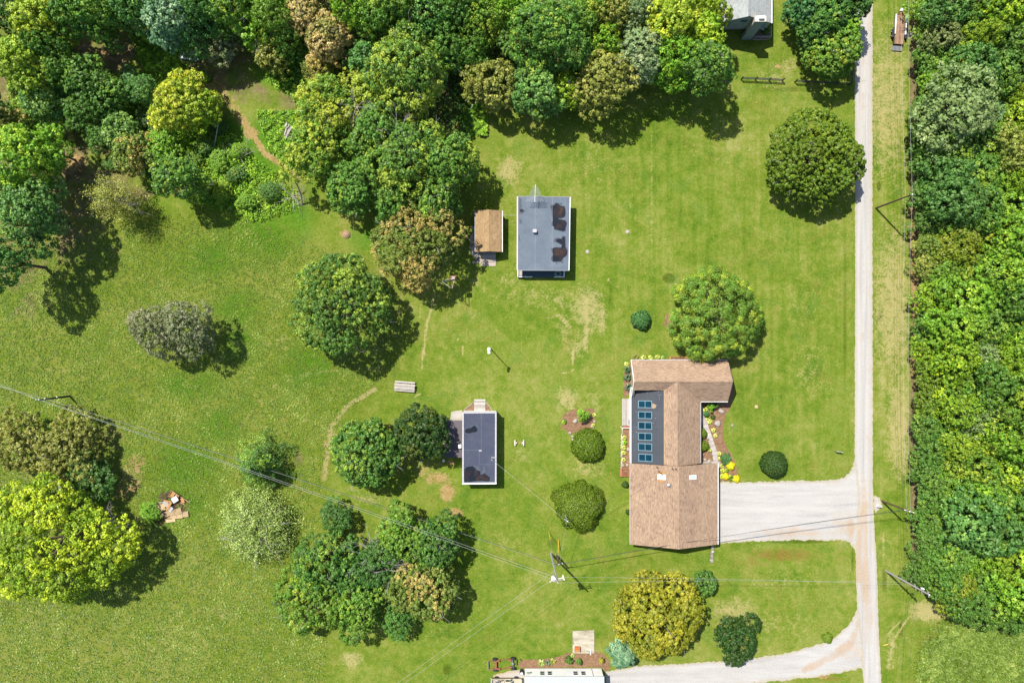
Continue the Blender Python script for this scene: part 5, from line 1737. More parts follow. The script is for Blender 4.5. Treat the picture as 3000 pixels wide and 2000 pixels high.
# openings of the garage wing
for k in range(2):
    y0 = gs + 1.4 + k * 5.0
    mb = MB()
    for r in range(4):
        mb.box((ge - .36, y0, .06 + r * .54), (ge - .31, y0 + 4.2, .06 + r * .54 + .525))
    mb.build('garage_door', M['white'], house)
for x in (gw + 3, gw + 8):
    window_wall(house, (x + 1.5, gs + .35), (x, gs + .35), 1.0, 2.1, (0, -1), M['white'])
for y in (gs + 3, gs + 7):
    window_wall(house, (gw + .35, y), (gw + .35, y + 1.4), 1.0, 2.1, (-1, 0), M['white'])
# middle wing
mx0, mx1 = P(1944.6, 1250, 3.9).x, P(2051.8, 1250, EAVE).x
mr = P(1985, 1240, RIDGE).x
ny_r = P(1985, 1117, RIDGE).y          # ridge line of the north wing
RN = RIDGE
sl_m = (RN - EAVE) / (mx1 - mr)
zw = RN - sl_m * (mr - mx0)            # where the west slope is cut by the flat roof
nyS = P(2090, 1175.5, EAVE).y          # south eave of the north wing
nyN = P(1990, 1054.5, EAVE).y
nxW, nxE = P(1849.5, 1100, EAVE).x, P(2132.5, 1150, EAVE).x
# where the valley lines meet the eave and the cut
sl_n = (RN - EAVE) / (ny_r - nyS)
vE = (mx1, nyS)
vW_y = ny_r - (RN - zw) / sl_n
walls(house, [(mx0 + .05, gn - .35), (mx1 - .4, gn - .35), (mx1 - .4, nyS + .4), (mx0 + .05, nyS + .4)], 0, EAVE - .16, M['siding_tan'])
Wm = [(mx0, gn + .02, zw), (mr, gn + .02, RN), (mr, ny_r, RN), (mx0, vW_y, zw)]
Em = [(mr, gn + .02, RN), (mx1, gn + .02, EAVE), (mx1, nyS, EAVE), (mr, ny_r, RN)]
rf2 = MB().slab(Wm, .14).slab(Em, .14).build('roof', M['deck_tan'], house, 'tan shingled gable roof over the middle wing')
shingles(rf2, Wm, (0, 1, 0), M['shingle_tan'], seed=5, bias=.05)
shingles(rf2, Em, (0, 1, 0), M['shingle_tan'], seed=6)
strip(rf2, [(mx1 + .05, gn + .1, EAVE - .05), (mx1 + .05, nyS, EAVE - .05)], .12, .12, M['trim'])
strip(rf2, [(mx0 - .04, gn + .1, zw + .02), (mx0 - .04, vW_y, zw + .02)], .08, .10, M['wood_new'], 'flashing')
mb = MB()
y = gn + .02
while y < ny_r - .1:
    yy = min(y + .33, ny_r)
    for s in (-1, 1):
        mb.face([(mr, y, RN + .045), (mr, yy - .02, RN + .035), (mr + s * .17, yy - .02, RN - .03), (mr + s * .17, y, RN - .02)], rr.uniform(.2, .8))
    y = yy
mb.build('ridge_cap', M['shingle_tan'], rf2, kind='stuff')
for y in (gn + 2, gn + 5.5):
    window_wall(house, (mx1 - .4, y + 1.5), (mx1 - .4, y), .9, 2.1, (1, 0), M['white'])
# north wing
walls(house, [(nxW + .4, nyS + .4), (nxE - .4, nyS + .4), (nxE - .4, nyN - .4), (nxW + .4, nyN - .4)], 0, EAVE - .12, M['siding_tan'])
g = MB()
for x in (nxW + .4, nxE - .4):
    g.face([(x, nyS + .4, EAVE - .12), (x, nyN - .4, EAVE - .12), (x, ny_r, RN - .26)])
g.build('gable', M['siding_tan'], house)
Nn = [(nxW, ny_r, RN), (nxE, ny_r, RN), (nxE, nyN, EAVE), (nxW, nyN, EAVE)]
SnW = [(nxW, ny_r, RN), (nxW, vW_y, zw), (mx0, vW_y, zw), (mr, ny_r, RN)]
SnE = [(mr, ny_r, RN), (mx1, nyS, EAVE), (nxE, nyS, EAVE), (nxE, ny_r, RN)]
rf3 = MB().slab(Nn, .14).slab(SnW, .14).slab(SnE, .14).build('roof', M['deck_tan'], house, 'tan shingled gable roof over the north wing')
shingles(rf3, Nn, (1, 0, 0), M['shingle_tan'], seed=7, bias=.08)
shingles(rf3, SnW, (1, 0, 0), M['shingle_tan'], seed=8)
shingles(rf3, SnE, (1, 0, 0), M['shingle_tan'], seed=9)
strip(rf3, [(nxW, nyN + .05, EAVE - .05), (nxE, nyN + .05, EAVE - .05)], .12, .12, M['trim'])
strip(rf3, [(mx1, nyS - .05, EAVE - .05), (nxE, nyS - .05, EAVE - .05)], .12, .12, M['white'])
strip(rf3, [(nxW - .04, nyS + 1.0, EAVE + .55), (nxW - .04, ny_r, RN - .04), (nxW - .04, nyN, EAVE - .04)], .08, .2, M['white'], 'rake_board')
strip(rf3, [(nxE + .04, nyS, EAVE - .02), (nxE + .04, ny_r, RN - .04), (nxE + .04, nyN, EAVE - .04)], .08, .2, M['dark_metal'], 'rake_board')
mb = MB()
x = nxW
while x < nxE - .1:
    xx = min(x + .33, nxE)
    for s in (-1, 1):
        mb.face([(x, ny_r, RN + .045), (xx - .02, ny_r, RN + .035), (xx - .02, ny_r + s * .17, RN - .03), (x, ny_r + s * .17, RN - .02)], rr.uniform(.2, .8))
    x = xx
mb.build('ridge_cap', M['shingle_tan'], rf3, kind='stuff')
for x in (nxW + 2, nxW + 7, nxW + 12):
    window_wall(house, (x, nyN - .4), (x + 1.6, nyN - .4), .9, 2.1, (0, 1), M['white'])
window_wall(house, (nxE - 4.5, nyS + .4), (nxE - 3, nyS + .4), .9, 2.1, (0, -1), M['white'])
# sun room under the dark low roof
sx0 = P(1849.5, 1250, 2.6).x
syN, syS = P(1900, 1141, 3.0).y, P(1900, 1357.5, 3.0).y
SZ0, SZ1 = 2.55, zw - .10
walls(house, [(sx0 + .12, syS - .3), (mx0 + .04, syS - .3), (mx0 + .04, syN + .3), (sx0 + .12, syN + .3)], 0, SZ0 - .14, M['white'])
SR = [(sx0, syS, SZ0), (mx0 - .1, syS, SZ1), (mx0 - .1, syN, SZ1), (sx0, syN, SZ0)]
rf4 = MB().slab(SR, .12).build('roof', M['roof_char'], house, 'dark low membrane roof with six skylights')
zS = lambda px, py: SZ0 + (SZ1 - SZ0) * (P(px, py, 3).x - sx0) / (mx0 - .1 - sx0)
strip(rf4, [(sx0 - .05, syS, SZ0 - .06), (sx0 - .05, syN, SZ0 - .06)], .10, .16, M['white'])
mb = MB()
for y_ in (1250.5,):
    a = P(1851, y_, zS(1851, y_) + .01); c = P(1943, y_, zS(1943, y_) + .01)
    mb.bar(a, c, .035, .014)
a = P(1896, 1143, zS(1896, 1143) + .01); c = P(1896, 1356, zS(1896, 1356) + .01)
mb.bar(a, c, .03, .014)
mb.build('seam', M['roof_slate'], rf4)
mb = MB()
rr = random.Random(9)
for k in range(22):
    x = rr.uniform(1855, 1940); y_ = rr.uniform(1145, 1353)
    p = P(x, y_, zS(x, y_) + .012); s = rr.uniform(.03, .07)
    mb.lathe([(s, 0), (s * .7, .015)], p, n=6)
mb.build('sealant_dabs', M['trim'], rf4, kind='stuff')
for (x0, y0, x1, y1) in ((1869, 1173.5, 1910, 1194), (1869, 1205.5, 1910, 1225.5), (1869, 1236, 1910, 1256.5), (1869, 1268, 1910, 1288.5), (1869, 1299, 1910, 1319), (1870, 1330, 1911, 1350)):
    skylight(rf4, x0, y0, x1, y1, zS, M['alu'], M['skyglass'], 2, .13, .11)
for y in np.linspace(syS + .6, syN - 2.4, 6):
    window_wall(house, (sx0 + .12, y + 1.7), (sx0 + .12, y), .7, 2.1, (-1, 0), M['white'])
M['patch'] = plain('roof_patch', (0.30, 0.20, 0.12, 1), .9, 0, .3, 3)
mb = MB(); p = P(1914, 1189, zS(1914, 1189) + .012)
sl4 = (SZ1 - SZ0) / (mx0 - .1 - sx0)
mb.face([p + Vector((a * .45, b_ * .45, a * .45 * sl4)) for a, b_ in ((-1, -.6), (0, -1), (1, -.5), (.9, .5), (.1, 1), (-.9, .6))])
mb.build('roof_patch', M['patch'], rf4)

# ---- the flat grey roofed shed -------------------------------------------
H1 = 3.1
grey = thing('shed', 'large shed with a flat blue-grey roof with rusty puddles and a television aerial', 'shed', tuple(P(1592, 690)))
c1 = [P(1516.5, 791, H1), P(1666.5, 792, H1), P(1669.8, 577.5, H1), P(1517, 576, H1)]
x0, x1, y0, y1 = c1[0].x, c1[1].x, c1[0].y, c1[2].y
walls(grey, [(x0 + .3, y0 + .9), (x1 - .3, y0 + .9), (x1 - .3, y1 - .25), (x0 + .3, y1 - .25)], 0, H1 - .2, M['siding_grey'])
r1 = flat_roof(grey, c1, H1, .2, M['roof_slate'])
strip(r1, [c1[1] + Vector((.03, 0, -.05)), c1[2] + Vector((.03, 0, -.05))], .12, .2, M['white'], 'fascia')
strip(r1, [c1[0] + Vector((-.06, 0, -.05)), c1[3] + Vector((-.06, 0, -.05))], .22, .2, M['offwhite'], 'fascia')
strip(r1, [c1[2] + Vector((0, .03, -.06)), c1[3] + Vector((0, .03, -.06))], .08, .2, M['steel'], 'fascia')
strip(r1, [c1[0] + Vector((0, -.03, -.06)), c1[1] + Vector((0, -.03, -.06))], .08, .2, M['steel'], 'fascia')
mb = MB()
for x in (1568, 1618):
    mb.bar(P(x, 578, H1 + .004), P(x - .5, 790, H1 + .004), .035, .014)
mb.build('seam', M['steel'], r1)
def z5(pts, ox=1360, oy=530, k=5.228):
    return [(ox + a / k, oy + b / k) for a, b in pts]
puddle(r1, z5([(1300, 405), (1335, 360), (1375, 365), (1400, 330), (1440, 340), (1500, 335), (1508, 360), (1470, 372), (1540, 385), (1555, 430), (1560, 500), (1548, 555), (1510, 575), (1450, 580), (1555, 600), (1580, 650), (1560, 720), (1555, 770), (1520, 782), (1450, 765), (1380, 755), (1365, 700), (1335, 690), (1335, 640), (1350, 600), (1340, 520), (1335, 440), (1325, 410)]), H1, 11)
puddle(r1, z5([(1365, 910), (1390, 880), (1440, 872), (1490, 880), (1500, 845), (1540, 838), (1562, 850), (1555, 950), (1560, 1010), (1588, 1070), (1582, 1130), (1560, 1160), (1525, 1180), (1510, 1215), (1530, 1245), (1500, 1268), (1475, 1245), (1440, 1240), (1415, 1272), (1390, 1245), (1345, 1240), (1328, 1200), (1335, 1150), (1355, 1130), (1335, 1080), (1330, 1030), (1400, 1010), (1480, 1015), (1490, 985), (1440, 955), (1400, 940), (1375, 945)]), H1, 12)
puddle(r1, z5([(835, 265), (860, 255), (882, 290), (870, 340), (890, 375), (875, 420), (920, 445), (948, 462), (900, 495), (845, 515), (838, 400)]), H1, 13)
puddle(r1, z5([(842, 575), (880, 590), (885, 650), (845, 662)]), H1, 14)
puddle(r1, z5([(838, 820), (855, 850), (848, 880), (862, 915), (848, 922), (832, 880)]), H1, 15)
p = P(1566, 678, H1)
mb = MB(); mb.box((p.x - .28, p.y - .22, H1 - .1), (p.x + .28, p.y + .22, H1 + .62))
ch = mb.build('chimney', M['offwhite'], r1)
MB().box((p.x - .34, p.y - .28, H1 + .62), (p.x + .34, p.y + .28, H1 + .68)).build('chimney_cap', M['trim'], ch)
# aerial on its mast by the back wall
base = P(1577, 592, H1)
top = base + Vector((-.35, .15, 1.75))
aer = thing('television_aerial', 'pale television aerial with many cross rods above the flat grey roof', 'aerial', tuple(base))
mb = MB().tube([base, base + Vector((-.2, .1, .9)), top], [.03, .028, .025], 7)
mb.build('mast', M['steel'], aer)
b0 = P(1566.5, 591.5, H1 + 1.7); b1 = P(1568.8, 540.5, H1 + 1.9)
MB().bar(b0, b1, .07, .07).build('boom', M['metal'], aer)
wds = [52, 48, 46, 44, 50, 34, 33, 32, 31, 26, 22, 18, 14, 10]
for k, wd in enumerate(wds):
    q = b0.lerp(b1, .015 + .96 * k / len(wds))
    hw = wd * PX * .5
    MB().tube([q + Vector((-hw, .12 if k < 5 else 0, .02)), q, q + Vector((hw, .12 if k < 5 else -0, .02))], [.030, .032, .030], 5).build('rod', M['metal'], aer)
# porch under the front edge
pw, pe = P(1516, 812, .5).x, P(1653.5, 812, .5).x
ps = P(1516, 812, .5).y
MB().box((pw, ps, 0), (pe, y0 + .9, .42)).build('porch_floor', M['carpet'], grey)
mb = MB()
mb.box((pw, ps - .02, .42), (pw + 1.0, ps + .14, .80)).box((pw + 1.0, ps - .01, .42), (pw + 2.6, ps + .12, .60)).box((pe - 1.8, ps - .02, .42), (pe, ps + .14, .55))
mb.box((pw - .01, ps + .14, .42), (pw + .14, y0 + .88, 1.1)).box((pe - .14, ps + .14, .42), (pe + .01, y0 + .6, .9))
mb.build('parapet', M['white'], grey)
MB().box((pw + .2, ps + .25, .42), (pw + .95, y0 + .3, .70)).build('step', M['wood_pale'], grey)
q = P(1635, 801, .5)
mb = MB()
rs_ = np.random.RandomState(4)
pts = []
for k in range(90):
    a = k * .55
    r = .33 + .10 * math.sin(k * .31) + .0015 * k
    pts.append((q.x + r * 1.15 * math.cos(a), q.y + r * math.sin(a), .46 + .0016 * k))
mb.tube(pts, .022, 5)
hose = mb.build('garden_hose', plain('pale_green_hose', (.28, .40, .34, 1), .5), None)
tag(hose, 'coiled pale green garden hose on the porch of the flat grey roofed shed', 'hose')
for x in (x0 + 2, x0 + 5):
    window_wall(grey, (x0 + .3, y0 + 3 + (x - x0)), (x0 + .3, y0 + 1.8 + (x - x0)), 1.1, 2.1, (-1, 0), M['white'])
window_wall(grey, (x0 + 4.6, y0 + .9), (x0 + 3.6, y0 + .9), .45, 2.4, (0, -1), M['white'], 'door', cols=1)

# ---- the small golden roofed shed ----------------------------------------
E0, R0 = 2.3, 3.1
small = thing('shed', 'small shed with a golden brown shingle roof and a plank ramp', 'shed', tuple(P(1432, 680)))
xw, xe = P(1392.2, 680, E0).x, P(1471.3, 680, E0).x
ym, ys_ = P(1400, 617, E0).y, P(1400, 738, E0).y
xm = P(1432, 680, R0).x
walls(small, [(xw + .2, ys_ + .2), (xe - .2, ys_ + .2), (xe - .2, ym - .2), (xw + .2, ym - .2)], 0, E0 - .1, M['siding_brown'])
g = MB()
for y in (ys_ + .2, ym - .2):
    g.face([(xw + .2, y, E0 - .1), (xe - .2, y, E0 - .1), (xm, y, R0 - .12)])
g.build('gable', M['siding_brown'], small)
W0 = [(xw, ys_, E0), (xm, ys_, R0), (xm, ym, R0), (xw, ym, E0)]
E0_ = [(xm, ys_, R0), (xe, ys_, E0), (xe, ym, E0), (xm, ym, R0)]
rs0 = MB().slab(W0, .1).slab(E0_, .1).build('roof', M['deck_tan'], small)
shingles(rs0, W0, (0, 1, 0), M['shingle_gold'], .17, (.25, .6), 21, .1)
shingles(rs0, E0_, (0, 1, 0), M['shingle_gold'], .17, (.25, .6), 22, -.05)
strip(rs0, [(xe + .04, ys_, E0 - .03), (xe + .04, ym, E0 - .03)], .09, .14, M['white'], 'fascia')
strip(rs0, [(xw - .04, ys_, E0 - .03), (xw - .04, ym, E0 - .03)], .09, .14, M['trim'], 'fascia')
rx0, rx1 = P(1409, 760, .3).x, P(1453.3, 760, .3).x
ry0, ry1 = P(1409, 779.5, 0).y, ys_ + .2
boards(small, rx0, ry0, rx1, ry1, .3, .30, M['wood_grey'], 'x', 31, .05, zfun=lambda y: .06 + .42 * (y - ry0) / (ry1 - ry0), ragged=.05)
window_wall(small, (xm + 1.0, ys_ + .2), (xm - 1.0, ys_ + .2), .4, 2.05, (0, -1), M['wood_grey'], 'door')
cab = MB().tube([P(1472, 630, 2.25), P(1494, 631, 2.1), P(1516.5, 631, 2.9)], .025, 5).build('cable', M['wire'], None)
tag(cab, 'pale cable strung between the golden roofed shed and the flat grey roofed shed', 'cable')
# rubble beside it
rs_ = np.random.RandomState(8)
for k in range(26):
    x, y_ = rs_.uniform(1368, 1402), rs_.uniform(665, 770)
    if x < 1370 + abs(y_ - 715) * .25:
        x += 14
    mb = MB(); r = rs_.uniform(.16, .34)
    pts = [(r * rs_.uniform(.7, 1.1) * math.cos(a), r * rs_.uniform(.7, 1.1) * math.sin(a)) for a in np.arange(0, 6.28, .9)]
    p = P(x, y_)
    mb.prism([(p.x + a, p.y + b_) for a, b_ in pts], -.02, r * rs_.uniform(.4, .8), rs_.uniform(0, 1))
    o = mb.build('stone', M['rock'] if k % 3 else M['rock_dark'], None, bevel=.03)
    tag(o, 'rough stone lying along the left wall of the golden roofed shed', 'stone', 'stones beside the golden roofed shed')

# ---- the navy roofed shed ------------------------------------------------
H2 = 3.0
navy = thing('shed', 'shed with a flat navy roof, a dark annex and a pale concrete ramp', 'shed', tuple(P(1405, 1310)))
c2 = [P(1354.3, 1418, H2), P(1454.6, 1417, H2), P(1454.8, 1205.5, H2), P(1354.3, 1206, H2)]
x0, x1, y0, y1 = c2[0].x, c2[1].x, c2[0].y, c2[2].y
walls(navy, [(x0 + .12, y0 + .12), (x1 - .12, y0 + .12), (x1 - .12, y1 - .12), (x0 + .12, y1 - .12)], 0, H2 - .18, M['white'])
r2 = flat_roof(navy, c2, H2, .18, M['roof_navy'])
for a, b_, nm in ((c2[0], c2[1], 'S'), (c2[1], c2[2], 'E'), (c2[2], c2[3], 'N'), (c2[3], c2[0], 'W')):
    d = (b_ - a).normalized(); i = Vector((-d.y, d.x, 0)) * .13
    if nm in 'EW':
        a = a + d * .262; b_ = b_ - d * .262
    strip(r2, [a + i + Vector((0, 0, -.02)), b_ + i + Vector((0, 0, -.02))], .26, .20, M['trim'] if nm != 'S' else M['white'], 'parapet')
def zq(pts, ox=1280, oy=1150, k=5.407):
    return [(ox + a / k, oy + b / k) for a, b in pts]
puddle(r2, zq([(430, 605), (445, 575), (490, 552), (540, 545), (548, 515), (580, 510), (650, 525), (657, 610), (640, 628), (560, 640), (500, 655), (460, 648), (435, 630)]), H2, 21)
puddle(r2, zq([(424, 1215), (445, 1180), (490, 1158), (540, 1152), (612, 1152), (618, 1195), (632, 1215), (628, 1160), (665, 1158), (668, 1195), (695, 1235), (700, 1290), (712, 1285), (715, 1240), (738, 1215), (735, 1175), (750, 1165), (764, 1185), (758, 1215), (774, 1235), (765, 1262), (800, 1300), (825, 1315), (850, 1330), (848, 1360), (856, 1390), (830, 1408), (780, 1410), (720, 1400), (650, 1405), (560, 1418), (440, 1428), (420, 1400)]), H2, 22)
mb = MB()
mb.bar(P(1410, 1209, H2 + .007), P(1410, 1318, H2 + .007), .05, .02).bar(P(1357, 1318, H2 + .007), P(1410, 1318, H2 + .007), .05, .02).bar(P(1404, 1319, H2 + .007), P(1404, 1362, H2 + .007), .05, .02).bar(P(1404, 1360, H2 + .007), P(1452, 1360, H2 + .007), .04, .018)
mb.build('seam', M['roof_slate'], r2)
MB().bar(P(1403, 1319.5, H2 + .02), P(1411, 1319.5, H2 + .02), .22, .05).build('seam_patch', M['trim'], r2)
p = P(1441, 1343, H2)
mb = MB().bar(p + Vector((-.1, .2, .04)), p + Vector((.5, .2, .04)), .12, .05).tube([p + Vector((0, 0, -.1)), p + Vector((0, 0, 1.1))], [.05, .05], 8).tube([p + Vector((0, 0, 1.1)), p + Vector((.16, -.08, 1.12))], [.07, .06], 8)
mb.build('service_mast', M['trim'], r2)
NAVY_MAST = p + Vector((0, 0, 1.05))
H2a = 2.5
ax0 = P(1302, 1300, H2a).x; ay1 = P(1302, 1231, H2a).y; ay0 = P(1302, 1340, H2a).y
walls(navy, [(ax0 + .15, ay0 + .15), (x0 + .1, ay0 + .15), (x0 + .1, ay1 - .15), (ax0 + .15, ay1 - .15)], 0, H2a - .12, M['siding_brown'], 'annex')
ra = MB().slab([(ax0, ay0, H2a - .1), (x0 + .1, ay0, H2a), (x0 + .1, ay1, H2a), (ax0, ay1, H2a - .1)], .12).build('annex_roof', M['roof_purple'], navy)
strip(ra, [(ax0, ay1 + .03, H2a - .12), (x0 + .05, ay1 + .03, H2a - .05)], .07, .14, M['trim'], 'fascia')
p = P(1348, 1305.5, H2a)
mb = MB().box((p.x - .26, p.y - .28, H2a - .1), (p.x + .26, p.y + .28, H2a + .75))
ac = mb.build('vent_box', M['white'], ra, bevel=.02)
p = P(1300, 1348, .7)
bx = thing('meter_box', 'white box on a post below the dark annex of the navy roofed shed', 'box', (p.x, p.y, 0))
MB().tube([(p.x, p.y, -.1), (p.x, p.y, .7)], .05, 8).build('post', M['steel'], bx)
MB().box((p.x - .18, p.y - .22, .7), (p.x + .18, p.y + .22, 1.1)).build('cabinet', M['white'], bx, bevel=.02)
rmp = [P(1389.3, 1204, 0), P(1422.3, 1204, 0), P(1422.3, 1169, 0), P(1389.3, 1169, 0)]
nP = 7
for k in range(nP):
    ya = rmp[2].y + (rmp[0].y - rmp[2].y) * k / nP; yb = rmp[2].y + (rmp[0].y - rmp[2].y) * (k + 1) / nP
    MB().box((rmp[0].x, ya - .006, 0), (rmp[1].x, yb + .006, .05 + .25 * (k + .5) / nP), random.Random(k).uniform(0, 1)).build('ramp_board', M['wood_pale'], navy)
for ln in ([(1361, 1205), (1361, 1199), (1389, 1176)], [(1423, 1176), (1436, 1192), (1443, 1204)]):
    o = strip(None, [P(*q, .05) for q in ln], .09, .14, M['wood_pale'], 'bed_edging')
    tag(o, 'pale wooden edging board %s the ramp of the navy roofed shed' % ('left of' if ln[0][0] < 1400 else 'right of'), 'edging')

# ---- the grey roofed house at the top -------------------------------------
gh = thing('house', 'grey roofed house with a cream chimney and railed deck at the top edge', 'house', (39.3, 57, 0))
GX0, GX1, GXM, GY = 34.6, 43.9, 39.3, 53.8
GYN = 66.0
walls(gh, [(GX0 + .3, GY + 1.0), (GX1 - .3, GY + 1.0), (GX1 - .3, GYN), (GX0 + .3, GYN)], 0, 2.6, M['siding_grey'])
g = MB()
ga = [(GX0 + .15, 2.62), (GX1 - .15, 2.62), (GX1 - .15, 4.42), (GXM, 6.88), (GX0 + .15, 4.42)]
T = Matrix(((1, 0, 0, 0), (0, 0, -1, GYN), (0, 1, 0, 0), (0, 0, 0, 1)))
g.prism(ga, 0, GYN - GY - .05, .5, T)
g.build('upper_storey', M['siding_dark'], gh)
Wg = [(GX0, GY, 4.5), (GXM, GY, 7.0), (GXM, GYN, 7.0), (GX0, GYN, 4.5)]
Eg = [(GXM, GY, 7.0), (GX1, GY, 4.5), (GX1, GYN, 4.5), (GXM, GYN, 7.0)]
rg = MB().slab(Wg, .12).slab(Eg, .12).build('roof', M['siding_grey'], gh)
shingles(rg, Wg, (0, 1, 0), M['shingle_grey'], .18, (.3, .7), 41, .12)
shingles(rg, Eg, (0, 1, 0), M['shingle_grey'], .18, (.3, .7), 42)
strip(rg, [(GX1 + .07, GY, 4.44), (GX1 + .07, GYN, 4.44)], .16, .14, M['white'])
strip(rg, [(GXM, GY, 7.06), (GXM, GYN, 7.06)], .3, .05, M['steel'], 'ridge_cap')
for xa in (35.9, 38.5):
    window_wall(gh, (xa, GY), (xa + 1.0, GY), 3.6 if xa < 37 else 4.9, 4.7 if xa < 37 else 5.7, (0, -1), M['alu'])
# chimney stack in front of the gable
cx0, cx1, cy0, cy1 = 40.3, 42.0, 53.0, 53.78
cm = MB().box((cx0, cy0, 0), (cx1, cy1, 6.9)).build('chimney', M['siding_dark'], gh)
MB().box((cx0 - .03, cy0 + .02, 2.6), (cx0 - .002, cy1 + .6, 7.0)).build('sunlit_west_face', M['offwhite'], cm)  # cream sheet puts the sunlight on the stack's west face into colour
MB().box((cx0 - .1, cy0 - .1, 6.9), (cx1 + .1, cy1 + .1, 7.0)).build('chimney_cap', M['offwhite'], cm)
MB().box((cx0 + .5, cy0 + .2, 7.0), (cx1 - .4, cy1 - .1, 7.5)).build('flue', M['white'], cm)
# small roof over the side door and the deck
MB().slab([(41.9, 53.2, 4.0), (43.0, 53.0, 3.6), (43.0, 54.1, 3.6), (41.9, 54.1, 4.0)], .08).build('porch_roof', M['shingle_grey'], gh)
dk = MB().box((42.2, 52.9, 0), (45.1, 54.78, .40)).build('deck', M['wood_grey'], gh)
boards(dk, 42.2, 52.9, 45.1, 54.78, .44, .16, M['siding_brown'], 'x', 5)
mb = MB()
for (x, y) in ((42.25, 52.95), (43.6, 52.95), (45.05, 52.95), (45.05, 53.9), (45.05, 54.7)):
    mb.box((x - .05, y - .05, .44), (x + .05, y + .05, 1.4))
mb.bar((42.3, 52.95, 1.42), (45.1, 52.95, 1.42), .10, .05).bar((45.05, 53.0, 1.425), (45.05, 54.75, 1.425), .10, .05).bar((42.3, 52.95, .9), (45.0, 52.95, .9), .05, .05)
mb.build('railing', M['trim'], dk)
pl = tree(2240, 95, 9, 1.2, 'd', 'dark', 'potted green plant on the deck of the grey roofed house', .2, name='potted_plant', cat='plant', n=900)
pl.location = (44.3, 54.2, .44)
dish = thing('satellite_dish', 'small dark dish on the roof edge of the grey roofed house', 'dish', (36.6, 54.1, 4.9))
MB().tube([(36.6, 54.3, 4.9), (36.6, 54.1, 5.5)], .03, 6).build('mast', M['steel'], dish)
MB().lathe([(.02, 0), (.25, .05), (.42, .16)], (36.6, 54.05, 5.5), n=16).build('bowl', M['dark_metal'], dish)

# ---- the white mobile home -------------------------------------------------
mh = thing('mobile_home', 'white mobile home with a ribbed pale metal roof at the bottom edge', 'mobile home', (9, -59.4, 0))
HX0, HX1, HY1, HY0, HH = 2.25, 15.65, -57.26, -61.8, 3.45
MB().box((HX0, HY0, .35), (HX1, HY1, HH)).build('body', M['white'], mh)
MB().box((HX0 + .1, HY0 + .1, 0), (HX1 - .1, HY1 - .1, .35)).build('skirting', M['siding_grey'], mh)
rp = MB()
ry = [HY1 + .08, -59.5, HY0 - .1]
rz_ = [HH + .02, HH + .32, HH + .02]
M['metal_roof'] = plain('pale_blue_metal_roof', (.38, .44, .48, 1), .5, .15, .12, 2.0)
x = HX0 - .1
while x < HX1 + .1:
    xe_ = min(x + .46, HX1 + .1)
    for a in range(2):
        rp.face([(x, ry[a], rz_[a]), (xe_ - .07, ry[a], rz_[a]), (xe_ - .07, ry[a + 1], rz_[a + 1]), (x, ry[a + 1], rz_[a + 1])])
        rp.face([(xe_ - .07, ry[a], rz_[a]), (xe_ - .05, ry[a], rz_[a] + .05), (xe_ - .05, ry[a + 1], rz_[a + 1] + .05), (xe_ - .07, ry[a + 1], rz_[a + 1])])
        rp.face([(xe_ - .05, ry[a], rz_[a] + .05), (xe_ - .02, ry[a], rz_[a] + .05), (xe_ - .02, ry[a + 1], rz_[a + 1] + .05), (xe_ - .05, ry[a + 1], rz_[a + 1] + .05)])
        rp.face([(xe_ - .02, ry[a], rz_[a] + .05), (xe_, ry[a], rz_[a]), (xe_, ry[a + 1], rz_[a + 1]), (xe_ - .02, ry[a + 1], rz_[a + 1] + .05)])
    x = xe_
    if xe_ >= HX1 + .1:
        break
mroof = rp.build('roof', M['metal_roof'], mh)
strip(mroof, [(HX0 - .1, HY1 + .1, HH - .03), (HX1 + .1, HY1 + .1, HH - .03)], .08, .12, M['trim'])
strip(mh, [(HX1 - 1.75, HY1 + .04, .4), (HX1 - 1.7, HY1 + .06, HH)], .05, .05, M['steel'], 'downpipe')
for a, b_ in ((4.85, 5.6), (6.15, 6.9), (10.6, 11.35), (11.95, 12.7)):
    window_wall(mh, (a, HY1), (b_, HY1), 1.35, 2.75, (0, 1), M['trim'], rows=2, cols=1)
dd = thing('satellite_dish', 'small pale dish on the left end of the white mobile home wall', 'dish', (2.8, HY1 + .1, 2.6))
MB().tube([(2.75, HY1, 2.6), (2.75, HY1 + .3, 2.7), (2.75, HY1 + .35, 2.9)], .02, 6).build('arm', M['steel'], dd)
MB().lathe([(.02, 0), (.18, .04), (.28, .12)], (2.75, HY1 + .4, 2.9), 'Y', 14).build('bowl', M['metal'], dd)
p = P(1528.5, 1963)
tk = thing('drum', 'black drum with a white round lid at the left corner of the mobile home', 'drum', (p.x, p.y, 0))
MB().lathe([(.36, 0), (.38, .2), (.36, .55), (.38, .75), (.36, .95), (.33, 1.0)], (p.x, p.y, 0), n=20).build('body', M['rubber'], tk)
MB().lathe([(.22, 1.0), (.22, 1.04), (.05, 1.07)], (p.x - .02, p.y - .05, 0), n=18).build('lid', M['white'], tk)

# ---- pickup truck ----------------------------------------------------------
def loft(mb, sections):
    """skin a row of equal cross sections"""
    n = len(sections[0]); base = len(mb.v)
    for s in sections:
        mb.v += [Vector(p) for p in s]
    for i in range(len(sections) - 1):
        for k in range(n):
            a = base + i * n + k; b_ = base + i * n + (k + 1) % n
            mb.f.append((a, b_, b_ + n, a + n)); mb.t.append(.5)
    mb.f.append(tuple(base + k for k in reversed(range(n)))); mb.t.append(.5)
    e = base + (len(sections) - 1) * n
    mb.f.append(tuple(e + k for k in range(n))); mb.t.append(.5)


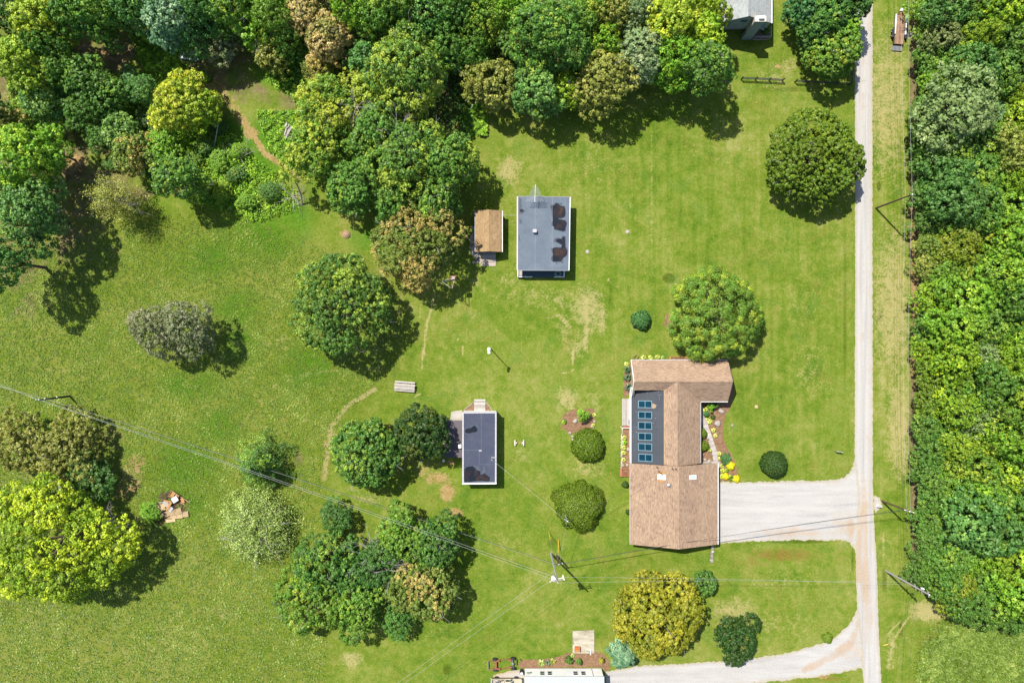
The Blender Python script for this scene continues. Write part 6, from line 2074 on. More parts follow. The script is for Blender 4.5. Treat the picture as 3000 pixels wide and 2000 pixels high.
def wheel(parent, c, r, w, name='wheel', rim=None):
    c = Vector(c)
    wl_ = bpy.data.objects.new(name, None)
    COL.objects.link(wl_); wl_.parent = parent; wl_.location = c - wloc(parent)
    MB().lathe([(r * .58, -w / 2), (r * .93, -w / 2), (r, -w * .35), (r, w * .35), (r * .93, w / 2), (r * .58, w / 2)], c, 'Y', 20).build('tyre', M['rubber'], wl_)
    MB().lathe([(r * .12, -w * .42), (r * .5, -w * .38), (r * .59, -w * .47), (r * .59, w * .47), (r * .5, w * .38), (r * .12, w * .42)], c, 'Y', 14).build('rim', rim or M['metal'], wl_)
    return wl_


tp = P(1484, 1979.5, 0)
pk = thing('pickup_truck', 'beige pickup truck with a loaded bed cut by the bottom edge beside the mobile home', 'pickup truck', (tp.x, tp.y - .95, 0))
TX, TY = tp.x, tp.y - .95
def sec(x, hw, z0, z1, r=.08):
    return [(TX + x, TY - hw, z0 + r), (TX + x, TY - hw + r, z0), (TX + x, TY + hw - r, z0), (TX + x, TY + hw, z0 + r), (TX + x, TY + hw, z1 - r), (TX + x, TY + hw - r, z1), (TX + x, TY - hw + r, z1), (TX + x, TY - hw, z1 - r)]
mb = MB()
loft(mb, [sec(-.35, .90, .42, 1.02), sec(.55, .91, .42, 1.05), sec(1.6, .91, .42, 1.06), sec(2.3, .88, .42, 1.0), sec(2.62, .80, .45, .9), sec(2.72, .70, .50, .8)])
bd = mb.build('body', M['truck'], pk, bevel=.0)
mb = MB()
mb.box((TX - 2.6, TY - .9, .45), (TX - .36, TY + .9, .62)).box((TX - 2.6, TY - .9, .62), (TX - .36, TY - .82, 1.08)).box((TX - 2.6, TY + .82, .62), (TX - .36, TY + .9, 1.08)).box((TX - 2.6, TY - .818, .62), (TX - 2.52, TY + .818, 1.06)).box((TX - .44, TY - .818, .62), (TX - .361, TY + .818, 1.08))
mb.build('bed', M['truck'], pk)
mb = MB()
mb.box((TX - 2.61, TY + .9, .45), (TX + 2.2, TY + .925, .80)).box((TX - 2.61, TY - .925, .45), (TX + 2.2, TY - .9, .80))
mb.build('side_band', M['truck_dark'], pk)
mb = MB()
cab = [(-.34, 1.02, .86), (-.22, 1.60, .70), (.75, 1.62, .70), (1.35, 1.05, .84)]
for s in (0,):
    v = []
    for (x, z, w) in cab:
        v += [Vector((TX + x, TY - w, z)), Vector((TX + x, TY + w, z))]
    n = len(mb.v); mb.v += v
    for q in ((0, 1, 3, 2), (2, 3, 5, 4), (4, 5, 7, 6), (0, 2, 4, 6), (1, 7, 5, 3), (0, 6, 7, 1)):
        mb.f.append(tuple(n + i for i in q)); mb.t.append(.5)
cb = mb.build('cab', M['truck'], pk, bevel=.05)
mb = MB()
for s in (-1, 1):
    mb.face([(TX - .14, TY + s * .842, 1.1), (TX + .55, TY + s * .835, 1.1), (TX + .55, TY + s * .735, 1.52), (TX - .10, TY + s * .74, 1.52)])
    mb.face([(TX + .62, TY + s * .835, 1.1), (TX + 1.12, TY + s * .845, 1.1), (TX + .74, TY + s * .745, 1.50), (TX + .62, TY + s * .735, 1.52)])
mb.face([(TX + 1.30, TY - .74, 1.11), (TX + 1.30, TY + .74, 1.11), (TX + .81, TY + .62, 1.58), (TX + .81, TY - .62, 1.58)])
mb.face([(TX - .325, TY - .7, 1.14), (TX - .325, TY + .7, 1.14), (TX - .245, TY + .6, 1.52), (TX - .245, TY - .6, 1.52)])
mb.build('window', M['glass'], cb)
mb = MB(); mb.box((TX + 2.58, TY - .86, .42), (TX + 2.80, TY + .86, .60)); mb.build('front_bumper', M['dark_metal'], pk, bevel=.03)
mb = MB(); mb.box((TX - 2.76, TY - .86, .42), (TX - 2.61, TY + .86, .58)); mb.build('rear_bumper', M['metal'], pk, bevel=.03)
for s in (-1, 1):
    MB().box((TX + 2.60, TY + s * .55 - .12, .66), (TX + 2.73, TY + s * .55 + .12, .80)).build('headlight', M['skyglass_pale'], pk)
    MB().box((TX + .82, TY + s * .93 - .1, 1.06), (TX + .96, TY + s * .93 + .1, 1.24)).build('mirror', M['dark_metal'], pk, bevel=.02)
    for x in (-1.75, 1.7):
        wheel(pk, (TX + x, TY + s * .86, .36), .36, .24)
rb = random.Random(3)
for k in range(16):
    x = TX - 2.3 + rb.random() * 1.7; y = TY - .6 + rb.random() * 1.2
    mb = MB()
    a = rb.random() * 3
    L = rb.uniform(.3, .9)
    mb.bar((x - math.cos(a) * L / 2, max(TY - .75, min(TY + .75, y - math.sin(a) * L / 2)), .66 + .02 * k), (x + math.cos(a) * L / 2, max(TY - .75, min(TY + .75, y + math.sin(a) * L / 2)), .70 + .02 * k), rb.uniform(.06, .25), rb.uniform(.04, .15))
    o = mb.build('scrap_piece', (M['steel'], M['wood_grey'], M['white'], M['dark_metal'])[k % 4], None)
    tag(o, 'piece of grey scrap lying in the bed of the beige pickup', 'scrap', 'scrap in the pickup bed')

# ---- bare chassis with four wheels -----------------------------------------
cp = P(1470, 1939)
ch = thing('trailer_chassis', 'rusty bare vehicle chassis on four black tyres left of the mobile home', 'chassis', (cp.x, cp.y, 0))
def C_(px, py, z):
    q = P(px, py); return (q.x, q.y, z)
mb = MB()
mb.bar(C_(1428, 1932.5, .5), C_(1492, 1924.5, .5), .11, .14).bar(C_(1429, 1955, .5), C_(1494, 1952.5, .5), .11, .14)
mb.build('frame', M['rust'], ch)
MB().bar(C_(1429, 1931, .52), C_(1430, 1956.5, .52), .16, .12).build('crossmember', M['steel'], ch)
MB().bar(C_(1452, 1930, .55), C_(1453, 1956, .55), .40, .16).build('axle_housing', M['rust'], ch)
mb = MB().tube([C_(1501, 1926, .42), C_(1504, 1954, .42)], .09, 8); mb.lathe([(.05, -.25), (.22, -.1), (.24, .05), (.05, .25)], C_(1503, 1940, .42), 'X', 10)
mb.build('axle', M['steel'], ch)
MB().tube([C_(1453, 1928, .42), C_(1454, 1957, .42)], .08, 8).build('axle', M['rust'], ch)
for (x, y) in ((1459, 1930), (1461, 1954), (1494, 1928), (1495, 1949)):
    MB().box(tuple(Vector(C_(x, y, .40)) - Vector((.28, .16, 0))), tuple(Vector(C_(x, y, .66)) + Vector((.28, .16, 0)))).build('bracket', M['rust'], ch, bevel=.03)
for (x, y) in ((1450, 1926.5), (1452, 1957.5), (1503, 1924), (1504, 1953.5)):
    wheel(ch, C_(x, y, .42), .42, .30, rim=M['rust'])
mb = MB().bar(C_(1514, 1929, .3), C_(1514.5, 1944, .3), .12, .1)
mb.build('bumper', M['dark_metal'], ch)
o = MB().bar(C_(1524, 1928, .06), C_(1530, 1936, .06), .12, .1).build('iron_bar', M['dark_metal'], None)
tag(o, 'short dark iron bar lying at the left end of the mulch bed', 'bar')

# ---- flatbed trailer by the right-hand wood --------------------------------
tp = P(2630, 92)
ft = thing('flatbed_trailer', 'flatbed trailer with a worn brown plank deck parked on the mown verge', 'trailer', (tp.x, tp.y, 0))
ax = math.atan2(P(2627, 135).x - P(2633, 52).x, -(P(2627, 135).y - P(2633, 52).y))
RT = Matrix.Translation(tp) @ Matrix.Rotation(ax, 4, 'Z')
Lh, Wh = 2.55, .92
def tbox(a, b_, nm, mat, bevel=0.0, par=ft):
    return MB().box(a, b_, .5, RT).build(nm, mat, par, bevel=bevel)
fr = MB()
fr.box((-Wh, -Lh, .42), (-Wh + .1, Lh, .60), .5, RT).box((Wh - .1, -Lh, .42), (Wh, Lh, .60), .5, RT).box((-Wh + .1, Lh - .1, .42), (Wh - .1, Lh, .60), .5, RT).box((-Wh + .1, -Lh, .42), (Wh - .1, -Lh + .1, .60), .5, RT)
for y in (-1.5, 0, 1.5):
    fr.box((-Wh + .1, y - .05, .44), (Wh - .1, y + .05, .58), .5, RT)
fr.build('frame', M['dark_metal'], ft)
M['deck_worn'] = plain('worn_trailer_planks', (.25, .155, .10, 1), .9, 0, .6, 1.3, .2, .25)
nb = 7
for k in range(nb):
    a = -Wh + .11 + k * (2 * Wh - .22) / nb; b_ = a + (2 * Wh - .22) / nb - .012
    MB().box((a, -Lh + .02, .602), (b_, Lh - .02, .645), random.Random(k + 4).uniform(.1, .9), RT).build('plank', M['deck_worn'], ft)
for s in (-1, 1):
    tbox((s * Wh - .04, -.9, .65), (s * Wh + .10, Lh, .95), 'side_rail', M['white'])
    tbox((s * (Wh + .22) - .16, -1.55, .80), (s * (Wh + .22) + .16, .25, .86), 'mudguard', M['dark_metal'], .02)
    for y in (-1.05, -.25):
        c = RT @ Vector((s * (Wh + .22), y, .34))
        w_ = bpy.data.objects.new('wheel', None); COL.objects.link(w_); w_.parent = ft; w_.location = c - wloc(ft)
        MB().lathe([(.19, -.11), (.31, -.11), (.34, -.07), (.34, .07), (.31, .11), (.19, .11)], c, 'X', 18).build('tyre', M['rubber'], w_)
        MB().lathe([(.03, -.115), (.19, -.10), (.20, .10), (.03, .115)], c, 'X', 14).build('rim', M['white'], w_)
mb = MB()
mb.bar(RT @ Vector((-.6, Lh, .5)), RT @ Vector((0, Lh + 1.05, .5)), .09, .12).bar(RT @ Vector((.6, Lh, .5)), RT @ Vector((0, Lh + 1.05, .5)), .09, .12)
mb.build('drawbar', M['dark_metal'], ft)
MB().prism([(-.34, Lh + .02), (.34, Lh + .02), (.22, Lh + .6), (-.22, Lh + .6)], .56, .64, .5, RT).build('front_plate', M['rust'], ft)
MB().prism([(-.26, Lh + .62), (.26, Lh + .62), (.18, Lh + 1.0), (0, Lh + 1.12), (-.18, Lh + 1.0)], .55, .92, .5, RT).build('tool_box', M['white'], ft, bevel=.03)
tbox((-Wh + .05, -Lh - 1.0, .18), (Wh - .05, -Lh - .04, .24), 'ramp', M['steel'])

# ---- utility poles and power lines ------------------------------------------
def pole(base_px, top_px, label, mat, r=.16, name='utility_pole'):
    b_ = P(*base_px)
    # the height follows from how far the head leans away from the foot in the picture
    d0 = Vector((base_px[0] - 1500, base_px[1] - 1000)); d1 = Vector((top_px[0] - 1500, top_px[1] - 1000))
    h = CAM_H * (1 - d0.length / d1.length)
    t = P(top_px[0], top_px[1], h)
    o = thing(name, label, 'pole', tuple(b_))
    MB().tube([(b_.x, b_.y, -.2), b_.lerp(t, .5), t], [r * 1.15, r, r * .8], 10).build('shaft', mat, o)
    return o, b_, t


def crossarm(o, t, d, L, z, mat, n=3):
    d = Vector((d[0], d[1], 0)).normalized()
    c = Vector((t.x, t.y, t.z - z))
    arm = MB().bar(c - d * L / 2, c + d * L / 2, .10, .12).build('crossarm', mat, o)
    for k in range(n):
        q = c + d * L * (k / (n - 1) - .5) * .92
        MB().lathe([(.04, .06), (.08, .10), (.05, .15), (.08, .2), (.04, .26)], q, n=8).build('insulator', M['white'], arm)


def insul(o, q):
    MB().lathe([(.04, 0), (.09, .05), (.06, .11), (.09, .17), (.03, .24)], q, n=8).build('insulator', M['white'], o)


wp, wb, wt = pole((205, 1160), (110, 1172), 'dark utility pole in the left meadow carrying four wires', M['pole_dark'], .16)
for k, (dx, z) in enumerate(((-.2, .05), (.25, .05), (.2, 1.5), (-.2, 2.2), (.2, 4.6))):
    insul(wp, Vector((wb.lerp(wt, 1 - z / wt.z).x + dx, wb.lerp(wt, 1 - z / wt.z).y + .1, wt.z - z)))
bp, bb, bt = pole((2566, 610), (2669, 571), 'brown utility pole beside the gravel road, level with the round roadside tree', M['pole_brown'], .15)
for z in (.0, 1.9, 2.3, 3.2, 7.6):
    q = bb.lerp(bt, 1 - z / bt.z)
    insul(bp, q + Vector((.15, .05, .02)))
ep, eb, et = pole((2584, 1467), (2664, 1497), 'brown utility pole with a short crossarm opposite the driveway', M['pole_brown'], .15)
crossarm(ep, et, (1, -.3), 1.6, .15, M['wood_pale'], 3)
insul(ep, et)
sp, sb, st = pole((2595, 1671), (2722, 1741), 'silver grey utility pole leaning over the lower mown verge', M['pole_grey'], .15)
for z in (.2, 2.0, 3.6):
    q = sb.lerp(st, 1 - z / st.z)
    MB().bar(q + Vector((-.1, .5, 0)), q + Vector((.1, -.5, 0)), .1, .1).build('bracket', M['pole_grey'], sp)
insul(sp, st)
q = sb.lerp(st, .8)
MB().lathe([(.02, 0), (.14, .1), (.14, .6), (.02, .7)], q + Vector((.3, .25, 0)), n=10).build('arrester', M['white'], sp)
p1, b1_, t1 = pole((1614, 1620), (1634, 1706), 'tall grey utility pole with a transformer on the lower lawn', M['pole_grey'], .17)
q = b1_.lerp(t1, .90)
tr = MB().lathe([(.05, -.6), (.36, -.55), (.38, .25), (.34, .35), (.12, .42)], q + Vector((-.55, .1, 0)), n=18).build('transformer', M['white'], p1)
for a in (-.15, .15):
    MB().lathe([(.06, 0), (.09, .08), (.05, .16), (.08, .24), (.03, .32)], q + Vector((-.55 + a, .1, .38)), n=8).build('bushing', M['trim'], tr)
crossarm(p1, b1_.lerp(t1, .93), (1, .15), 2.4, .0, M['pole_grey'], 3)
MB().bar(q + Vector((.2, .1, 0)), q + Vector((1.1, .35, .1)), .08, .08).build('switch_arm', M['white'], p1)
MB().tube([q + Vector((.95, .6, -.1)), q + Vector((1.05, .1, .35))], .09, 8).build('cutout', M['white'], p1)
p2, b2_, t2 = pole((1632, 1627), (1637, 1653), 'short dark brown pole standing beside the tall grey transformer pole', M['pole_brown'], .19)
MB().bar(t2 + Vector((-.7, -.1, -.05)), t2 + Vector((.7, .25, -.05)), .09, .09).build('crossarm', M['steel'], p2)
for dx in (-.6, 0, .6):
    insul(p2, t2 + Vector((dx, dx * .25 + .07, 0)))
p3, b3_, t3 = pole((1653, 1494), (1661, 1526), 'thin service pole at the left edge of the large round clipped shrub', M['pole_grey'], .09)
insul(p3, t3 + Vector((.1, 0, 0)))
MB().bar(t3 + Vector((-.45, .35, -.05)), t3 + Vector((.35, -.25, -.05)), .06, .06).build('crossarm', M['metal'], p3)
for (a_px, k) in (((1608, 1556), .93), ((1636, 1576), .55)):
    a_ = P(*a_px)
    e_ = (b1_ if k > .9 else b2_).lerp(t1 if k > .9 else t2, k)
    g_ = thing('guy_wire', 'guy wire with a yellow guard, %s' % ('longer one, to the transformer pole' if k > .9 else 'shorter one, to the short brown pole'), 'guy wire', tuple(a_))
    MB().tube([a_, e_], .014, 5).build('cable', M['wire'], g_)
    dv = (e_ - a_).normalized()
    MB().tube([a_ + dv * .2, a_ + dv * 2.6], .05, 7).build('guard', M['yellow'], g_)


def line(a, b_, sag, label, mat, r=.022, group='power lines', name='power_line', n=18):
    pts = []
    for k in range(n + 1):
        s = k / n
        p = a.lerp(b_, s)
        pts.append(p - Vector((0, 0, 4 * sag * s * (1 - s))))
    o = MB().tube(pts, r, 5).build(name, mat, None)
    tag(o, label, 'power line', group)


WP = lambda z, dx=0: wb.lerp(wt, 1 - z / wt.z) + Vector((dx, .1, .1))
far = lambda p, px, py: P(px, py, p.z)
west = [(WP(.0), t1 + Vector((-.2, 0, -1.0)), 'lowest', M['wire']), (WP(.3, .2), t1 + Vector((.3, .3, -.9)), 'second', M['wire']), (WP(1.8, .1), t2 + Vector((-.5, 0, .2)), 'third', M['wire']), (WP(2.4), t2 + Vector((.0, 0, .2)), 'uppermost', M['wire_dark'])]
for a, b_, nm, m in west:
    line(a, b_, .9, 'wire crossing the meadow from the dark left pole, %s of the four' % nm, m, .016)
    line(a, far(a, -120, 1080 + 12 * west.index((a, b_, nm, m))), .3, 'wire running left out of view from the dark meadow pole, %s of the four' % nm, m, .016)
z1 = t1.z - .9
for k, (ax_, ay, bx_, by) in enumerate(((1622, 1672, 1000, 2122), (1627, 1690, 1010, 2128))):
    line(P(ax_, ay, z1 - .6 * k), P(bx_, by, z1 - 1 - .6 * k), .5, 'wire running down left from the transformer pole, %s of two' % ('upper' if k == 0 else 'lower'), M['wire'], .014)
q = sb.lerp(st, .45)
for k, (pa, pb) in enumerate(((t1 + Vector((.6, .5, -1.0)), sb.lerp(st, .62)), (t1 + Vector((.3, -.3, -.8)), sb.lerp(st, .5)))):
    line(pa, pb, .8, 'pale wire from the transformer pole to the silver pole, %s of two' % ('upper' if k == 0 else 'lower'), M['wire'], .013)
for k, dx in enumerate((-.5, .1, .5)):
    line(t2 + Vector((dx, .1, .22)), et + Vector((.2 * dx, .1, -.4 - .3 * k)), 1.0, 'dark wire over the garage roof to the crossarm pole, %s of three' % ('upper', 'middle', 'lower')[k], M['wire_dark'], .018)
line(t3 + Vector((.1, 0, .1)), MAST + Vector((.1, .08, .06)), .25, 'service wire from the thin pole to the mast on the garage roof', M['wire_dark'], .02)
line(t3 + Vector((-.3, .2, .1)), NAVY_MAST, .35, 'service wire from the thin pole to the mast on the navy roofed shed', M['wire'], .014)
line(t3, t2 + Vector((.1, .1, .2)), .1, 'short wire joining the thin service pole and the short brown pole', M['wire'], .014)
for k, (z, ) in enumerate(((.0,), (1.9,), (3.3,))):
    a = bb.lerp(bt, 1 - z / bt.z) + Vector((.15, 0, .15))
    line(a, P(2618 + 44 * (k == 0) + 22 * (k == 1), -160, a.z), .4, 'wire running up along the verge from the brown roadside pole, %s of three' % ('right', 'middle', 'left')[k], M['wire'] if k != 2 else M['wire_dark'], .014)
    b_ = eb.lerp(et, 1 - min(z * .55, 2.2) / et.z) + Vector((.1, 0, .15))
    line(a, b_, .9, 'wire along the verge between the two brown poles, %s of three' % ('right', 'middle', 'left')[k], M['wire'] if k != 2 else M['wire_dark'], .014)
    c_ = sb.lerp(st, .70 - .09 * k)
    line(b_, c_, .4, 'wire along the verge from the crossarm pole to the silver pole, %s of three' % ('right', 'middle', 'left')[k], M['wire_dark'], .014)
    if k < 2:
        line(c_, P(2665 - 32 * k, 2160, c_.z), .6, 'wire running down out of view from the silver pole, %s of two' % ('right', 'left')[k], M['wire_dark'], .014)

# ---- lamp post and three-legged frame ---------------------------------------
lb_ = P(1438, 1022)
lp = thing('lamp_post', 'single yard lamp post with a white lamp head in the middle of the lawn', 'lamp post', tuple(lb_))
LH = 7.4
lt = Vector((lb_.x - .08, lb_.y + .05, LH))
MB().tube([(lb_.x, lb_.y, -.1), (lb_.x, lb_.y, 1.2), lt], [.11, .09, .065], 10).build('post', M['steel'], lp)
mb = MB()
mb.lathe([(.06, -.1), (.13, -.04), (.27, .14), (.30, .22), (.16, .36), (.04, .42)], lt, n=16)
hd = mb.build('lamp_head', M['white'], lp)
MB().box((lt.x - .2, lt.y - .75, LH - .1), (lt.x + .2, lt.y - .2, LH + .10)).build('floodlight', M['white'], lp, bevel=.03)
fb = [P(1303, 834), P(1332, 852), P(1338, 824)]
ff = thing('post_frame', 'tall three-legged rusty frame with crossbars next to the brown-tinged tree', 'frame', tuple(P(1325, 838)))
FH = 6.6
ftop = [v + Vector((.1 * s, .05, FH + dz)) for v, s, dz in zip(fb, (1, -1, -1), (0, -.3, -1.2))]
for v, w_ in zip(fb, ftop):
    MB().tube([v - Vector((0, 0, .1)), w_], [.07, .05], 8).build('leg', M['pole_brown'], ff)
for i in range(3):
    MB().bar(ftop[i] - Vector((0, 0, .1)), ftop[(i + 1) % 3] - Vector((0, 0, .1)), .07, .10).build('crossbar', M['wood_pale'] if i != 1 else M['rust'], ff)
m0 = [v.lerp(w_, .72) for v, w_ in zip(fb, ftop)]
for i in (0, 1):
    MB().bar(m0[i], m0[2], .09, .1).build('crossbar', M['wood_pale'], ff)
q = ftop[2]
MB().box((q.x - .5, q.y - .35, q.z), (q.x + .45, q.y + .4, q.z + .16)).build('platform', M['rust'], ff)
MB().prism([(q.x - .3, q.y - .25), (q.x + .25, q.y - .2), (q.x + .3, q.y + .2), (q.x - .2, q.y + .28)], q.z + .16, q.z + .5).build('birdhouse', M['wood_pale'], ff)

# ---- black rail fences --------------------------------------------------------
def rail_fence(pts, label, h=1.25):
    o = thing('rail_fence', label, 'fence', tuple(P(*pts[0])), 'black rail fences')
    W_ = [P(*p) for p in pts]
    for p in W_:
        MB().box((p.x - .08, p.y - .08, -.1), (p.x + .08, p.y + .08, h)).build('post', M['dark_metal'], o)
    for a, b_ in zip(W_[:-1], W_[1:]):
        d = (b_ - a).normalized()
        for z in (.45, .8, 1.14):
            MB().bar(a + d * .09 + Vector((0, -.10, z)), b_ - d * .09 + Vector((0, -.10, z)), .05, .14).build('rail', M['fence_rail'], o)
    return o
M['fence_rail'] = plain('black_fence_rail', (.045, .052, .05, 1), .6, 0, .4, 2.0)
rail_fence([(2171, 233), (2212, 234), (2252, 236), (2291, 238)], 'black three-rail fence of three spans on the lawn below the grey roofed house')
rail_fence([(2328, 241), (2368, 243), (2408, 245), (2449, 247), (2487, 249), (2489, 210)], 'black rail fence under the round maple that turns up along the road')

# ---- planks, tables and benches on the lawn -----------------------------------
dp = thing('slatted_table', 'weathered picnic table with pale boards beside the big round tree', 'picnic table', tuple(P(1186, 1131)))
ra_ = math.atan2(-(1137 - 1131), 1 * 100)
TM = Matrix.Translation(P(1187, 1131)) @ Matrix.Rotation(R(-4.5), 4, 'Z')
for k, (y, w, z) in enumerate(((.74, .26, .46), (.40, .15, .76), (.22, .15, .76), (.0, .22, .76), (-.22, .15, .76), (-.42, .15, .76), (-.76, .3, .46))):
    MB().box((-1.75 - .03 * (k % 2), y - w / 2, z), (1.75 + .04 * (k % 3), y + w / 2, z + .045), (.9, .95, .9, .3, 1, .9, .4)[k], TM).build('plank', M['wood_pale'], dp)
for x in (-1.2, 1.2):
    mb = MB()
    for s in (-1, 1):
        mb.bar(TM @ Vector((x, s * .75, 0)), TM @ Vector((x, s * .25, .74)), .09, .05)
    mb.bar(TM @ Vector((x + .06, -.85, .42)), TM @ Vector((x + .06, .85, .42)), .05, .09)
    mb.build('trestle', M['wood_grey'], dp)
for k, (x, s) in enumerate(((1508.5, 1), (1534, -1))):
    p = P(x, 1297, .42)
    o = thing('bench', '%s of two small pale T-shaped stone benches beside the navy roofed shed' % ('left', 'right')[k], 'bench', (p.x, p.y, 0), 'T-shaped stone benches')
    MB().box((p.x - .11, p.y - .5, .34), (p.x + .11, p.y + .5, .43)).build('slab', M['offwhite'], o, bevel=.01)
    MB().box((p.x + s * .112, p.y - .14, .34), (p.x + s * .34, p.y + .14, .425)).build('arm', M['offwhite'], o, bevel=.01)
    MB().box((p.x - .08, p.y - .4, -.02), (p.x + .08, p.y + .4, .34)).build('support', M['concrete'], o)

# ---- timber heaps ----------------------------------------------------------------
def heap_board(a, b_, w, h, za, zb, mat, label, name='board', group=None, cat='board', tint=.5):
    A_ = P(*a) + Vector((0, 0, za)); B_ = P(*b_) + Vector((0, 0, zb))
    o = MB().bar(A_, B_, w, h, tint).build(name, mat, None)
    tag(o, label, cat, group)
    return o


def zl(x, y, ox=430, oy=1420, k=12.06):
    return (ox + x / k, oy + y / k)


HG = 'lumber of the scrap heap in the meadow'
for n, (a, b_, w, za, zb, m, lb) in enumerate((
    ((560, 1060), (1260, 880), 1.05, .32, .40, 'wood_new', 'widest pale board on the scrap heap'),
    ((640, 1140), (1290, 1080), .75, .26, .30, 'wood_new', 'pale board under the widest board of the scrap heap'),
    ((690, 1240), (1030, 1200), .8, .20, .24, 'wood_new', 'short pale board at the bottom of the scrap heap'),
    ((1265, 1030), (1490, 1010), 1.0, .24, .24, 'wood_new', 'square end board sticking out right of the scrap heap'),
    ((400, 960), (690, 660), .75, .30, .55, 'wood_new', 'left slanting board of the scrap heap'),
    ((400, 1010), (690, 790), .42, .26, .40, 'wood_new', 'second slanting board at the left of the scrap heap'),
    ((500, 780), (660, 610), .35, .40, .5, 'wood_pale', 'short grey slanting board of the scrap heap'),
    ((330, 790), (560, 700), .8, .18, .3, 'wood_new', 'board at the far left of the scrap heap'),
    ((745, 870), (960, 560), .38, .50, .95, 'wood_orange', 'steep orange board in the middle of the scrap heap'),
    ((680, 540), (880, 800), .75, .55, .60, 'wood_pale', 'wide grey board in the middle of the scrap heap'),
    ((680, 510), (950, 560), .24, .80, .85, 'wood_orange', 'orange board across the middle of the scrap heap'),
    ((1190, 380), (1550, 620), .12, .34, .22, 'wood_new', 'thin stick pointing right from the scrap heap'),
    ((1220, 600), (1360, 690), .12, .28, .2, 'wood_new', 'thin short stick at the right of the scrap heap'),
    ((440, 610), (690, 580), .10, .3, .42, 'wood_pale', 'thin pale stick at the left of the scrap heap'),
    ((580, 1180), (850, 1070), .10, .47, .47, 'pole_brown', 'dark stick lying on the widest board of the scrap heap'),
    ((590, 1170), (900, 1165), .10, .40, .40, 'pole_brown', 'dark stick lying below the other dark stick on the scrap heap'),
    ((1240, 560), (1350, 520), .9, .3, .34, 'wood_orange', 'small orange board at the right of the scrap heap'),
)):
    heap_board(zl(*a), zl(*b_), w, .07 if w > .3 else .06, za, zb, M[m], lb, group=HG, tint=(n * .37) % 1)
# an upturned crate and a white appliance panel
cr = thing('crate', 'long orange wooden crate at the top of the scrap heap', 'crate', tuple(P(*zl(1000, 330))))
ca = P(*zl(880, 260)) + Vector((0, 0, .35)); cb_ = P(*zl(1150, 440)) + Vector((0, 0, .45))
d = (cb_ - ca).normalized(); sdv = Vector((-d.y, d.x, 0)).normalized()
MB().bar(ca, cb_, .95, .05).build('base', M['wood_orange'], cr)
for s in (-1, 1):
    MB().bar(ca + sdv * s * .5 + Vector((0, 0, .12)), cb_ + sdv * s * .5 + Vector((0, 0, .12)), .05, .28).build('side', M['wood_new'], cr)
for s in (0, .5, 1):
    q = ca.lerp(cb_, s) + Vector((0, 0, .12))
    MB().bar(q - sdv * .47, q + sdv * .47, .05, .26).build('end', M['wood_red'] if s == 1 else M['wood_new'], cr)
p = P(*zl(1075, 480))
o = MB().bar(p + Vector((-.5, -.28, .62)), p + Vector((.45, .3, .8)), .9, .22).build('panel', M['white'], None, bevel=.03)
tag(o, 'white appliance panel tipped on the scrap heap', 'panel')
p = P(*zl(885, 820))
o = MB().bar(p + Vector((-.3, -.4, .42)), p + Vector((.3, .35, .62)), .75, .06).build('panel', M['trim'], None)
tag(o, 'small grey panel in the middle of the scrap heap', 'panel')
def brush(name, cx, cy, rad, n, seed, mat, label):
    rs = np.random.RandomState(seed)
    mb = MB()
    c = P(cx, cy)
    for k in range(n):
        a = rs.uniform(0, 6.28); rr_ = rad * math.sqrt(rs.uniform(0, 1)); L = rs.uniform(.5, 1.5)
        p = c + Vector((rr_ * math.cos(a), rr_ * math.sin(a), rs.uniform(.05, .55 * (1 - rr_ / rad) + .12)))
        b_ = rs.uniform(0, 6.28)
        e = p + Vector((L * math.cos(b_), L * math.sin(b_), rs.uniform(-.15, .3)))
        mb.tube([p, p.lerp(e, .5) + Vector((0, 0, .08)), e], [.028, .022, .01], 4, rs.uniform(0, 1), False)
    o = mb.build(name, mat, None)
    tag(o, label, 'brushwood', kind='stuff')
M['twig'] = plain('reddish_twigs', (.17, .095, .075, 1), .9, 0, .4, 3, .1, .4)
brush('brushwood', *zl(1130, 720), 1.5, 110, 5, M['twig'], 'reddish heap of twigs on the scrap heap')
brush('brushwood', *zl(650, 380), .9, 60, 6, M['twig'], 'twigs at the upper left of the scrap heap')
brush('brushwood', *zl(460, 1180), .8, 40, 7, M['twig'], 'twigs at the lower left of the scrap heap')
SG = 'sawn planks of the heap beside the oak clump'
rs_ = np.random.RandomState(15)
for k in range(17):
    cx, cy = 846 + rs_.uniform(-10, 12), 392 + rs_.uniform(-16, 14)
    a = R(55 + rs_.uniform(-22, 22)); L = rs_.uniform(20, 36)
    heap_board((cx - math.cos(a) * L / 2, cy + math.sin(a) * L / 2), (cx + math.cos(a) * L / 2, cy - math.sin(a) * L / 2), rs_.uniform(.14, .34), .06, .06 + .045 * k, .12 + .045 * k, M['wood_pale'],
               'bleached plank in the heap beside the oak clump', 'plank', SG, 'plank', rs_.uniform(.2, 1))
for k in range(9):
    cx, cy = 855 + rs_.uniform(-9, 10), 424 + rs_.uniform(-11, 9)
    a = R(rs_.uniform(0, 180)); L = rs_.uniform(7, 15)
    heap_board((cx - math.cos(a) * L / 2, cy + math.sin(a) * L / 2), (cx + math.cos(a) * L / 2, cy - math.sin(a) * L / 2), rs_.uniform(.2, .4), .14, .08 + .04 * k, .1 + .05 * k, M['wood_pale'] if k % 3 else M['wood_new'],
               'short bleached offcut at the foot of the plank heap beside the oak clump', 'offcut', 'offcuts at the foot of the plank heap', 'offcut', rs_.uniform(.4, 1))
M['ash_heap'] = plain('grey_ash', (.24, .22, .21, 1), .95, 0, .3, 2)
sheet('ash_patch', [(858, 345), (872, 338), (886, 350), (880, 362), (862, 366), (850, 360)], .012, M['ash_heap'], .4, .06, 4)
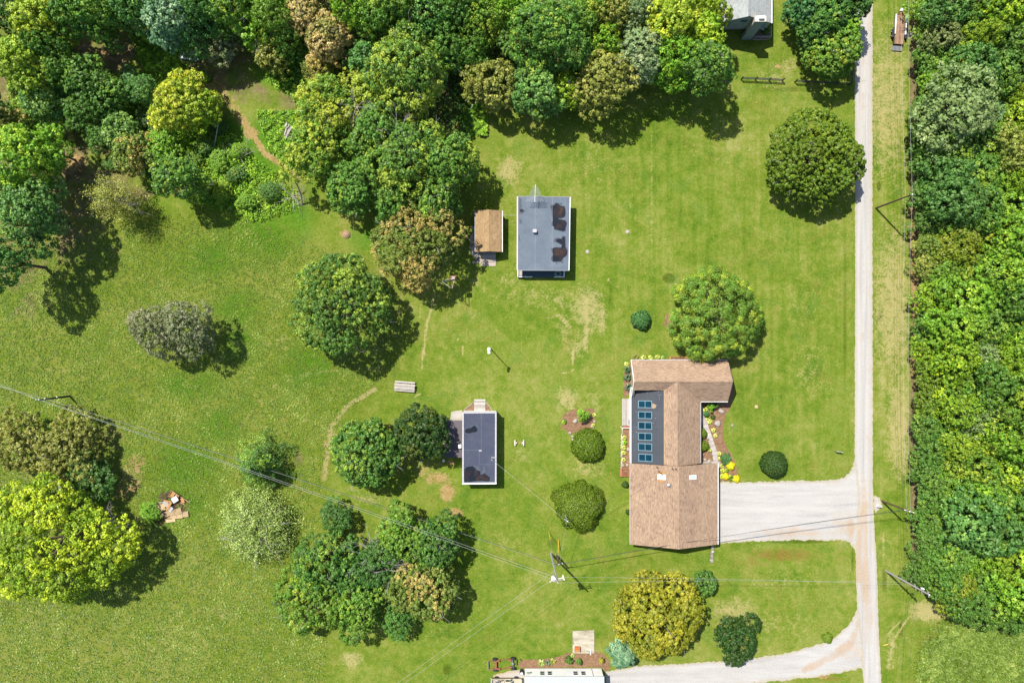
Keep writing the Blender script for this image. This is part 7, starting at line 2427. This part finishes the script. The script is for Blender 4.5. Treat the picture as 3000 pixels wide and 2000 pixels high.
# the junk heap under the trees
JG = 'roofing sheets of the junk heap'
for n, (a, b_, w, za, zb, m, lb) in enumerate((((535, 162), (594, 166), .55, .75, .8, 'trim', 'pale metal sheet on top of the junk heap under the trees'), ((533, 170), (587, 178), .7, .45, .5, 'steel', 'dark metal sheet at the front of the junk heap'), ((518, 138), (532, 152), .5, .4, .5, 'trim', 'short pale sheet left of the junk heap'),
                                               ((532, 168), (550, 175), .5, .52, .55, 'white', 'bright corner sheet at the left of the junk heap'), ((552, 158), (590, 160), .35, .86, .9, 'concrete', 'grey sheet at the back of the junk heap'))):
    heap_board(a, b_, w, .06, za, zb, M[m], lb, 'metal_sheet', JG, 'metal sheet')
MB_ = MB(); MB_.box((P(535, 178).x, P(535, 178).y, 0), (P(590, 160).x, P(590, 160).y, .42))
o = MB_.build('old_wagon', M['dark_metal'], None, bevel=.05)
tag(o, 'dark wreck of a wagon bed under the metal sheets of the junk heap', 'wreck')
p = P(130, 1408, 3)
bt_ = MB(); bt_.smooth = True
bt_.lathe([(.05, -.3), (.30, -.25), (.34, .1), (.3, .38), (.12, .44)], (p.x, p.y, .45), n=16)
o = bt_.build('barrel', M['blue'], None)
tag(o, 'bright blue plastic barrel half hidden among the trees at the left edge', 'barrel')

# ---- the gardens -----------------------------------------------------------------
t = NT('mulch')
v = t.pos()
f = t.math('ADD', t.math('MULTIPLY', t.noise(v, 2.2, 4, .65), .5), t.math('MULTIPLY', t.noise(v, 11., 3, .7), .5))
t.bump(t.noise(v, 12., 2, .7), .7, .06)
M['mulch'] = t.out(t.ramp(f, [(.32, A(112, 84, 62)), (.5, A(164, 128, 98)), (.68, A(202, 168, 136))]), .95, 0, .1)
sheet('mulch_bed', [(2051, 1177), (2140, 1177), (2142, 1120), (2150, 1118), (2152, 1150), (2142, 1190), (2126, 1214), (2119, 1240), (2118, 1268), (2124, 1298), (2136, 1322), (2150, 1342), (2158, 1372), (2165, 1406), (2110, 1411), (2104, 1360), (2052, 1360)], .014, M['mulch'], .6, .08, 11)
sheet('mulch_bed', [(1662, 1205), (1690, 1198), (1740, 1196), (1745, 1225), (1738, 1252), (1722, 1262), (1706, 1272), (1672, 1270), (1650, 1256), (1644, 1240), (1648, 1218)], .014, M['mulch'], .6, .14, 12)
sheet('mulch_bed', [(1522, 1934), (1560, 1930), (1600, 1928), (1640, 1922), (1660, 1911), (1700, 1908), (1742, 1906), (1768, 1914), (1784, 1932), (1788, 1950), (1780, 1966), (1762, 1954), (1540, 1956), (1520, 1955)], .014, M['mulch'], .6, .14, 13)
sheet('mulch_bed', [(1832, 1076), (1852, 1056), (1852, 1150), (1826, 1166), (1824, 1140), (1828, 1100)], .014, M['mulch'], .6, .1, 14)
sheet('mulch_bed', [(1824, 1250), (1850, 1248), (1850, 1372), (1818, 1372), (1820, 1300)], .014, M['mulch'], .6, .1, 15)
sheet('mulch_bed', [(1360, 1200), (1389, 1176), (1389, 1205), (1360, 1205)], .012, M['mulch'], .5, .04, 16)
sheet('mulch_bed', [(1422, 1177), (1443, 1204), (1422, 1205)], .012, M['mulch'], .5, .04, 17)
sheet('mulch_bed', [(2030, 905), (1950, 920), (1945, 950), (1952, 962), (1975, 960), (1978, 920)], .012, M['mulch'], .6, .12, 18)
sheet('gravel_patch', [(1322, 1206), (1354, 1200), (1354, 1230), (1318, 1230)], .012, G_DRIVE, .5, .1, 19, paint=lambda x, y: 0 * x + .3)
sheet('gravel_patch', [(1378, 700), (1393, 660), (1393, 735), (1408, 740), (1409, 772), (1396, 765), (1376, 740)], .012, G_DRIVE, .5, .14, 20, paint=lambda x, y: 0 * x + .5)
sheet('gravel_patch', [(1445, 1976), (1480, 1968), (1524, 1958), (1538, 1960), (1538, 2040), (1440, 2040)], .012, G_DRIVE, .5, .14, 21, paint=lambda x, y: 0 * x + .55)
sheet('gravel_patch', [(2560, 1452), (2578, 1456), (2582, 1470), (2576, 1492), (2566, 1502), (2560, 1486)], .012, G_DRIVE, .5, .14, 22, paint=lambda x, y: 0 * x + .2)
sheet('gravel_patch', [(2654, 100), (2672, 92), (2700, 98), (2704, 108), (2680, 104), (2700, 122), (2690, 126), (2660, 110)], .012, G_DRIVE, .5, .12, 23, paint=lambda x, y: 0 * x + .2)
# boards and slabs of the front walk
wk = [P(2054, 1190), P(2058, 1222), P(2080, 1284), P(2092, 1320), P(2098, 1357)]
walk = thing('garden_walk', 'pale board walk curving through the brown mulch bed beside the tan roofed house', 'walk', tuple(P(2085, 1290)))
cum = [0]
for a, b_ in zip(wk[:-1], wk[1:]):
    cum.append(cum[-1] + (b_ - a).length)
def on_walk(s):
    for i in range(len(wk) - 1):
        if s <= cum[i + 1] or i == len(wk) - 2:
            u = (s - cum[i]) / (cum[i + 1] - cum[i])
            d = (wk[i + 1] - wk[i]).normalized()
            return wk[i].lerp(wk[i + 1], u), d
n = 46
for k in range(n):
    p, d = on_walk(cum[-1] * (k + .5) / n)
    wd = .30 if k < 9 else .44
    sdv = Vector((-d.y, d.x, 0))
    MB().bar(p - sdv * wd + Vector((0, 0, .07)), p + sdv * wd + Vector((0, 0, .07)), cum[-1] / n - .018, .07, random.Random(k).uniform(.3, 1)).build('plank', M['wood_pale'], walk)
o = sheet('paved_path', [(2051, 1352), (2103, 1350), (2110, 1352), (2110, 1410), (2103, 1410), (2103, 1359), (2051, 1362)], .05, M['concrete'], .5, 0.0, 31)
# stone edging, rocks
RG = 'rocks of the garden beds'
for k, (x, y, r, m, lb) in enumerate((
    (2113, 1204, .50, 'rock', 'pale wedge-shaped boulder at the top of the brown mulch bed'), (2101, 1240, .58, 'rock', 'largest pale boulder in the middle of the brown mulch bed'), (2145, 1245, .26, 'rock', 'small pale boulder on the lawn right of the mulch bed'),
    (2107, 1268, .20, 'rock_dark', 'dark rock below the largest boulder'), (2075, 1287, .22, 'rock_dark', 'dark rock left of the board walk'), (2086, 1334, .18, 'rock_dark', 'dark rock touching the lower board walk'), (2060, 1330, .18, 'rock', 'pale stone beside the lower clipped shrub'),
    (2066, 1346, .3, 'rock', 'flat tan stone near the end of the board walk'), (2078, 1350, .36, 'rock', 'flat pale stone at the end of the board walk'), (2056, 1246, .22, 'rock_dark', 'dark rock against the house wall by the walk'),
    (1686, 1232, .45, 'rock', 'pale stone left of the leafy shrub in the oval mulch bed'), (1670, 1268, .3, 'rock', 'pale stone at the lower left rim of the oval mulch bed'), (1677, 1278, .26, 'rock', 'pale stone below the oval mulch bed'), (1677, 1288, .22, 'rock', 'small stone above the round clipped shrub'),
    (1735, 1248, .28, 'rock', 'pale stone at the right rim of the oval mulch bed'), (1742, 1234, .25, 'rock', 'upper pale stone at the right rim of the oval mulch bed'), (1840, 1315, .36, 'rock', 'square white stone in the west bed of the house'), (1838, 1361, .3, 'rock', 'pale stone at the lower end of the west bed'), (1824, 1362, .32, 'rock', 'pale stone at the lower left end of the west bed'),
    (2118, 1408, .15, 'rock', 'small pale stone at the corner of the driveway'), (2113, 1390, .16, 'rock_dark', 'small dark stone among the yellow shrubs'))):
    rs_ = np.random.RandomState(100 + k)
    bm = bmesh.new()
    bmesh.ops.create_icosphere(bm, subdivisions=2, radius=1.0)
    dv = [Vector(rs_.normal(size=3)).normalized() for _ in range(7)]
    for vv in bm.verts:
        f_ = 1.0
        for q in dv:
            f_ = min(f_, 1.0 if vv.co.normalized().dot(q) < .72 else .72 / vv.co.normalized().dot(q))
        vv.co *= f_ * (1 + rs_.uniform(-.05, .05))
        vv.co.x *= r * 1.15; vv.co.y *= r * .9; vv.co.z *= r * .7
    me = bpy.data.meshes.new('rock'); bm.to_mesh(me); bm.free(); me.materials.append(M[m])
    p = P(x, y)
    o = link_mesh('rock', me, None, (p.x, p.y, r * .25), rs_.uniform(0, 6))
    tag(o, lb, 'rock', RG)
# edging stones along the west bed
rs_ = np.random.RandomState(9)
for k in range(30):
    y = 1250 + k * 4.1
    p = P(1821 + rs_.uniform(-2, 2), y)
    r = rs_.uniform(.10, .18)
    o = MB().prism([(p.x + r * rs_.uniform(.7, 1.2) * math.cos(a), p.y + r * rs_.uniform(.7, 1.2) * math.sin(a)) for a in np.arange(0, 6.2, 1.05)], -.02, rs_.uniform(.08, .16), rs_.uniform(.2, 1)).build('edging_stone', M['rock'], None)
    tag(o, 'small pale stone in the row edging the west bed of the house', 'stone', 'stones edging the west bed')

def rosette(x, y, r, h, key, label, seed, blades=46, name='plant', group='garden plants by the house', amt=.4, wide=.10):
    """a clump of arching strap leaves"""
    rs = np.random.RandomState(seed)
    g = P(x, y)
    root = thing(name, label, 'plant', tuple(g), group)
    V, T_, TP = [], [], []
    for k in range(blades):
        a = rs.uniform(0, 6.28); L = r * rs.uniform(.6, 1.1); hh = h * rs.uniform(.5, 1.1)
        d = np.array([math.cos(a), math.sin(a), 0]); s_ = np.array([-math.sin(a), math.cos(a), 0]) * wide * rs.uniform(.7, 1.3)
        p0 = d * .04; p1 = d * L * .5 + np.array([0, 0, hh]); p2 = d * L + np.array([0, 0, hh * .55])
        V += [[p0 - s_ * .5, p0 + s_ * .5, p1 + s_, p1 - s_], [p1 - s_, p1 + s_, p2 + s_ * .15, p2 - s_ * .15]]
        t_ = rs.uniform(0, 1); u_ = rs.uniform(0, 1)
        T_ += [t_, t_]; TP += [u_, u_]
    V = np.array(V).reshape(-1, 3)
    me = mesh_np('leaf_clump', V, np.arange(len(V)).reshape(-1, 4))
    for nm, dd in (('tint', T_), ('tip', TP)):
        at = me.attributes.new(nm, 'FLOAT', 'FACE'); at.data.foreach_set('value', np.array(dd, np.float32))
    me.materials.append(M['leaf'])
    o = link_mesh('leaves', me, root)
    paint_leaves(o, key, amt)
    return root
COLR['hosta'] = ((176, 190, 70), (216, 216, 130))
COLR['yucca'] = ((70, 100, 72), (130, 140, 100))
COLR['ylw'] = ((206, 196, 20), (228, 214, 40))
for k, (x, y, r, h, ky, lb) in enumerate((
    (1837, 1082, .75, .7, 'yucca', 'spiky dark plant at the top of the bed left of the north wing'), (1838, 1105, .85, .8, 'yucca', 'largest spiky dark plant left of the north wing'), (1840, 1134, .8, .8, 'yucca', 'lower spiky dark plant left of the north wing'), (1836, 1067, .5, .4, 'hosta', 'pale plant at the corner of the north wing'),
    (1862, 1046, .6, .5, 'olive', 'brownish plant above the north eave'), (1885, 1047, .5, .4, 'hosta', 'yellow-green plant in the north border next to the brownish plant'), (1905, 1048, .5, .4, 'hosta', 'yellow-green plant in the middle of the north border'), (1925, 1046, .5, .4, 'hosta', 'pale plant in the north border by the cold frame'), (1942, 1048, .4, .35, 'pale', 'pale plant touching the cold frame'),
    (2079, 1234, .55, .4, 'hosta', 'pale yellow-green hosta right of the upper board walk'), (2072, 1222, .5, .4, 'hosta', 'yellow-green hosta above the other hosta by the walk'), (2090, 1260, .45, .35, 'hosta', 'pale hosta in the middle of the mulch bed'), (2095, 1275, .42, .35, 'hosta', 'pale hosta below the middle hosta of the mulch bed'),
    (2066, 1200, .6, .5, 'hosta', 'yellow-green plant near the top end of the walk'), (2078, 1318, .4, .35, 'hosta', 'pale hosta left of the lower board walk'), (2107, 1328, .45, .4, 'hosta', 'pale plant right of the lower walk'), (2109, 1341, .4, .4, 'hosta', 'pale plant below the one right of the lower walk'),
    (2114, 1363, .45, .4, 'hosta', 'pale plant beside the paved path'), (2116, 1378, .5, .4, 'hosta', 'pale plant left of the yellow shrubs'), (2114, 1394, .5, .4, 'hosta', 'yellow-green plant at the corner of the paved path'), (2128, 1377, .4, .4, 'lime', 'green plant between the yellow shrubs'), (2140, 1398, .6, .4, 'green', 'green plant between the two lower yellow shrubs'),
    (1653, 1236, .45, .4, 'lime', 'small green plant at the left of the oval mulch bed'), (1739, 1215, .4, .35, 'hosta', 'pale plant at the right rim of the oval mulch bed'), (1738, 1246, .4, .3, 'hosta', 'pale plant at the lower right rim of the oval mulch bed'),
    (1829, 1282, .5, .5, 'hosta', 'yellow-green plant at the top of the west bed'), (1830, 1296, .5, .5, 'lime', 'green plant below the top plant of the west bed'), (1827, 1310, .5, .45, 'hosta', 'yellow-green plant in the middle of the west bed'), (1827, 1326, .45, .45, 'hosta', 'yellow-green plant below the middle of the west bed'), (1827, 1346, .4, .4, 'hosta', 'lowest pale plant of the west bed'),
    (1586, 1938, .7, .5, 'pale', 'straw coloured plant at the left of the mulch bed by the mobile home'), (1606, 1938, .6, .45, 'yucca', 'grey-green plant beside the straw coloured plant'), (1620, 1934, .65, .5, 'olive', 'straw and green plant in the middle of the mulch bed by the mobile home'), (1678, 1918, .5, .3, 'pale', 'flattened straw plant below the concrete pad'),
)):
    rosette(x, y, r, h, ky, lb, 500 + k)
for (x, y, r, h, ky, am, lb, n_) in (
    (2058, 1270, 15, 1.2, 'moss', .3, 'upper clipped green shrub against the house by the walk', 3500), (2062, 1307, 16, 1.3, 'moss', .3, 'lower clipped green shrub against the house by the walk', 3800),
    (2142, 1365, 12, .8, 'ylw', .5, 'top yellow shrub by the driveway corner', 2200), (2127, 1396, 9.5, .7, 'ylw', .5, 'left yellow shrub by the driveway corner', 1800), (2158, 1403, 10.5, .7, 'ylw', .5, 'right yellow shrub by the driveway corner', 1900),
    (2090, 1222, 6, .5, 'deep', .3, 'small dark ball shrub in the mulch bed', 900), (1833, 1420, 9, 1.0, 'deep', .3, 'dark shrub against the west wall of the garage', 1800), (1840, 1500, 6, .8, 'deep', .3, 'small dark shrub lower along the west wall of the garage', 1000)):
    tree(x, y, r, h, 'd', ky, lb, am, name='shrub', cat='shrub', group='garden shrubs by the house', n=n_, leaf=(.14, .10))
for (x, y, r, h, ky, am, lb) in (
    (1707, 1215, 24, 2.4, 'lime', .4, 'leafy bright green shrub in the oval mulch bed'), (2080, 1190, 16, 1.4, 'lime', .3, 'green shrub under the eave at the top of the mulch bed'), (2092, 1184, 14, 1.2, 'dark', .2, 'dark shrub under the eave of the north wing'), (2068, 1212, 11, 1.0, 'teal', .2, 'bluish shrub left of the hostas'),
    (1665, 1930, 15, 1.2, 'green', .3, 'green shrub in the middle of the mulch bed by the mobile home'), (1695, 1934, 12, 1.1, 'green', .4, 'smaller green shrub below the rusty box'), (1761, 1932, 11, 1.0, 'gold', .6, 'orange-tinged shrub at the right end of the mulch bed by the mobile home')):
    tree(x, y, r, h, 'b', ky, lb, am, name='shrub', cat='shrub', group='leafy garden shrubs', rsub=.22, per=20, leaf=(.20, .14), n_lobes=7, hc=.4)
tree(2126, 1343, 14, 1.2, 's', 'teal', 'blue-green spreading juniper in the lower mulch bed', .3, name='juniper', cat='shrub', n_whorl=4, per_bough=60, leaf=(.16, .08))
# deck, cold frame, slatted box, mat
dk = thing('deck', 'weathered grey plank deck along the west side of the dark skylight roof', 'deck', tuple(P(1836, 1206)))
a = P(1823, 1246, .45); b_ = P(1848, 1167.5, .45)
boards(dk, a.x, a.y, b_.x + .2, b_.y, .45, .155, M['wood_pale'], 'y', 51, ragged=.02)
MB().box((a.x + .02, a.y + .02, 0), (b_.x + .2, b_.y - .02, .40)).build('joists', M['wood_grey'], dk)
o = MB().box((P(1840, 1228).x, P(1840, 1242).y, .455), (P(1845.5, 1228).x, P(1840, 1228).y, .485)).build('door_mat', M['steel'], None)
tag(o, 'dark grey mat on the weathered deck', 'mat')
st_ = thing('step', 'red brick step with a pale rail below the weathered deck', 'step', tuple(P(1835, 1248)))
MB().box((P(1824, 1251).x, P(1824, 1251).y, 0), (P(1847, 1247).x, P(1847, 1246.2).y, .3)).build('tread', M['brick_red'], st_)
MB().bar(P(1825, 1252.5, .8), P(1847, 1253.5, .8), .08, .08).build('rail', M['white'], st_)
bxp = thing('garden_box', 'reddish slatted wooden box at the corner of the garage wall', 'box', tuple(P(1829, 1384)))
a = P(1816, 1395, .5); b_ = P(1843, 1373, .5)
mb = MB().box((a.x, a.y, 0), (b_.x, a.y + .08, .5)).box((a.x, b_.y - .08, 0), (b_.x, b_.y, .5)).box((a.x, a.y + .08, 0), (a.x + .4, b_.y - .08, .5)).box((b_.x - .08, a.y + .08, 0), (b_.x, b_.y - .08, .5))
mb.build('frame', M['wood_red'], bxp)
MB().box((a.x + .4, a.y + .08, 0), (b_.x - .08, b_.y - .08, .2)).build('soil', M['mulch'], bxp)
for k in range(6):
    x = a.x + .46 + k * .19
    MB().box((x, a.y + .085, .40), (x + .09, b_.y - .45, .46), .5).build('slat', M['wood_red'], bxp)
cf = thing('cold_frame', 'orange wooden cold frame against the north eave of the tan roofed house', 'cold frame', tuple(P(1984, 1048)))
a = P(1961, 1056, .4); b_ = P(2011, 1044, .4)
mb = MB().box((a.x, b_.y - .12, 0), (b_.x, b_.y, .45)).box((a.x, a.y, 0), (a.x + .28, b_.y - .121, .45)).box((b_.x - .12, a.y, 0), (b_.x, b_.y - .121, .45))
mb.build('frame', M['wood_orange'], cf)
MB().box((a.x + .28, a.y, 0), (b_.x - .12, b_.y - .121, .2)).build('soil', M['mulch'], cf)

# ---- concrete pad, rusty box, pipes, log, sign, markers -----------------------------
cpd = thing('concrete_pad', 'stained pale concrete pad above the mulch bed of the mobile home', 'pad', tuple(P(1709, 1878)))
a, b_, c_, d_ = P(1677.5, 1912), P(1741, 1912), P(1740.5, 1844), P(1677.5, 1847)
t = NT('stained_concrete')
v = t.pos()
s_ = t.noise(t.scalevec(v, (.35, 1.6, 1)), 1.0, 5, .7, .3)
f = t.math('ADD', t.math('MULTIPLY', s_, .7), t.math('MULTIPLY', t.noise(v, 6., 3, .7), .3))
M['pad'] = t.out(t.ramp(f, [(.34, A(150, 140, 118)), (.47, A(206, 196, 172)), (.6, A(236, 228, 206))]), .9, 0, .2)
MB().prism([(p.x, p.y) for p in (a, b_, c_, d_)], -.05, .14).build('slab', M['pad'], cpd)
rbx = thing('rusty_box', 'orange rusty steel box on the concrete pad', 'box', tuple(P(1692, 1901)))
a = P(1684, 1909, .5); b_ = P(1699.5, 1894, .5)
MB().box((a.x, a.y, .14), (b_.x, b_.y, .62)).build('body', M['rust_orange'], rbx, bevel=.03)
MB().box((a.x + .1, a.y + .05, .62), (b_.x - .05, (a.y + b_.y) / 2, .66)).build('lid', M['wood_orange'], rbx)
o = MB().tube([P(1730.5, 1917, .1), P(1730.5, 1901, .28)], .07, 10).build('pipe', M['white'], None)
tag(o, 'white plastic pipe lying from the concrete pad into the mulch bed', 'pipe')
o = MB().bar(P(1678, 1881, .2), P(1681.5, 1886, .2), .08, .08).build('iron_bar', M['dark_metal'], None)
tag(o, 'short black bar on the left edge of the concrete pad', 'bar')
rs_ = np.random.RandomState(44)
for k in range(11):
    y = 1600 + k * 4.4
    p = P(2086 + rs_.uniform(-1, 1) - k * .15, y)
    r = rs_.uniform(.20, .27)
    o = MB().prism([(p.x + r * 1.15 * rs_.uniform(.8, 1.2) * math.cos(a), p.y + r * rs_.uniform(.7, 1.1) * math.sin(a)) for a in np.arange(0, 6.2, .9)], -.02, rs_.uniform(.2, .4), rs_.uniform(0, 1)).build('wall_stone', M['rock_dark'] if k % 3 else M['rock'], None, bevel=.02)
    tag(o, 'stone in the short dark row below the garage corner', 'stone', 'stones of the row below the garage')
p = P(2452, 1320)
sg = thing('sign_board', 'small pale sign board standing on the lawn beside the gravel road', 'sign', tuple(p))
for dx in (-.45, .45):
    MB().box((p.x + dx - .03, p.y - .03 - dx * .15, -.05), (p.x + dx + .03, p.y + .03 - dx * .15, 1.15)).build('post', M['siding_dark'], sg)
MB().bar(P(2443, 1319) + Vector((0, 0, .9)), P(2461.5, 1321.5) + Vector((0, 0, .9)), .06, .55).build('board', M['trim'], sg)
p = P(2573, 1480)
mbx = thing('utility_box', 'white utility box on the verge below the brown crossarm pole', 'box', tuple(p))
MB().box((p.x - .34, p.y - .17, 0), (p.x + .34, p.y + .17, .62)).build('cabinet', M['white'], mbx, bevel=.03)
MB().box((p.x - .37, p.y - .2, .62), (p.x + .37, p.y + .2, .66)).build('lid', M['trim'], mbx)
o = MB().tube([P(2588, 1889, .1), P(2602, 1886, .35)], .06, 8).build('marker_post', M['yellow'], None)
tag(o, 'yellow marker post leaning on the lower verge', 'marker')
for (x, y, lb) in ((1838, 679, 'pale round stump on the lawn right of the flat grey roofed shed'), (1721, 737, 'small pale stump below the other pale stump'), (2216, 1191, 'tan round stump on the lawn right of the mulch bed')):
    p = P(x, y)
    o = MB().lathe([(.34, -.05), (.32, .05), (.26, .09)], (p.x, p.y, 0), n=12).build('tree_stump', M['wood_pale'] if x < 2000 else M['wood_new'], None)
    tag(o, lb, 'stump')
p = P(1016, 688)
o = MB(); o.lathe([(.75, -.05), (.6, .2), (.3, .42), (.05, .5)], (p.x, p.y, 0), n=11)
M['clay'] = plain('earth_mound', (.26, .18, .11, 1), .95, 0, .4, 3)
o = o.build('earth_mound', M['clay'], None)
tag(o, 'small mound of bare earth at the edge of the bright meadow grass', 'mound')
